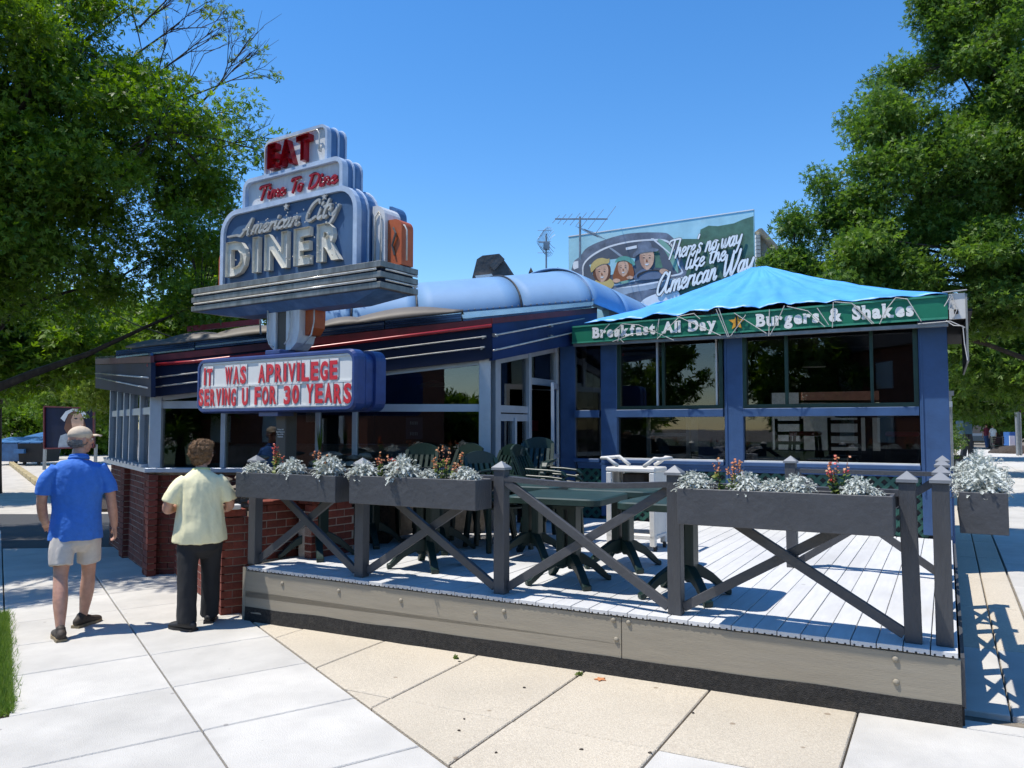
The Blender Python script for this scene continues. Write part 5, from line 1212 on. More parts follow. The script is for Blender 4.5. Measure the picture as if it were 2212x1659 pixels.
def bs(txt, a, b_, hgt, w): 
    (xa, za), (xb, zb2) = BB.hit(*bc(*a)), BB.hit(*bc(*b_))
    script(txt, BB, xa, xb, za, (zb2-za)/(xb-xa), hgt, w, -.060, .002, 'letter', bb, shear=.22, back='p_wheel')
bs("There's no way", (1205,535), (1845,400), .36, .034); bs('like the', (1360,622), (1710,535), .34, .034); bs('American Way', (1110,845), (1945,612), .42, .042)
# ================================================================ RESIN TABLES AND CHAIRS ON THE DECK
def table(x, y, label, w=.80, d=.80, rot=0, z=DZ+.002):
    t = thing('resin_table', label, 'table', B.P(x, y, z), -TH+rot, 'dark green resin tables crowded on the deck')
    T = B.M @ Matrix.Translation((x, y, z)) @ Matrix.Rotation(rad(rot), 4, 'Z')
    b = MB(T); r = .09; O = [(px, pz) for px, pz in rrect(-w/2, w/2, -d/2, d/2, r)]; O2 = rrect(-w/2+.015, w/2-.015, -d/2+.015, d/2-.015, r-.01)
    n = len(O)
    b._add([(a, c, .665) for a, c in O]+[(a, c, .708) for a, c in O]+[(a, c, .718) for a, c in O2]+[(a, c, .66) for a, c in O2],
        [(i, (i+1) % n, n+(i+1) % n, n+i) for i in range(n)]+[(n+i, n+(i+1) % n, 2*n+(i+1) % n, 2*n+i) for i in range(n)]+[tuple(range(2*n, 3*n)), tuple(range(4*n-1, 3*n-1, -1))])
    b.build('table_top', K['greentop'], t, fix=True)
    for s_ in (-1, 1): MB(T).box(s_*.05-.036, s_*.05+.036, -.07, .07, .12, .66).build('column', K['green'], t, bevel=.012)
    MB(T).box(-.1, .1, -.09, .09, .60, .659).build('bracket', K['green'], t)
    for k in range(4):
        a = math.pi/4+k*math.pi/2; c_, s_ = math.cos(a), math.sin(a)
        rings = []
        for (r_, zc, hw, hh) in ((.03, .20, .035, .06), (.12, .19, .034, .045), (.22, .135, .032, .036), (.30, .065, .032, .034), (.345, .026, .034, .024), (.37, .022, .034, .020)):
            rings.append([(c_*r_-s_*hw, s_*r_+c_*hw, zc-hh), (c_*r_+s_*hw, s_*r_-c_*hw, zc-hh), (c_*r_+s_*hw, s_*r_-c_*hw, zc+hh), (c_*r_-s_*hw, s_*r_+c_*hw, zc+hh)])
        MB(T).loft(rings).build('foot', K['green'], t, bevel=.006)
    return t
tx = lambda u, y: B.hit(u, 1100, y)[0]
tabs = [(tx(1228,.72), .72, .8, 3, 'dark green resin table with faded top behind the open fence bay, second post from left'), (tx(1478,.66), .66, .8, -2, 'dark green resin table whose pedestal stands beside the planter on the right bay'),
 (tx(1345,1.62), 1.62, .8, 0, 'dark green resin table in the second row behind the open fence bay'), (tx(1150,1.66), 1.66, .8, 4, 'dark green resin table in the second row behind the middle capped post'),
 (tx(925,.75), .75, .8, 0, 'dark green resin table in the front row under the second planter box'), (tx(960,1.7), 1.62, .8, -3, 'dark green resin table in the second row behind the second planter box'),
 (tx(690,.72), .70, .72, 2, 'dark green resin table at the far left of the deck near the brick planter'), (tx(800,1.55), 1.55, .8, 5, 'dark green resin table in the second row behind the gap of the two left planters')]
for x, y, w, r, lab in tabs: table(x, y, lab, w, w, r)

def chair_proto():
    t = thing('resin_chair', 'x', 'chair'); g_ = K['green']
    b = MB(); O = rrect(-.22, .22, -.22, .20, .05); n = len(O)
    b._add([(x, y, .405+.02*(y < -.1)) for x, y in O]+[(x, y, .425+.01*(abs(x) > .15)+.008*(y < -.1)) for x, y in O], [tuple(range(n-1,-1,-1)), tuple(range(n, 2*n))]+[(i, (i+1) % n, n+(i+1) % n, n+i) for i in range(n)])
    b.build('seat', g_, t, fix=True)
    for sx in (-1, 1):
        for (y0, y1) in ((-.24, -.20), (.27, .19)):
            top = .60 if y0 < 0 else .41
            MB().hexa([(sx*.25-.025,y0-.02,0),(sx*.25+.025,y0-.02,0),(sx*.25+.025,y0+.02,0),(sx*.25-.025,y0+.02,0),(sx*.235-.02,y1-.025,top),(sx*.235+.02,y1-.025,top),(sx*.235+.02,y1+.025,top),(sx*.235-.02,y1+.025,top)]).build('leg', g_, t, bevel=.006)
        b = MB(); rings = []
        for (y, z, w_) in ((-.25,.60,.03),(-.2,.645,.034),(-.05,.66,.036),(.1,.665,.034),(.22,.67,.028)): rings.append([(sx*.245-w_, y, z-.014), (sx*.245+w_, y, z-.014), (sx*.245+w_, y, z+.012), (sx*.245-w_, y, z+.012)])
        b.loft(rings).build('arm', g_, t, bevel=.006)
    def bk(x, z): return .20+.22*(z-.42)/.5+.02*(1-(x/.22)**2)*(1)
    b = MB()
    def strip(x0, x1, z0, z1, wtop=None):
        N = 4; V = []
        for i in range(N+1):
            z = z0+(z1-z0)*i/N
            for x in (x0, x1):
                xx = x*(1-.12*(z-.42)/.5); V += [(xx, bk(x, z), z), (xx, bk(x, z)+.016, z)]
        F_ = []
        for i in range(N): a = i*4; F_ += [(a, a+2, a+6, a+4), (a+1, a+5, a+7, a+3), (a, a+4, a+5, a+1), (a+2, a+3, a+7, a+6)]
        F_ += [(0, 1, 3, 2), (N*4, N*4+2, N*4+3, N*4+1)]; b._add(V, F_)
    strip(-.23, -.185, .40, .86); strip(.185, .23, .40, .86)
    for k in range(5): strip(-.15+k*.075-.02, -.15+k*.075+.02, .47, .80)
    rings = []
    for i in range(9):
        x = -.205+.41*i/8; zt__ = .935-.055*(abs(i-4)/4)**2; y = bk(x, .86)
        rings.append([(x*.95, y-.001, .80), (x*.95, y+.018, .80), (x*.93, y+.035, zt__), (x*.93, y+.012, zt__)])
    b.loft(rings); b.build('backrest', g_, t, fix=True)
    MB().box(-.2, .2, .18, .20, .40, .47).build('rear_rail', g_, t)
    return t
cproto = chair_proto(); first = [True]
def chair(x, y, rot, k, lab, tagit=False):
    c = cproto if first[0] else copy_tree(cproto); first[0] = False
    c['label'] = lab; c['group'] = 'stacked dark green resin chairs'
    c.location = B.P(x + .012*k*math.sin(k*3), y, DZ+.003+.07*k); c.rotation_euler = (0, 0, rad(-TH+rot)); return c
ordn = ['bottom', 'second', 'third', 'fourth', 'fifth', 'sixth']
stacks = [(tx(880,2.0), 2.05, 15, 3, 'leftmost chair stack before the big window'), (tx(958,2.15), 2.2, -10, 3, 'chair stack in front of the pale blue board'),
 (tx(1036,2.3), 2.35, -25, 3, 'chair stack by the white corner pillar'), (tx(1082,2.05), 2.0, 60, 2, 'low chair stack right of the corner pillar'),
 (tx(1140,2.9), 2.9, 12, 4, 'tall chair stack in front of the open door'), (tx(1196,2.6), 2.6, 95, 3, 'rightmost chair stack, with a yellow tag')]
for x, y, rot, n_, lab in stacks:
    for k in range(n_): c = chair(x, y, rot, k, '%s green resin chair in the %s' % ('topmost' if k == n_-1 else ordn[k], lab))
    last = c
p0 = B.P(stacks[-1][0], stacks[-1][1]-.29, 1.0)
tag(MB(B).box(stacks[-1][0]-.05, stacks[-1][0]+.07, stacks[-1][1]-.32, stacks[-1][1]-.315, DZ+.50, DZ+.56).build('yellow_tag', K['yellowtag']), 'small yellow tag hanging on the rightmost stack of green chairs', 'tag')
# white service cart
cx_ = B.hit(1375, 1020, 2.75)[0]; cy_ = 2.75
cart = thing('service_cart', 'off-white plastic service cart with two raised handles standing on the deck', 'cart', B.P(cx_, cy_, DZ), -TH)
for z in (DZ+.12, DZ+.48, DZ+.80):
    MB(B).box(cx_-.27, cx_+.27, cy_-.2, cy_+.2, z, z+.05).build('shelf', K['plastic'], cart, bevel=.012)
for sx in (-1, 1):
    for sy in (-1, 1): MB(B).box(cx_+sx*.235-.03, cx_+sx*.235+.03, cy_+sy*.17-.03, cy_+sy*.17+.03, DZ+.05, DZ+.799).build('corner_post', K['plastic'], cart, bevel=.008)
    MB(B).box(cx_+sx*.25-.01, cx_+sx*.25+.01, cy_-.14, cy_+.14, DZ+.17, DZ+.799).build('side_panel', K['plastic'], cart)
    pts = [(cx_+sx*.14, cy_-.17, DZ+.86), (cx_+sx*.20, cy_-.18, DZ+.90), (cx_+sx*.26, cy_-.18, DZ+.945), (cx_+sx*.32, cy_-.18, DZ+.94), (cx_+sx*.32, cy_+.18, DZ+.94), (cx_+sx*.26, cy_+.18, DZ+.945), (cx_+sx*.20, cy_+.18, DZ+.90), (cx_+sx*.14, cy_+.17, DZ+.86)]
    MB(B).tube(pts, .02, 8).build('handle', K['plastic'], cart, smooth=True)
    for sy in (-1, 1): MB(B).tube([(cx_+sx*.25-.012, cy_+sy*.15, DZ+.035), (cx_+sx*.25+.012, cy_+sy*.15, DZ+.035)], .033, 12).build('caster', K['black'], cart)
tag(MB(B).box(cx_-.12, cx_+.12, cy_-.1, cy_+.12, DZ+.532, DZ+.78).build('tub', K['bark'], bevel=.01), 'dark brown tub on the middle shelf of the service cart', 'tub')

# ================================================================ PLANTS
def dusty(seed, R=.15, n=300, H=.19):
    """silver clump: drooping pinnate leaves from a centre"""
    rg_ = random.Random(seed); V, F_, Tn = [], [], []
    def leafp(base, d, L, w, up):
        side = d.cross(up).normalized(); k = 5; b0 = len(V); c = []
        for i in range(k+1):
            t = i/k; p = base+d*L*t+Vector((0,0,-L*.55*t*t)); ww = w*math.sin(math.pi*(.15+.8*t)); c.append((p, ww))
        for i in range(k):
            (p, w0), (q, w1) = c[i], c[i+1]
            for s_ in (-1, 1):
                b1 = len(V); m_ = (p+q)/2+side*s_*w0*1.0+d*w0*.5
                V.extend([p, q, m_+Vector((0,0,.003))]); F_.append((b1, b1+1, b1+2)); Tn.append(rg_.random())
            b1 = len(V); V.extend([p-side*w0*.25, q-side*w1*.25, q+side*w1*.25, p+side*w0*.25]); F_.append((b1, b1+1, b1+2, b1+3)); Tn.append(rg_.random())
    for i in range(n):
        a = rg_.uniform(0, 6.283); el = rg_.uniform(-.15, 1.45); rr = R*rg_.uniform(.0, .9)
        d = Vector((math.cos(a)*math.cos(el), math.sin(a)*math.cos(el), math.sin(el))); z = H*rg_.uniform(.0, .8)*(1-(rr/R)**2*.6)
        leafp(Vector((math.cos(a)*rr, math.sin(a)*rr, z)), d, rg_.uniform(.035, .075), rg_.uniform(.014, .026), Vector((0,0,1)) if abs(d.z) < .95 else Vector((1,0,0)))
    return V, F_, Tn
def leafmesh(name, V, F_, Tn, m):
    me = bpy.data.meshes.new(name); me.from_pydata([tuple(v) for v in V], [], F_); me.materials.append(m)
    at = me.attributes.new('tint', 'FLOAT', 'FACE'); at.data.foreach_set('value', Tn); me.update(); return me
dm = [leafmesh('dusty_miller', *dusty(s_), K['silver']) for s_ in (1, 2, 3)]
def stalk(seed, n=5, H=.22, dry=.4):
    rg_ = random.Random(seed); b = MB(); V, F_, Tn = [], [], []; V2, F2_, T2 = [], [], []
    for i in range(n):
        a = rg_.uniform(0, 6.28); x, y = math.cos(a)*rg_.uniform(0,.05), math.sin(a)*rg_.uniform(0,.05); h_ = H*rg_.uniform(.6, 1.1); lx, ly = rg_.uniform(-.06,.06), rg_.uniform(-.03,.03)
        b.tube([(x, y, 0), (x+lx*.4, y+ly*.4, h_*.5), (x+lx, y+ly, h_)], [.003,.0025,.001], 4)
        for k in range(14):
            t = rg_.uniform(.1, .6); p = Vector((x+lx*t, y+ly*t, h_*t)); d = Vector((rg_.uniform(-1,1), rg_.uniform(-1,1), rg_.uniform(-.2,.9))).normalized(); L = rg_.uniform(.02,.045); s_ = d.orthogonal().normalized()*L*.32
            b0 = len(V); V += [p, p+d*L*.5+s_, p+d*L, p+d*L*.5-s_]; F_.append((b0, b0+1, b0+2, b0+3)); Tn.append(rg_.random())
        for k in range(14):
            t = rg_.uniform(.6, 1.02); p = Vector((x+lx*t, y+ly*t, h_*t)); d = Vector((rg_.uniform(-1,1), rg_.uniform(-1,1), rg_.uniform(-.5,.5))).normalized(); L = rg_.uniform(.012,.026); s_ = d.orthogonal().normalized()*L*.4
            b0 = len(V2); V2 += [p, p+d*L*.5+s_, p+d*L, p+d*L*.5-s_]; F2_.append((b0, b0+1, b0+2, b0+3)); T2.append((.7+.3*rg_.random()) if rg_.random() < dry+.25 else rg_.random()*.25)
    return b, (V, F_, Tn), (V2, F2_, T2)
def put_dusty(u, v, s_, k, lab, yy=-.08, x=None, y=None):
    xx = B.hit(u, v, yy)[0] if x is None else x; yv = yy if y is None else y
    o = inst(dm[k % 3], 'dusty_miller', None, Matrix.Translation(B.P(xx, yv, 1.255)) @ Matrix.Rotation(k*1.9, 4, 'Z') @ Matrix.Diagonal((s_*(.78 if x is None else .80), s_*(.72 if x is None else .80), s_*(.72+.35*((k*7)%5)/5+(.12 if x is not None else 0)), 1)))
    tag(o, lab, 'plant', 'silver dusty miller plants in the planter boxes')
def put_stalk(u, v, lab, seed, n=5, H=.22, dry=.4, yy=-.06, z=1.245):
    xx = B.hit(u, v, yy)[0]; t = thing('flower_stalks', lab, 'plant', B.P(xx, yy, z), 0, 'thin flower stalks in the planter boxes')
    b, L1, L2 = stalk(seed, n, H, dry); b.build('stems', K['bark'], None).parent = t
    for nm, L_, m in (('leaves', L1, K['stemleaf']), ('blooms', L2, K['redflower'])):
        me = leafmesh(nm, *L_, m); o = bpy.data.objects.new(nm, me); C.objects.link(o); o.parent = t
for i, (u, v, s_, lab) in enumerate(((556,1000,1.0,'upright silver plant at the left end of the leftmost planter'), (630,1005,1.05,'low silver plant in the middle of the leftmost planter'), (712,1000,1.15,'bushy silver plant trailing over the right end of the leftmost planter'),
  (786,1008,1.1,'silver plant drooping over the left end of the second planter'), (868,1012,1.25,'widest silver plant, middle of the second planter'), (930,1020,.85,'small pointed silver plant right of the middle of the second planter'), (1002,1024,.85,'sparse silver plant near the right end of the second planter'), (1020,1028,.6,'smallest silver plant at the right corner of the second planter'),
  (1502,1035,1.05,'silver plant hanging over the left end of the longest planter, beside the capped post'), (1612,1042,.9,'silver plant left of the middle of the longest planter'), (1672,1048,.85,'silver plant at the middle of the longest planter'), (1722,1050,.95,'silver plant trailing down right of the middle of the longest planter'), (1852,1062,.8,'silver plant near the right end of the longest planter'), (1880,1066,.6,'little silver plant at the far right end of the longest planter'))):
    put_dusty(u, v, s_, i, lab)
for i, (y, s_) in enumerate(((.42, 1.15), (.72, 1.3), (1.05, 1.35), (1.4, 1.3))):
    put_dusty(0, 0, s_, i+5, ['silver plant at the near end of the end-on planter on the right', 'second silver plant from the near end in the end-on right planter', 'tall silver plant in the middle of the end-on right planter', 'silver plant at the far end of the end-on right planter'][i], x=.15, y=y)
for i, (u, v, n_, H, dr, lab) in enumerate(((600,1000,7,.26,.35,'red flowering stalks between the first two silver plants of the leftmost planter'), (690,1000,4,.25,.9,'dry brown stalks before the bushy silver plant in the leftmost planter'), (828,1010,3,.2,.7,'thin reddish stalks between the first silver plants of the second planter'), (848,1012,3,.2,.6,'short red stalks left of the widest silver plant'),
  (958,1018,6,.26,.95,'tangle of dry brown stalks in the right half of the second planter'), (985,1020,4,.22,.6,'dry stalks with a red bud near the right end of the second planter'), (1560,1040,3,.22,.7,'thin yellowed stalks right of the first silver plant in the longest planter'), (1595,1042,4,.24,.8,'green stalks with dry orange tips in the longest planter'), (1808,1058,6,.24,.5,'leafy green stalks with red and orange blooms near the right end of the longest planter'))):
    put_stalk(u, v, lab, 20+i, n_, H, dr)
# fern-like tuft beside the sign pole
t = thing('spiky_plant', 'tall thin green plant growing beside the sign pole behind the planters', 'plant', atY(690, 985, 8.9)); c = atY(690, 985, 8.9); V, F_, Tn = [], [], []
rg_ = random.Random(5)
for i in range(26):
    a = rg_.uniform(0, 6.28); d = Vector((math.cos(a)*.12, math.sin(a)*.12, rg_.uniform(.7, 1))); L = rg_.uniform(.25,.5); s_ = Vector((-math.sin(a), math.cos(a), 0))*.008; b0 = len(V)
    V += [c-s_, c+s_, c+d*L]; F_.append((b0, b0+1, b0+2)); Tn.append(rg_.random())
me = leafmesh('blades', V, F_, Tn, K['leaf']); o = bpy.data.objects.new('blades', me); C.objects.link(o); o.parent = t; o.matrix_basis = parent_inv(t)
# weeds in the paving joints
for i, (sx, sy) in enumerate(((1425,2060),(1800,2090),(1810,2110))):
    p = G(sx/1.4466, sy/1.4466); b, L1, L2 = stalk(60+i, 3, .05, .5)
    V, F_, Tn = L1; o = bpy.data.objects.new('joint_weed', leafmesh('joint_weed', [v*.6 for v in V], F_, Tn, K['stemleaf'])); C.objects.link(o); o.location = p
    tag(o, ['small green weed in the slab joint left of the middle of the skirt', 'tuft of weed in the joint by the skirt next to the orange leaf', 'second weed sprig in the joint beside the orange leaf'][i], 'weed')
# grass at the lower left
V, F_, Tn = [], [], []; rg_ = np.random.default_rng(3)
N = 26000
A = rg_.uniform(-4.6, -.98, N); E = -.90-np.abs(rg_.normal(0, .28, N)); E += (rg_.random(N) < .04)*.05
for a, e in zip(A, E):
    p = Q0+e1*float(a)+e2*float(e)
    if p.y > 7.6: continue
    z = gz(p.x)-.01; h_ = rg_.uniform(.03, .085); an_ = rg_.uniform(0, 6.28); dx, dy = rg_.normal(0, .025, 2); w_ = .0035
    b0 = len(V); V += [Vector((p.x-w_*math.cos(an_), p.y-w_*math.sin(an_), z)), Vector((p.x+w_*math.cos(an_), p.y+w_*math.sin(an_), z)), Vector((p.x+dx, p.y+dy, z+h_))]; F_.append((b0, b0+1, b0+2)); Tn.append(float(rg_.random()))
me = leafmesh('grass', V, F_, Tn, K['grassm']); o = bpy.data.objects.new('grass', me); C.objects.link(o); tag(o, 'strip of bright green grass along the left edge of the sidewalk', 'grass', kind='stuff')
# ================================================================ PEOPLE
def limb(b, pts, radii, side=(1,0,0), n=14, cap=True, flat=False):
    pts = [Vector(p) for p in pts]; rings = []; k = len(pts); sd = Vector(side)
    for i in range(k):
        t = (pts[min(i+1, k-1)]-pts[max(i-1, 0)]).normalized(); a = sd-t*sd.dot(t)
        a = a.normalized() if a.length > .05 else t.orthogonal().normalized(); c = t.cross(a)
        ra, rb_ = radii[i] if isinstance(radii[i], tuple) else (radii[i], radii[i])
        rings.append([pts[i]+a*math.cos(2*math.pi*j/n)*ra+c*math.sin(2*math.pi*j/n)*rb_ for j in range(n)])
    if cap and not flat:
        t0 = (pts[0]-pts[1]).normalized(); t1 = (pts[-1]-pts[-2]).normalized(); f = lambda r_: (r_ if isinstance(r_, float) else min(r_))
        r0 = [pts[0]+t0*f(radii[0])*.55+(p-pts[0])*.6 for p in rings[0]]; r1 = [pts[-1]+t1*f(radii[-1])*.55+(p-pts[-1])*.6 for p in rings[-1]]
        rings = [r0]+rings+[r1]
    b.loft(rings)
def curve(pts, rad_, k=4):
    """smooth a joint chain and its radii"""
    P_ = [Vector(p) for p in pts]; R_ = [Vector(r_ if isinstance(r_, tuple) else (r_, r_)) for r_ in rad_]
    def cr(L_):
        L_ = [L_[0]*2-L_[1]]+L_+[L_[-1]*2-L_[-2]]; out = []
        for i in range(1, len(L_)-2):
            for j in range(k):
                t = j/k; a, b_, c, d = L_[i-1:i+3]; out.append(.5*((2*b_)+(-a+c)*t+(2*a-5*b_+4*c-d)*t*t+(-a+3*b_-3*c+d)*t**3))
        return out+[L_[-2]]
    return cr(P_), [tuple(r_) for r_ in cr(R_)]
def fused(b, name, m, parent, vox=.008, sm=6, wrinkle=0, wscale=7, seed=0):
    """remesh overlapping lofts into one continuous skin"""
    me = b.mesh('tmp', m); o = bpy.data.objects.new('tmp', me); C.objects.link(o)
    md = o.modifiers.new('r', 'REMESH'); md.mode = 'VOXEL'; md.voxel_size = vox; md.use_smooth_shade = True
    s_ = o.modifiers.new('s', 'SMOOTH'); s_.iterations = sm; s_.factor = .5
    dg = bpy.context.evaluated_depsgraph_get(); m2 = bpy.data.meshes.new_from_object(o.evaluated_get(dg)); bpy.data.objects.remove(o)
    m2.name = name; m2.materials.clear(); m2.materials.append(m)
    m2.polygons.foreach_set('use_smooth', [True]*len(m2.polygons))
    if wrinkle:
        m2.update()
        for v in m2.vertices:
            c = v.co; q = noise.noise((c.x*wscale*1.8+seed, c.y*wscale*1.8, c.z*wscale*.55+c.x*3))+.5*noise.noise((c.x*wscale*4, c.y*wscale*4+seed, c.z*wscale*1.6))
            v.co = c+v.normal*wrinkle*q
    ob = bpy.data.objects.new(name, m2); C.objects.link(ob); ob.parent = parent; return ob
def hand(b, w, d, side, palm, L=.185):
    """palm and five bent fingers; w wrist point, d direction of the hand, side = towards the thumb, palm = way the fingers curl"""
    w, d, s_, p = Vector(w), Vector(d).normalized(), Vector(side).normalized(), Vector(palm).normalized()
    limb(b, [w-d*.02, w+d*.03, w+d*.065, w+d*.095], [(.027,.020), (.037,.018), (.042,.017), (.038,.014)], side=s_)
    for i, (o_, l) in enumerate(((.030,.072), (.010,.080), (-.010,.074), (-.029,.058))):
        r0 = w+d*.085+s_*o_; a = r0+d*l*.42+p*.008; c = a+(d*.75+p*.62)*l*.34; e = c+(d*.45+p*.85)*l*.26
        limb(b, [r0, a, c, e], [.0092, .0088, .0080, .0068], side=s_, n=8)
    r0 = w+d*.025+s_*.028; a = r0+(d*.6+s_*.7+p*.2)*.035; c = a+(d*.95+s_*.15+p*.35)*.032; e = c+(d*.95+p*.4)*.02
    limb(b, [r0, a, c, e], [.013, .011, .0095, .0075], side=s_, n=8)
def head_(b, c, yaw, k=1.0, parts=None):
    """head with jaw, nose, ears, brow, lips; yaw: 0 looks along +y"""
    T = Matrix.Translation(c) @ Matrix.Rotation(-yaw, 4, 'Z') @ Matrix.Scale(k, 4); h_ = MB(T)
    h_.ball((0,-.012,.022), (.076,.094,.096), 20, 14); h_.ball((0,.022,-.038), (.058,.070,.070), 16, 12); h_.ball((0,.048,-.078), (.036,.036,.028), 12, 8)
    limb(h_, [(0,.083,.028),(0,.100,.004),(0,.108,-.016)], [.009,.012,.015], n=8); h_.ball((0,.10,-.018), (.017,.012,.010), 8, 6)
    for s_ in (-1, 1):
        h_.ball((s_*.076,-.008,-.004), (.010,.020,.032), 10, 8); h_.ball((s_*.030,.080,.034), (.026,.012,.009), 8, 6); h_.ball((s_*.042,.062,-.012), (.022,.022,.022), 8, 6)
    h_.ball((0,.086,-.050), (.024,.012,.006), 8, 6); h_.ball((0,.085,-.060), (.021,.012,.006), 8, 6)
    b._add([tuple(v) for v in h_.v], h_.f); return T
def shoe(parent, ank, yaw, m1, m2, L=.29, pitch=0, nm='shoe'):
    T = Matrix.Translation(ank) @ Matrix.Rotation(-yaw, 4, 'Z') @ Matrix.Rotation(pitch, 4, 'X'); b = MB(T); h_ = .105
    limb(b, [(0,-.085,-.055),(0,-.05,-.045),(0,.02,-.045),(0,.10,-.062),(0,.16,-.068),(0,.195,-.072)], [(.034,.036),(.043,.052),(.044,.046),(.050,.032),(.047,.028),(.034,.020)])
    limb(b, [(0,-.03,-.05),(0,-.02,.0)], [(.042,.050),(.038,.046)])
    o = fused(b, nm, m1, parent, .006, 3)
    s_ = MB(T); s_.slab([(-.040,-.10),(.040,-.10),(.046,-.04),(.042,.03),(.054,.10),(.046,.17),(.022,.21),(-.022,.21),(-.046,.17),(-.054,.10),(-.042,.03),(-.046,-.04)], -.103, -.078)
    q = s_.build('sole', m2, None); q.parent = o
    return o
def strands(o, m, n, L, seed):
    rg_ = random.Random(seed); vs = o.data.vertices; V, F_, Tn = [], [], []
    for k in range(n):
        v = vs[rg_.randrange(len(vs))]; d = (v.normal*.6+Vector((rg_.gauss(0,.6), rg_.gauss(0,.6), rg_.gauss(-.1,.6)))).normalized(); s_ = d.orthogonal().normalized()*.0011; b0 = len(V); l_ = L*rg_.uniform(.5, 1.2)
        V += [v.co-s_, v.co+s_, v.co+d*l_*.6+v.normal*.002, v.co+d*l_]; F_ += [(b0, b0+1, b0+2), (b0, b0+2, b0+3)]
    me = bpy.data.meshes.new('hair_strands'); me.from_pydata([tuple(v) for v in V], [], F_); me.materials.append(m)
    q = bpy.data.objects.new('hair_strands', me); C.objects.link(q); q.parent = o; q['kind'] = 'stuff'; return o
def eyes(parent, T):
    for s_ in (-1, 1):
        b = MB(T); b.ball((s_*.031,.083,.012), (.013,.009,.008), 10, 6); e = b.build('eye', K['white'], None, smooth=True); e.parent = parent
        b = MB(T); b.ball((s_*.031,.0905,.012), (.0055,.003,.0055), 8, 6); q = b.build('iris', K['bark'], None, smooth=True); q.parent = e
SK, SH = K['skin'], 1
# ---- man in blue polo, walking away, head turned right
gm = G(158, 1366)
man = thing('person', 'man in blue polo shirt, off-white shorts and beige cap walking away on the sidewalk', 'person', (gm.x, gm.y, gm.z), 30)
man.scale = (1, 1, 1)
b = MB()
limb(b, *curve([(0,0,.86),(0,0,.98),(0,.0,1.12),(0,-.005,1.28),(0,-.005,1.40),(0,0,1.47)], [(.155,.11),(.165,.12),(.165,.115),(.185,.12),(.172,.10),(.10,.07)]))
limb(b, *curve([(0,-.005,1.44),(.004,.01,1.51),(.008,.022,1.58)], [(.07,.07),(.060,.064),(.056,.060)]))
LA = [(-.165,0,1.40),(-.245,.01,1.29),(-.265,.03,1.14),(-.255,.13,1.01),(-.235,.24,.93)]
RA = [(.165,0,1.40),(.235,-.01,1.29),(.262,-.01,1.14),(.285,.03,1.00),(.300,.07,.885)]
for A_ in (LA, RA): limb(b, *curve(A_, [.050, .048, .042, .040, .028]))
hand(b, RA[-1], (.12,.25,-1), (-.1,1,.2), (-1,.1,.2)); hand(b, LA[-1], (.15,.9,-.4), (1,.1,.3), (.2,-.3,-1))
LLg = [(-.088,-.01,.90),(-.098,-.04,.70),(-.108,-.085,.50),(-.105,-.16,.32),(-.100,-.235,.10)]; RLg = [(.088,.01,.90),(.098,.075,.70),(.108,.13,.50),(.100,.16,.32),(.080,.20,.10)]
for A_ in (LLg, RLg): limb(b, *curve(A_, [(.085,.09),(.078,.085),(.056,.06),(.058,.066),(.034,.04)]))
Th = head_(b, (.015,.03,1.655), rad(62), 1.0)
bd = fused(b, 'body', SK, man, .0065, 3)
eyes(bd, Th)
b = MB()
limb(b, *curve([(0,-.005,.80),(0,-.005,.92),(0,0,1.08),(0,-.008,1.25),(0,-.008,1.38),(0,0,1.445),(.003,.005,1.49)], [(.212,.150),(.205,.150),(.195,.140),(.205,.142),(.200,.128),(.168,.112),(.085,.085)]), n=28, flat=True)
for s_, A_ in ((-1, LA), (1, RA)): limb(b, *curve([(s_*.15,0,1.415), tuple(Vector(A_[0]).lerp(Vector(A_[1]), .4)), tuple(Vector(A_[1]).lerp(Vector(A_[2]), .05)), tuple(Vector(A_[1]).lerp(Vector(A_[2]), .62))], [(.074,.086),(.070,.082),(.066,.078),(.068,.084)]), n=20, flat=True)
sh = fused(b, 'polo_shirt', K['shirtblue'], man, .009, 4, .013, 5, 3)
b = MB(); b.tube([(.07*math.cos(a)+.004, .068*math.sin(a)+.006, 1.500-.012*math.sin(a)) for a in [i*math.pi/8 for i in range(16)]], .017, 8, closed=True); b.tube([(.066*math.cos(a)+.004, .064*math.sin(a)+.008, 1.520-.012*math.sin(a)) for a in [i*math.pi/8 for i in range(16)]], .012, 8, closed=True); c = b.build('collar', K['shirtblue'], None, smooth=True); c.parent = sh
b = MB(); limb(b, *curve([(0,0,.76),(0,0,.88),(0,0,.98)], [(.17,.125),(.178,.13),(.17,.12)]), n=24)
for A_, s_ in ((LLg,-1),(RLg,1)): limb(b, *curve([(s_*.085,0,.86), tuple(Vector(A_[1])+Vector((s_*.006,0,.02))), tuple(Vector(A_[1]).lerp(Vector(A_[2]), .55)+Vector((s_*.004,0,0)))], [(.10,.12),(.098,.112),(.094,.106)]), n=20, flat=True)
fused(b, 'shorts', K['shorts'], man, .009, 4, .010, 7, 8)
shoe(man, (-.100,-.235,.105), rad(-8), K['shoe'], K['shoetan']); shoe(man, (.080,.20,.105), rad(42), K['shoe'], K['shoetan'], pitch=0)
b = MB(Th); b.ball((0,-.026,-.014), (.077,.082,.058), 22, 12); hr = strands(fused(b, 'hair', K['hairgrey'], man, .006, 1, .006, 40, 1), K['hairgrey'], 2500, .010, 2)
b = MB(Th); b.ball((0,-.008,.045), (.086,.103,.082), 24, 14, fn=lambda d: 1 if d.z > -.1 else .93); cp_ = b.build('cap', K['cap'], None, smooth=True); cp_.parent = man
N = 9; rws = []
for i in range(N): a = (i/(N-1)-.5)*2; rws.append([(a*.078, .075+.0*abs(a), .045-.010*a*a), (a*.080, .13-.02*a*a, .050-.012*a*a), (a*.060, .185-.045*a*a, .040-.012*a*a)])
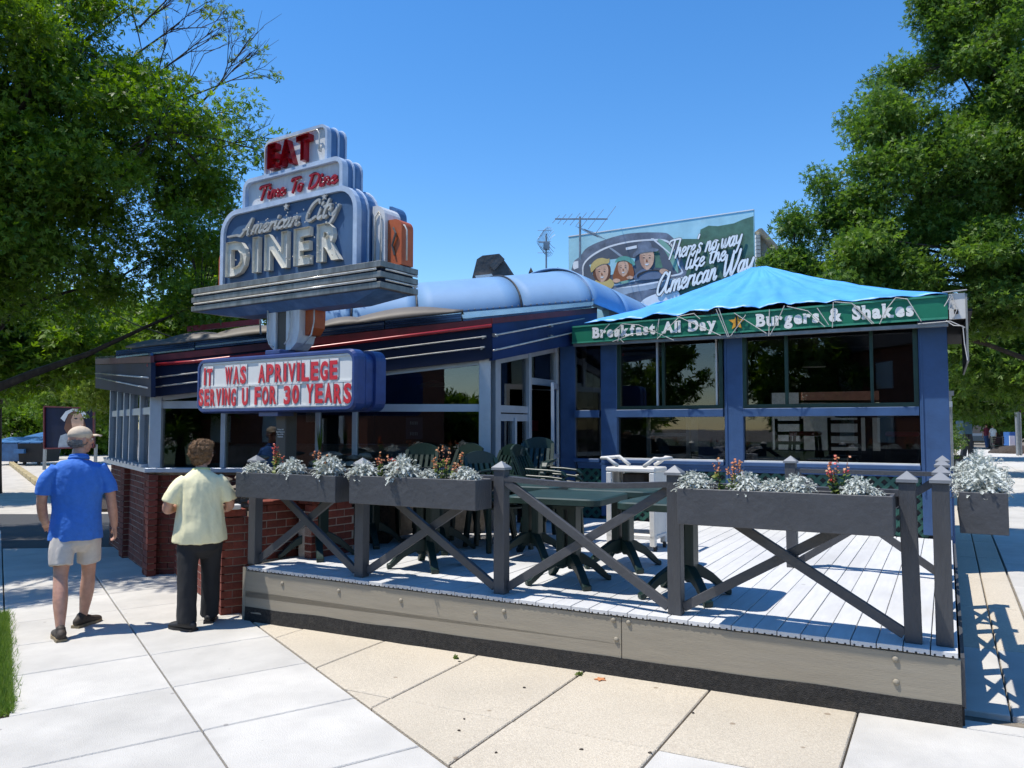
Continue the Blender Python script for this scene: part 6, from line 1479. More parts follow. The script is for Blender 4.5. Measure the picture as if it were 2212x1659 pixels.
q = MB(Th).grid(rws).build('brim', K['cap'], None, smooth=True, thick=.006); q.parent = cp_
q = MB(Th).ball((0,-.008,.128), .008, 8, 5).build('button', K['cap'], None); q.parent = cp_
# ---- woman in pale yellow polo
gw = G(428, 1352)
wo_ = thing('person', 'woman with short curly brown hair in a pale yellow polo and black trousers walking away', 'person', (gw.x, gw.y, gw.z), 24)
b = MB()
limb(b, *curve([(0,0,.80),(0,-.0,.92),(0,0,1.05),(0,.0,1.18),(0,.01,1.28),(0,.02,1.345)], [(.16,.12),(.165,.12),(.155,.115),(.155,.11),(.15,.10),(.10,.075)]))
limb(b, *curve([(0,.02,1.32),(.0,.03,1.385),(.004,.045,1.45)], [(.06,.06),(.050,.055),(.048,.054)]))
LA = [(-.145,.01,1.275),(-.225,-.01,1.17),(-.275,.0,1.04),(-.215,.14,1.03),(-.13,.26,1.06)]; RA = [(.145,.01,1.275),(.215,0,1.17),(.245,.02,1.05),(.20,.15,1.01),(.13,.27,1.04)]
for A_ in (LA, RA): limb(b, *curve(A_, [.047, .045, .042, .036, .026]))
hand(b, LA[-1], (.6,.75,.1), (0,-.3,1), (.7,-.6,0)); hand(b, RA[-1], (-.6,.75,.1), (0,-.3,1), (-.7,-.6,0))
LLg = [(-.085,0,.84),(-.095,-.03,.65),(-.100,-.07,.45),(-.100,-.09,.28),(-.098,-.11,.09)]; RLg = [(.085,0,.84),(.092,.04,.65),(.098,.08,.45),(.100,.10,.28),(.100,.13,.09)]
for A_ in (LLg, RLg): limb(b, *curve(A_, [(.085,.085),(.075,.08),(.055,.055),(.05,.055),(.032,.036)]))
Tw = head_(b, (.012,.05,1.515), rad(48), .95)
bd = fused(b, 'body', SK, wo_, .0065, 3); eyes(bd, Tw)
b = MB()
limb(b, *curve([(0,-.005,.745),(0,-.01,.84),(0,-.005,.96),(0,0,1.08),(0,.0,1.2),(0,.01,1.285),(0,.02,1.335),(0,.03,1.365)], [(.232,.175),(.222,.172),(.205,.155),(.190,.145),(.190,.135),(.175,.118),(.120,.092),(.072,.072)]), n=28, flat=True)
for s_, A_ in ((-1, LA), (1, RA)): limb(b, *curve([(s_*.12,.01,1.28), tuple(Vector(A_[0]).lerp(Vector(A_[1]), .4)), tuple(Vector(A_[1]).lerp(Vector(A_[2]), .1)), tuple(Vector(A_[1]).lerp(Vector(A_[2]), .55))], [(.072,.078),(.070,.080),(.070,.082),(.073,.088)]), n=20, flat=True)
sh = fused(b, 'polo_shirt', K['shirtyel'], wo_, .009, 4, .013, 5, 13)
b = MB(); b.tube([(.064*math.cos(a), .062*math.sin(a)+.03, 1.372-.012*math.sin(a)) for a in [i*math.pi/8 for i in range(16)]], .017, 8, closed=True); c = b.build('collar', mat('yellow collar', (.66,.66,.3), .8), None, smooth=True); c.parent = sh
b = MB(); limb(b, *curve([(0,0,.68),(0,0,.80),(0,0,.92)], [(.185,.14),(.19,.145),(.17,.13)]), n=24)
for A_, s_ in ((LLg,-1),(RLg,1)): limb(b, *curve([(s_*.085,0,.80)]+A_[1:4]+[tuple(Vector(A_[4])+Vector((0,0,-.03)))], [(.105,.125),(.098,.108),(.082,.09),(.080,.09),(.082,.095)]), n=20, flat=True)
fused(b, 'trousers', K['trousers'], wo_, .009, 3, .010, 7, 21)
shoe(wo_, (-.098,-.12,.10), rad(-38), K['shoeb'], K['shoeb']); shoe(wo_, (.100,.13,.10), rad(10), K['shoeb'], K['shoeb'])
b = MB(Tw); b.ball((0,-.022,.025), (.094,.104,.105), 26, 18); b.ball((0,-.05,-.055), (.070,.060,.055), 18, 12); b.ball((0,.03,.085), (.075,.065,.050), 18, 12)
rg_ = random.Random(7)
for k in range(150):
    d = Vector((rg_.gauss(0,1), rg_.gauss(0,1)-.5, rg_.gauss(0,1)+.35)).normalized()
    if d.y > .55 and d.z < .5: continue
    b.ball((d.x*.092, -.022+d.y*.102, .025+d.z*.105), rg_.uniform(.012,.021), 8, 6)
strands(fused(b, 'hair', K['hairbr'], wo_, .005, 1, .006, 30, 2), K['hairbr'], 6000, .016, 1)
q = MB(Tw).tube([(.034+.022*math.cos(a), .100, .012+.018*math.sin(a)) for a in [i*.785 for i in range(8)]], .002, 5, closed=True).tube([(-.034+.022*math.cos(a), .100, .012+.018*math.sin(a)) for a in [i*.785 for i in range(8)]], .002, 5, closed=True).tube([(.056,.098,.016),(.080,.0,.014)], .0022, 5).tube([(-.056,.098,.016),(-.080,.0,.014)], .0022, 5).build('glasses', K['black'], None); q.parent = wo_
def far_person(u, v, hgt, lab, top, bot, skin=True, yaw=0, dy=0):
    p = atZ(u, v, .09); t = thing('person', lab, 'person', p); k = hgt/1.75
    b = MB(Matrix.Scale(k, 4)); limb(b, *curve([(0,0,.85),(0,0,1.15),(0,0,1.42)], [(.15,.11),(.16,.11),(.13,.09)])); limb(b, [(0,0,1.42),(0,0,1.56)], [.05,.05]); head_(b, (0,0,1.64), yaw)
    for s_ in (-1, 1):
        limb(b, *curve([(s_*.17,0,1.40),(s_*.24,0,1.12),(s_*.26,.06,.86)], [.05,.042,.03])); hand(b, (s_*.26,.06,.86), (0,.1,-1), (0,1,0), (-s_,0,0)); limb(b, *curve([(s_*.09,0,.86),(s_*.10,s_*.08,.48),(s_*.10,s_*.13,.05)], [.085,.06,.04]))
        limb(b, [(s_*.1,s_*.13-.06,.04),(s_*.1,s_*.13+.12,.03)], [.04,.03])
    fused(b, 'body', K['skin'], t, .02, 1)
    b = MB(Matrix.Scale(k, 4)); limb(b, *curve([(0,0,.90),(0,0,1.15),(0,0,1.44)], [(.19,.14),(.19,.135),(.14,.11)]))
    for s_ in (-1, 1): limb(b, [(s_*.14,0,1.40),(s_*.225,0,1.2)], [.07,.06])
    fused(b, 'shirt', top, t, .02, 1)
    b = MB(Matrix.Scale(k, 4)); limb(b, [(0,0,.84),(0,0,.95)], [(.18,.14),(.18,.14)]); zz = .46 if bot[1] else .10
    for s_ in (-1, 1): limb(b, [(s_*.09,0,.86),(s_*.10,s_*(.08 if bot[1] else .12),zz)], [.105,.08])
    fused(b, 'trousers', bot[0], t, .02, 1)
    b = MB(Matrix.Scale(k, 4)); b.ball((0,-.02,1.68), (.085,.10,.09), 12, 8); q = b.build('hair', K['bark'], None, smooth=True); q.parent = t
fp = lambda x, y: ((2900+x/3.3167)/1.4466, (1100+y/3.3167)/1.4466)
cm = lambda n, c: mat(n, c, .8)
far_person(*fp(612,1000), 1.8, 'far man in a maroon shirt and blue jeans on the side street pavement', cm('maroon shirt', (.22,.03,.05)), (cm('jeans', (.04,.08,.18)), False))
far_person(*fp(678,1002), 1.75, 'far man in a white tank top and khaki shorts on the side street pavement', cm('white top', (.75,.75,.75)), (cm('khaki', (.4,.33,.2)), True))
far_person(*fp(788,985), 1.0, 'small far child in a white shirt behind the bench', cm('child shirt', (.75,.73,.72)), (cm('child shorts', (.3,.2,.25)), True))
# ================================================================ TREES
def leaves_mesh(name, cents, rads, per, size, m, seed, lobes=3, droop=.25, upbias=.6):
    rg = np.random.default_rng(seed); n = len(cents)*per
    c = np.repeat(np.array(cents), per, 0); r_ = np.repeat(np.array(rads), per)[:, None]
    off = rg.normal(0, 1, (n, 3)); off /= np.linalg.norm(off, axis=1)[:, None]; off *= (rg.random((n, 1))**.5); off[:, 2] *= .75
    p = c+off*r_
    d = rg.normal(0, 1, (n, 3))+off*.8; d[:, 2] -= droop; d /= np.linalg.norm(d, axis=1)[:, None]
    nr = rg.normal(0, 1, (n, 3)); nr[:, 2] += upbias*2; s_ = np.cross(d, nr); s_ /= np.linalg.norm(s_, axis=1)[:, None]+1e-9
    L = (size*rg.uniform(.6, 1.25, n))[:, None]; nn_ = np.cross(s_, d)
    V, T = [], []
    angs = {1: [0], 3: [-.75, 0, .75], 2: [-.45, .45]}[lobes]; tint = rg.random(n)**1.3*.6+np.repeat(rg.random(len(cents))**1.5, per)*.4
    for k, a in enumerate(angs):
        dd = d*math.cos(a)+s_*math.sin(a)+nn_*(.12*abs(a)); ss = -d*math.sin(a)+s_*math.cos(a); LL_ = L*(1 if k == len(angs)//2 else .72)
        base = p+dd*LL_*.0; V.append(np.stack([base-ss*LL_*.05, base+dd*LL_*.55+ss*LL_*.155, base+dd*LL_, base+dd*LL_*.5-ss*LL_*.155], 1)); T.append(tint)
    V = np.concatenate(V).reshape(-1, 3); nf = len(V)//4; T = np.concatenate(T)
    me = bpy.data.meshes.new(name); me.vertices.add(len(V)); me.vertices.foreach_set('co', V.astype(np.float32).ravel())
    me.loops.add(nf*4); me.loops.foreach_set('vertex_index', np.arange(nf*4, dtype=np.int32)); me.polygons.add(nf)
    me.polygons.foreach_set('loop_start', np.arange(0, nf*4, 4, dtype=np.int32)); me.polygons.foreach_set('loop_total', np.full(nf, 4, np.int32))
    me.materials.append(m); at = me.attributes.new('tint', 'FLOAT', 'FACE'); at.data.foreach_set('value', T.astype(np.float32)); me.update(); me.validate(); return me
def tree(label, base, forks, blobs, ncl, per, size, m, seed, cr=(.3, .55), group=None, lobes=3, trunk_r=.2, nlimb=26, bare=0, name='oak_tree', shell=.55, avoid=None):
    rg_ = random.Random(seed); t = thing(name, label, 'tree', base, 0, group); base = Vector(base)
    cents, rads = [], []; wts = [max(.35, bl_[1][0]*bl_[1][1]*bl_[1][2]) for bl_ in blobs]
    while len(cents) < ncl:
        (c, r_) = rg_.choices(blobs, wts)[0]; d = Vector((rg_.gauss(0,1), rg_.gauss(0,1), rg_.gauss(0,1))).normalized(); k = shell+(1-shell)*rg_.random() if rg_.random() < .75 else rg_.random()**.5
        q = Vector((c[0]+d.x*r_[0]*k, c[1]+d.y*r_[1]*k, c[2]+d.z*r_[2]*k))
        if noise.noise(q*.75+Vector((seed, 0, 0))) < -.07: continue
        if avoid and avoid(q): continue
        cents.append(tuple(q)); rads.append(rg_.uniform(*cr))
    me = leaves_mesh('crown', cents, rads, per, size, m, seed, lobes); o = bpy.data.objects.new('crown', me); C.objects.link(o); o.parent = t; o.matrix_basis = parent_inv(t)
    b = MB(); F_ = [Vector(f) for f in forks]; b.tube([base-Vector((0,0,.2))]+[base.lerp(F_[0], .3)]+F_, [trunk_r*1.25, trunk_r]+[trunk_r*(1-.75*(i+1)/len(F_)) for i in range(len(F_))], 10)
    spine = [base.lerp(F_[0], .6)]+F_; nodes = []
    for k in range(nlimb):
        q = Vector(rg_.choice(cents)); s0 = min(spine, key=lambda s_: (s_-q).length+max(0, s_.z-q.z)*2.0); s1 = s0.lerp(spine[max(0, spine.index(s0)-1)], rg_.random())
        mid = s1.lerp(q, .5)+Vector((rg_.uniform(-.3,.3), rg_.uniform(-.3,.3), rg_.uniform(-.1,.5))); r0 = trunk_r*.36
        P_ = [s1, s1.lerp(mid, .5)+Vector((rg_.uniform(-.1,.1),)*3), mid, mid.lerp(q, .5)+Vector((rg_.uniform(-.12,.12),)*3), q]
        b.tube(P_, [r0, r0*.75, r0*.5, r0*.3, r0*.1], 6); nodes += P_[2:]
    for c in cents:
        c = Vector(c); n_ = min(nodes, key=lambda s_: (s_-c).length)
        if (n_-c).length < 1.6: b.tube([n_, n_.lerp(c, .5)+Vector((0,0,.06)), c], [.014, .009, .004], 4, caps=False)
    b.build('trunk', K['bark'], t, smooth=True)
    return t, cents
A = atY
def blob(u, v, Y, r_): c = A(u, v, Y); return ((c.x, c.y, c.z), r_)
# left street tree: its boughs hang over the pavement and the sign
LT = [blob(-10,110,11.5,(2.2,2.2,1.9)), blob(230,60,11.5,(.7,1,.8)), blob(180,330,11.5,(2.2,2.2,1.5)), blob(20,480,11.0,(2.2,2.2,1.5)), blob(430,330,11.3,(1.15,1.1,.95)), blob(250,190,12,(.9,1.2,.8)), blob(350,460,11.5,(1.3,1.2,.85)), blob(90,600,11.2,(1.3,1.4,.6)), blob(-250,250,11,(2.2,2.4,2.4)), blob(425,585,11.0,(.32,.3,.55)), blob(230,545,11.4,(1.2,1.2,.45)), blob(-120,420,10.2,(1.9,1.6,1.7)), blob(500,250,11.4,(.7,.7,.6)), blob(370,560,11.4,(.75,.7,.5)), blob(450,450,11.4,(.75,.7,.7)), blob(320,400,11.6,(.9,.8,.7)), ((-9.0,8.9,7.0),(2.4,2.0,1.5)), ((-6.9,9.6,6.6),(1.1,1.4,.9)), ((-12,12,7.5),(3.0,2.8,1.8)), ((-7.2,11.2,6.2),(1.5,1.6,.9)), ((-6.3,10.5,5.0),(1,1.2,.6)), ((-9.5,11.5,9.5),(3.4,3.0,1.6)), ((-11.5,8.0,8.5),(2.6,2.4,1.5))]  # trailing blobs are added crown, some out of view, to deepen the shade
tree('big leafy oak on the left whose dark boughs reach behind the pylon sign', (-8.9, 12.6, -.17), [(-8.7,12.5,3.6),(-8.2,12.2,5.4),(-7.6,12,7.4),(-7.2,11.9,9.5)], LT, 690, 320, .095, K['leaf'], 11, (.32,.62), trunk_r=.24, nlimb=40)
# bare dead twigs above it
tw = thing('dead_branches', 'bare dead twigs sticking out of the left oak into the sky', 'branches', A(330, 200, 11.6)); rg_ = random.Random(9); b = MB(); V, F_, Tn = [], [], []; tips = []
def twig(p, d, L, r_, dep):
    q = p+d*L; m_ = p.lerp(q, .5)+Vector((rg_.uniform(-.04,.04),)*3)*L; b.tube([p, m_, q], [r_, r_*.8, r_*.55], 4, caps=False)
    if dep == 0: tips.append(q); return
    for k in range(3 if dep > 1 else 4):
        t = .35+.65*rg_.random(); nd = (d+Vector((rg_.gauss(0,.45), rg_.gauss(0,.3), rg_.gauss(.12,.4)))).normalized(); twig(p.lerp(q, t), nd, L*rg_.uniform(.5,.75), r_*.6, dep-1)
for (u, v, du, dv) in ((300,190,470,60),(330,240,560,150),(360,300,545,110),(290,120,440,10),(300,60,400,-40),(420,340,560,290)):
    p, q = A(u, v, 11.6), A(du, dv, 11.6); twig(p, (q-p).normalized(), (q-p).length*.66, .018, 3)
b.build('twigs', K['bark'], tw)
me = leaves_mesh('sparse_leaves', [tuple(t_) for t_ in tips if rg_.random() < .16], [.10]*sum(1 for _ in range(0)) or .10*np.ones(1), 1, .1, K['leaf2'], 5) if False else None
sel = [tuple(t_) for t_ in tips if rg_.random() < .14]
me = leaves_mesh('sparse_leaves', sel, [.14]*len(sel), 16, .09, K['leaf2'], 5); o = bpy.data.objects.new('sparse_leaves', me); C.objects.link(o); o.parent = tw; o.matrix_basis = parent_inv(tw)
# right tree
RT = [blob(2150,60,17.5,(1.6,1.6,1.6)), blob(2020,50,17.5,(.7,.8,.95)), blob(1925,170,17.5,(.45,.5,.5)), blob(2080,230,17.5,(1.9,1.8,1.3)), blob(1890,260,17.3,(.9,.8,.55)), blob(2060,400,17.2,(2.2,1.9,1.3)), blob(1850,400,17,(.8,.8,.5)), blob(1960,520,17,(1.9,1.6,.9)), blob(1770,500,17,(.7,.6,.45)), blob(1810,600,17,(1.0,.9,.4)), blob(1750,555,17,(.55,.5,.45)), blob(1715,575,17,(.35,.3,.35)), blob(1765,590,17,(.7,.6,.4)), blob(1880,560,16.8,(1.1,.9,.8)), blob(1850,640,16.6,(1.3,.9,.5)), blob(1900,450,17,(1.2,1,.8)), blob(1800,540,17,(.7,.6,.5)), blob(1690,580,17,(.2,.2,.25)), blob(2000,560,16.5,(1.4,1,1.1)), blob(1800,470,17,(.55,.5,.35)), blob(1790,390,17,(.3,.3,.25)), blob(1725,490,17,(.25,.3,.3)), blob(1815,330,17.3,(.4,.4,.35)),
 blob(2180,600,16.5,(1.8,1.8,1.3)), blob(2050,640,17,(1.9,1.7,.9)), blob(2250,300,17,(2,2,2.2)), blob(1940,330,17,(1.2,1,.8)), blob(2160,-60,17.5,(1.4,1.3,1.0)), blob(2020,-20,17.5,(.5,.5,.5))]
tree('large green oak on the right towering over the blue tarp and the side street', (15.2, 19.0, .06), [(14.9,18.8,3.4),(13.6,18.2,5.6),(12.2,17.8,8),(11.4,17.6,10.6)], RT, 680, 300, .115, K['leafr'], 21, (.32,.62), trunk_r=.28, nlimb=46)
# more trees behind on the left
for i, (bl, base, lab, mm, n_, cr_) in enumerate((
 ([blob(45,690,21,(3.0,2.2,1.3)), blob(130,735,21,(2.0,2,.9)), blob(10,770,21,(2.6,2,.9)), blob(-140,720,20,(2.5,2,2.2))], (-14.5,22,-.17), 'bright green bushy tree behind the man, beyond the driveway', K['leaf'], 230, (.5,.85)),
 ([blob(265,735,30,(2.0,2,1.3)), blob(330,740,30,(2.3,2,1.3)), blob(240,790,30,(2.5,2,1.6))], (-15.5,31,-.17), 'pale yellowish tree far behind the left roof', K['leaf2'], 200, (.5,.85)),
 ([blob(190,720,40,(3.4,2,2.4)), blob(150,830,40,(4.2,2,2.2)), blob(225,830,40,(3,2,2.2))], (-22.5,41,-.17), 'dense green tree behind the painted panel', K['leaf'], 180, (.5,.85)),
 ([blob(400,690,24,(.7,.9,.7)), blob(445,655,24,(.8,.9,1.3)), blob(460,600,24,(.9,.9,1.0)), blob(400,700,24,(1.2,1,.6))], (-10.0,25,-.17), 'dark slender tree between the left oak and the sign ledge', K['leaf'], 130, (.4,.65)),
 ([blob(515,665,28,(1.3,1.0,.8)), blob(560,650,28,(1.2,1.0,.7))], (-9.2,29,-.17), 'small tree crown showing under the sign ledge behind the roof', K['leaf2'], 60, (.4,.7)),
 ([blob(60,905,52,(8,3,3.6)), blob(-120,890,52,(6,3,4.5))], (-32,53,-.17), 'dark hedge-like tree standing behind the dumpsters', K['leaf'], 220, (.8,1.3)),
 ([blob(150,895,53,(5,3,3.8)), blob(215,880,53,(4,3,4))], (-28.5,54,-.17), 'dark tree behind the painted waitress panel', K['leaf'], 150, (.8,1.3)))):
    tree(lab, base, [(base[0], base[1], 2.2), (base[0]+.2, base[1], 3.6), (base[0]+.3, base[1]-.1, 5)], bl, n_, 110, .22 if i < 5 else .32, mm, 30+i, cr_, 'background trees on the left', trunk_r=.18, nlimb=12)
# trees along the side street on the right
for i, (bl, base, lab, n_, sz) in enumerate((
 ([blob(2150,700,26,(2.6,2.4,1.5)), blob(2200,790,25,(1.8,2,1.0)), blob(2290,700,26,(3,3,3))], (19.5,29,.07), 'dark street tree just beyond the big right oak', 260, .22),
 ([blob(2085,790,38,(2.6,2.4,1.5)), blob(2120,850,40,(2.4,2.4,1.0))], (28.5,42.5,.07), 'street tree with pale leaves along the side street, middle distance', 170, .26),
 ([blob(2140,840,58,(5,4,2.2)), blob(2195,860,58,(4,4,2.2)), blob(2080,850,60,(3,4,2.0))], (37.0,60,.07), 'street tree with thick dark trunk near the far walkers', 220, .36),
 ([blob(2075,890,85,(5,4,2.4)), blob(2130,885,90,(8,6,3)), blob(2190,890,90,(8,6,3.2))], (57,95,.07), 'distant street tree at the end of the side street', 200, .5),
 ([blob(2052,905,100,(3,4,3)), blob(2060,870,100,(3,4,3))], (56,101,.07), 'distant tree close behind the patio corner down the street', 90, .5))):
    tree(lab, base, [(base[0], base[1], 3.0), (base[0]+.2, base[1], 5), (base[0], base[1], 7)], bl, n_, 90, sz, K['leafr'], 50+i, (.6,1.0) if i < 2 else (.9,1.5), 'trees along the side street', trunk_r=.25 if i != 2 else .55, nlimb=10)
# trees and a brick house across the street behind the viewpoint (mirrored in the windows)
for i, (x, y, h_, r_) in enumerate(((-16,-17,9,5), (-8.6,-20,8,3.6), (-2.6,-21,3.2,2.6), (-27,-13,10,6), (6,-21,9,5), (-35,-4,10,6))):
    tree(['tree across the street behind the viewpoint, mirrored at the left of the glass', 'round tree across the street behind the viewpoint, mirrored in the front windows', 'low tree across the street behind the viewpoint, mirrored by the corner pillar', 'tall tree across the street behind the viewpoint, far left', 'tall tree across the street behind the viewpoint, on the right', 'tree furthest left across the street behind the viewpoint'][i], (x, y, 0), [(x, y, 2), (x, y, h_*.6)], [((x, y, h_*.55), (r_, r_*.8, h_*.45))], 150, 60, .5, K['leaf'], 70+i, (.5,.9), 'trees across the street behind the viewpoint', trunk_r=.2, nlimb=8)
hs = thing('brick_house', 'brick house across the street behind the viewpoint, mirrored in the patio windows', 'house', (-9, -13, 0), 20)
f = Fr(-11, -15, 25)
MB(f).box(-5, 5, -6, 0, 0, 5.2).build('wall', mat('house brick', (.28,.10,.06), .9), hs)
MB(f).prism([(-5.4,5.2),(5.4,5.2),(0,7.6)], -6.4, .4).build('roof', mat('house roof', (.1,.09,.09), .8), hs, fix=True)
for x in (-3.2, 0, 3.2):
    for z in (1.0, 3.4): MB(f).box(x-.6, x+.6, .0, .06, z, z+1.2).build('window', K['white'], hs)
# ================================================================ BACKGROUND THINGS
def atg(u, v, z=.08): return atZ(u, v, z)
# painted waitress panel on posts (generic painted figure)
pY = 34.0; pp0, pp1 = A(97, 880, pY), A(206, 880, pY); PF = Fr(pp0.x, pY, -6)
pn_ = thing('painted_panel', 'dark navy red-framed panel with a painted waitress in a white cap, on posts', 'panel', (pp0.x, pY, -.2)); hit = PF.hit
q = [hit(97, 878), hit(204, 882), hit(204, 966), hit(97, 969)]
MB(PF).prism(q, 0, .08).build('board', K['navy'], pn_, fix=True)
for i in range(4):
    a, c = q[i], q[(i+1) % 4]; MB(PF).bar((a[0], -.03, a[1]), (c[0], -.03, c[1]), .06, .09, up=(0,1,0)).build('frame', K['maroon'], pn_)
cc_ = lambda x, y: (x/3.6875/1.4466, (1250+y/3.6875)/1.4466)
lay2 = [0]
def pq(pts, m, nm='painted_shape'): lay2[0] += 1; MB(PF).prism([hit(*cc_(x, y)) for x, y in pts], -.004*lay2[0]-.004, -.004*lay2[0]-.001).build(nm, K[m], pn_, fix=True)
pq([(760,240),(790,160),(850,110),(940,115),(960,190),(990,300),(960,420),(800,430),(740,330)], 'p_hair'); pq([(820,230),(850,160),(930,150),(965,230),(960,330),(900,390),(840,350)], 'p_skin'); pq([(700,210),(760,130),(840,98),(930,105),(990,150),(1002,215),(960,200),(930,140),(850,125),(790,160),(745,250)], 'p_white')
pq([(680,480),(700,410),(760,388),(880,400),(1000,440),(1030,560),(670,560)], 'p_grey'); pq([(850,215),(880,205),(900,215),(880,225)], 'p_dark'); pq([(860,320),(900,312),(920,325),(890,335)], 'p_aub')
for u in (96, 206): x = hit(u, 950)[0]; MB(PF).box(x-.05, x+.05, .0, .1, -.3, hit(u, 960)[1]).build('post', K['steel'], pn_)
# dumpsters
def dumpster(u0, u1, vt, vb, Y, lab, dark=False):
    p0, p1 = A(u0, vt, Y), A(u1, vt, Y); zb = A(u0, vb, Y).z; zt__ = p0.z; t = thing('dumpster', lab, 'dumpster', (p0.x, Y, zb)); w_ = p1.x-p0.x
    b = MB(); b._add([(p0.x,Y,zb+.12),(p1.x,Y,zb+.12),(p1.x,Y+1.4,zb+.12),(p0.x,Y+1.4,zb+.12),(p0.x-.05,Y-.1,zt__-.12),(p1.x+.05,Y-.1,zt__-.12),(p1.x+.05,Y+1.5,zt__+.1),(p0.x-.05,Y+1.5,zt__+.1)],[(3,2,1,0),(4,5,6,7),(0,1,5,4),(1,2,6,5),(2,3,7,6),(3,0,4,7)])
    b.build('bin', K['black'] if dark else K['dumpster'], t)
    for k in range(2): MB().hexa([(p0.x+w_*k/2+.02,Y-.14,zt__-.10),(p0.x+w_*(k+1)/2-.02,Y-.14,zt__-.10),(p0.x+w_*(k+1)/2-.02,Y+1.52,zt__+.13),(p0.x+w_*k/2+.02,Y+1.52,zt__+.13)]+[(p0.x+w_*k/2+.02,Y-.14,zt__-.05),(p0.x+w_*(k+1)/2-.02,Y-.14,zt__-.05),(p0.x+w_*(k+1)/2-.02,Y+1.52,zt__+.18),(p0.x+w_*k/2+.02,Y+1.52,zt__+.18)]).build('lid', K['dumpster'], t)
    MB().box(p0.x-.1, p0.x+w_*.35, Y-.3, Y-.11, zb+.55, zb+.75).build('lift_pocket', K['dumpster'], t)
    for x in (p0.x+.2, p1.x-.2): MB().tube([(x-.04,Y+.1,zb+.09),(x+.04,Y+.1,zb+.09)], .09, 10).build('wheel', K['black'], t)
dumpster(-22, 42, 953, 1002, 38, 'blue dumpster at the left edge beyond the sunlit driveway')
dumpster(43, 92, 953, 1004, 37.5, 'black dumpster with blue lid next to the painted panel', True)
dumpster(55, 100, 941, 985, 44, 'second blue dumpster behind, its pale sunlit lid showing above the others')
# grandstand of antennas on the roof
aY = 15.0
an_ = thing('tv_antenna', 'large spiky television aerial on a mast against the sky', 'antenna', A(1253, 545, aY)); 
m0, m1 = A(1253, 560, aY), A(1253, 468, aY); MB().tube([m0, m1], .022, 8).build('mast', K['steel'], an_)
q0, q1 = A(1199, 473, aY), A(1312, 473, aY+.3); MB().tube([q0, q1], .016, 6).build('boom', K['steel'], an_)
for i, (t, L) in enumerate(((.02,.22),(.13,.26),(.24,.30),(.38,.34),(.5,.36),(.62,.48),(.78,.55),(.98,.75))):
    c = q0.lerp(q1, t); d = Vector((.35, .75, .55)).normalized()*L; MB().tube([c-d, c+d], .006, 5).build('element', K['steel'], an_)
r0, r1 = A(1262, 495, aY), A(1292, 512, aY); MB().tube([r0, r1], .012, 5).build('small_boom', K['steel'], an_)
for k in range(7): c = r0.lerp(r1, k/6); MB().tube([c-Vector((.18,.1,-.03)), c+Vector((.18,.1,-.03))], .004, 4).build('element', K['steel'], an_)
gd = thing('grid_dish', 'small grid satellite dish on a thin mast above the barrel roof', 'antenna', A(1180, 590, 13.6)); m0, m1 = A(1180, 592, 13.6), A(1180, 505, 13.6)
MB().tube([m0, m1], .016, 6).build('mast', K['steel'], gd); b = MB(); c0 = A(1176, 521, 13.6)
for k in range(-5, 6):
    x = k*.022; h__ = .27*math.sqrt(max(0, 1-(k/5.6)**2)); b.tube([c0+Vector((x*1.0-.02+.10*(s_/4)**2, .03, h__*s_/4)) for s_ in range(-4, 5)], .0035, 4)
for s_ in (-.2, 0, .2): b.tube([c0+Vector((-.12,.03,s_)), c0+Vector((.12,.03,s_))], .004, 4)
b.build('grid_reflector', K['steel'], gd); MB().tube([c0+Vector((.05,-.02,-.03)), c0+Vector((-.10,-.08,-.04))], .01, 5).build('feed_arm', K['steel'], gd)
MB().box(c0.x-.02, c0.x+.09, 13.55, 13.62, c0.z-.15, c0.z-.02).build('bracket', K['steel'], gd)
# building with a gable behind the billboard
gb = thing('rear_building', 'tan-trimmed shed-roofed building with a white brick edge behind the billboard', 'building', (7, 20, 0)); GY = 20.0
a = [A(u, v, GY) for u, v in ((1631,640),(1712,640),(1716,590),(1634,503),(1631,503))]
MB().prism([(p.x, p.z) for p in a], GY+.1, GY+5).build('wall', mat('grey stucco', (.34,.36,.37), .8), gb, fix=True)  # one even grey for the wall
a = [A(u, v, GY) for u, v in ((1632,500),(1638,499),(1722,592),(1712,592))]; MB().prism([(p.x, p.z) for p in a], GY-.3, GY+5).build('roof_edge', mat('tan coping', (.55,.49,.38), .7), gb, fix=True)
a = [A(u, v, GY) for u, v in ((1640,508),(1705,585),(1640,548))]; MB().prism([(p.x, p.z) for p in a], GY+.04, GY+.09).build('soffit_panel', mat('soffit', (.45,.43,.38), .8), gb, fix=True)
p0, p1 = A(1630, 506, GY), A(1642, 640, GY)
k = 0; z = p1.z
while z < p0.z-.05: MB().box(p0.x, p1.x, GY-.1, GY+.05, z, z+.085).build('brick', K['white'], gb); z += .1
# pale building across the lot, seen through the patio windows
fb = thing('pale_building', 'pale rendered building with brick upper floor seen through the patio glass', 'building', (8, 34, 0))
MB().box(7.5, 11, 30, 34, 0, 5).build('wall', mat('render', (.6,.58,.5), .8), fb); MB().box(11.1, 15.4, 30, 34, 0, 2.6).build('shop_front', K['oldcon'], fb); MB().box(11.1, 15.4, 29.9, 34, 2.7, 5.2).build('brick_upper', mat('upper brick', (.35,.15,.09), .9), fb)
# wire across the left trees
p = [A(200, 650, 17), A(290, 700, 18), A(420, 745, 19)]; tag(MB().tube([p[0], p[0].lerp(p[1], .5)-Vector((0,0,.02)), p[1], p[2]], .012, 5).build('overhead_wire', K['black']), 'thin black overhead wire sloping down before the left background trees', 'wire')
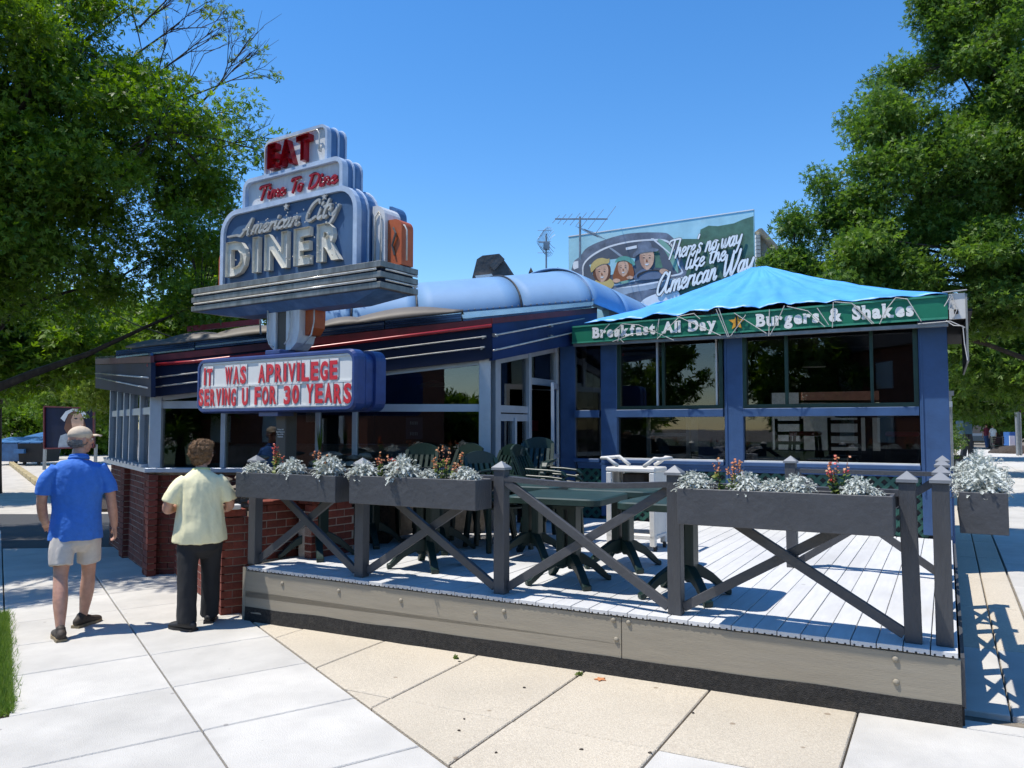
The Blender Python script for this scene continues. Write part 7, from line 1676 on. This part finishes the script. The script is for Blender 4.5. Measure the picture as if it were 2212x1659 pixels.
# ---- side street: kiosk, news boxes, bench, posts, cars, signals
fpD = lambda x, y: ((2900+x/3.3167)/1.4466, (1100+y/3.3167)/1.4466)
def Zat(u, v, Y): return A(u, v, Y)
def fbox(name, x0, y0, x1, y1, Y, d, m, parent=None, lab=None, cat=None):
    a, c = Zat(*fpD(x0, y1), Y), Zat(*fpD(x1, y0), Y); o = MB().box(a.x, c.x, Y, Y+d, a.z, c.z).build(name, K[m] if isinstance(m, str) else m, parent)
    if lab: tag(o, lab, cat)
    return o
lpst = thing('street_lantern', 'grey box lantern on a thin post beside the patio corner down the side street', 'lamp', Zat(*fpD(238, 1040), 24)); fbox('lamp_hood', 175, 402, 268, 452, 24, .5, 'greycap', lpst); fbox('lantern', 205, 510, 252, 570, 24.1, .3, 'white', lpst); fbox('bracket', 214, 453, 244, 509, 24.1, .2, 'steel', lpst)
pA_, pB_ = Zat(*fpD(232, 571), 24.2), Zat(*fpD(240, 1040), 24.2); MB().tube([pA_, Vector((pA_.x, 24.2, .08))], .05, 8).build('post', K['steel'], lpst)
nb_ = thing('mailbox_stand', 'blue-grey box on two dark splayed legs on the side street pavement', 'box', Zat(*fpD(410, 1080), 41)); fbox('box', 370, 712, 455, 850, 41, .7, mat('teal box', (.10,.19,.26)), nb_)
for (xa, xb) in ((395, 362), (425, 452)): a, c = Zat(*fpD(xa, 850), 41.3), Zat(*fpD(xb, 1085), 41.3); c.z = .08; MB().bar(a, c, .22, .22).build('leg', mat('dark leg', (.06,.04,.04)), nb_)
bn = thing('park_bench', 'dark slatted park bench beside the mulch mound on the side street', 'bench', Zat(*fpD(780, 1070), 48)); a = Zat(*fpD(700, 1010), 48); c = Zat(*fpD(860, 1010), 48)
for k in range(4): MB().bar((a.x, 48+k*.13, .52), (c.x, 48.3+k*.13, .52), .09, .03).build('seat_slat', K['green'], bn); MB().bar((a.x+.2, 48.6, .68+k*.11), (c.x+.1, 48.8, .68+k*.11), .03, .08).build('back_slat', K['green'], bn)
for x in (a.x+.1, c.x-.1): MB().tube([(x,48,.09),(x,48.25,.4),(x,48.6,.5),(x+.1,48.8,1.1)], .035, 6).tube([(x+.1,48.9,.09),(x,48.5,.45)], .035, 6).build('end_frame', K['black'], bn)
fbox('news_box', 848, 830, 925, 1000, 50, .6, mat('news blue', (.03,.12,.35)), None, 'blue newspaper box with white front beside the far child', 'newspaper box')
nbx = fbox('poster_card', 848, 868, 900, 978, 49.9, .05, 'white', None, 'white poster panel on the front of the blue newspaper box', 'poster')
for x0, lab in ((915, 'left one of two tall silver meter posts by the red car'), (948, 'right one of two tall silver meter posts by the red car')):
    a, c = Zat(*fpD(x0, 552), 44), Zat(*fpD(x0+17, 552), 44); tag(MB().box(a.x, c.x, 44, 44.2, .08, a.z).build('meter_post', K['steel'], bevel=.03), lab, 'post', 'tall silver posts on the side street')
mo = Zat(*fpD(950, 1075), 44.5); b = MB(); b.ball((mo.x+2.1, 48, .0), (1.6, 1.3, .55), 20, 10, fn=lambda d: 1+.12*noise.noise(d*3)); tag(b.build('mulch_mound', K['bark'], smooth=True), 'low brown mound of mulch round the street tree trunk', 'mound')
def car(x, y, deg, col, lab, suv=False, z=.03):
    t = thing('parked_car', lab, 'car', (x, y, z), deg, 'cars along the side street'); f = Fr(x, y, deg, z); m = mat('car '+lab[:12], col, .25, coat=.6, var=.03); H = 1.75 if suv else 1.42
    prof = [(-2.2,.35),(-2.2,.78),(-2.05,.95 if not suv else 1.05),(-1.5,1.0 if not suv else 1.1),(2.0,1.0 if not suv else 1.1),(2.2,.85),(2.25,.35)]
    b = MB(f); b._add([(px, s_*.86*(1 if pz < .9 else .94), pz) for s_ in (-1, 1) for px, pz in prof], [tuple(range(7)), tuple(range(13, 6, -1))]+[(i, i+7, (i+1) % 7+7, (i+1) % 7) for i in range(7)]); bd_ = b.build('body', m, t, fix=True, bevel=.05)
    cb = [(-1.0,1.0),(-.45,H),(1.0 if not suv else 1.7,H),(1.7 if not suv else 2.05,1.0)]; b = MB(f); b._add([(px, s_*(.80 if pz < 1.2 else .66), pz) for s_ in (-1, 1) for px, pz in cb], [(0,1,2,3),(7,6,5,4)]+[(i, i+4, (i+1) % 4+4, (i+1) % 4) for i in range(4)]); b.build('cabin_glass', K['black'], t, fix=True)
    MB(f).box(-.45, 1.0 if not suv else 1.7, -.66, .66, H-.02, H+.03).build('roof', m, t, bevel=.02)
    for px in (-1.4, 1.4):
        for s_ in (-1, 1): w_ = MB(f).tube([(px, s_*.72, .33), (px, s_*.9, .33)], .33, 16).build('wheel', K['black'], t); MB(f).tube([(px, s_*.901, .33), (px, s_*.91, .33)], .19, 12).build('hubcap', K['steel'], w_)
    for s_ in (-1, 1): MB(f).box(-2.24, -2.18, s_*.7-.14, s_*.7+.14, .68, .82).build('headlight', K['white'], t)
wv = lambda x, y, z=.03: atZ(*fpD(x, y), z)
def carat(x, y, *a, **k): p = wv(x, y); car(p.x, p.y, *a, **k)
car(A(*fpD(1010, 900), 47).x+1.3, 47, 61+180, (.5,.015,.03), 'bright red parked car at the right edge of the photo')
car(A(*fpD(985, 800), 60).x+1.5, 60, 61+180, (.7,.7,.7), 'white van-like vehicle parked behind the red car', suv=True)
car(A(*fpD(560, 820), 72).x, 72, 61+180, (.05,.07,.09), 'dark grey sport utility vehicle behind the far walkers', suv=True)
car(A(*fpD(740, 820), 85).x, 85, 61+180, (.35,.36,.38), 'silver car parked in the distance behind the walkers')
car(A(*fpD(860, 790), 85).x, 88, 61+180, (.6,.6,.6), 'pale car parked in the far distance near the big trunk')
car(A(*fpD(340, 830), 90).x, 90, 61+180, (.5,.5,.52), 'light car crossing far down the street by the patio corner')
gm_ = bpy.data.materials.new('signal green'); gm_.use_nodes = True; nt = gm_.node_tree; nt.nodes.clear(); e_ = nt.nodes.new('ShaderNodeEmission'); e_.inputs[0].default_value = (.1,1,.55,1); e_.inputs[1].default_value = 3; o_ = nt.nodes.new('ShaderNodeOutputMaterial'); nt.links.new(e_.outputs[0], o_.inputs[0])
for (x, y, Y, lab) in ((515, 540, 78, 'far traffic signal showing green, the higher one'), (598, 667, 95, 'farther traffic signal showing green, the lower one')):
    c = A(*fpD(x, y), Y); t = thing('traffic_signal', lab, 'traffic light', c); MB().box(c.x-.2, c.x+.2, Y+.05, Y+.35, c.z-.25, c.z+.85).build('housing', K['black'], t); MB().tube([(c.x, Y+.04, c.z), (c.x, Y-.02, c.z)], .22, 12).build('lens', gm_, t); MB().tube([(c.x+.1, Y+.2, c.z+.9), (c.x+.1, Y+.2, c.z+1.6), (c.x+4, Y+.2, c.z+1.7)], .06, 6).build('arm', K['steel'], t)
# flower tubs against the patio side
for i, (x0, x1, y0, y1, Y, col) in enumerate(((180, 225, 760, 850, 26, (.10,.22,.12)), (245, 305, 785, 1030, 30, (.45,.18,.14)))):
    a, c = A(*fpD(x0, y1), Y), A(*fpD(x1, y0), Y); t = thing('shrub_in_tub', ['green shrub against the patio side past the corner column', 'tub with a yellow-green plant down the side street by the lantern'][i], 'plant', (a.x, Y, .08))
    MB().lathe(((a.x+c.x)/2, Y, .08), [(.22,0),(.3,.5),(.3,.52)], 12).build('tub', K['black'], t)
    rg3 = random.Random(i); cs = [((a.x+c.x)/2+rg3.gauss(0,.22), Y+rg3.gauss(0,.2), .7+rg3.random()*1.0) for _ in range(30)]; me = leaves_mesh('foliage', cs, [.16]*30, 26, .09, K['leafr'] if i == 0 else K['stemleaf'], 90+i); o = bpy.data.objects.new('foliage', me); C.objects.link(o); o.parent = t; o.matrix_basis = parent_inv(t)
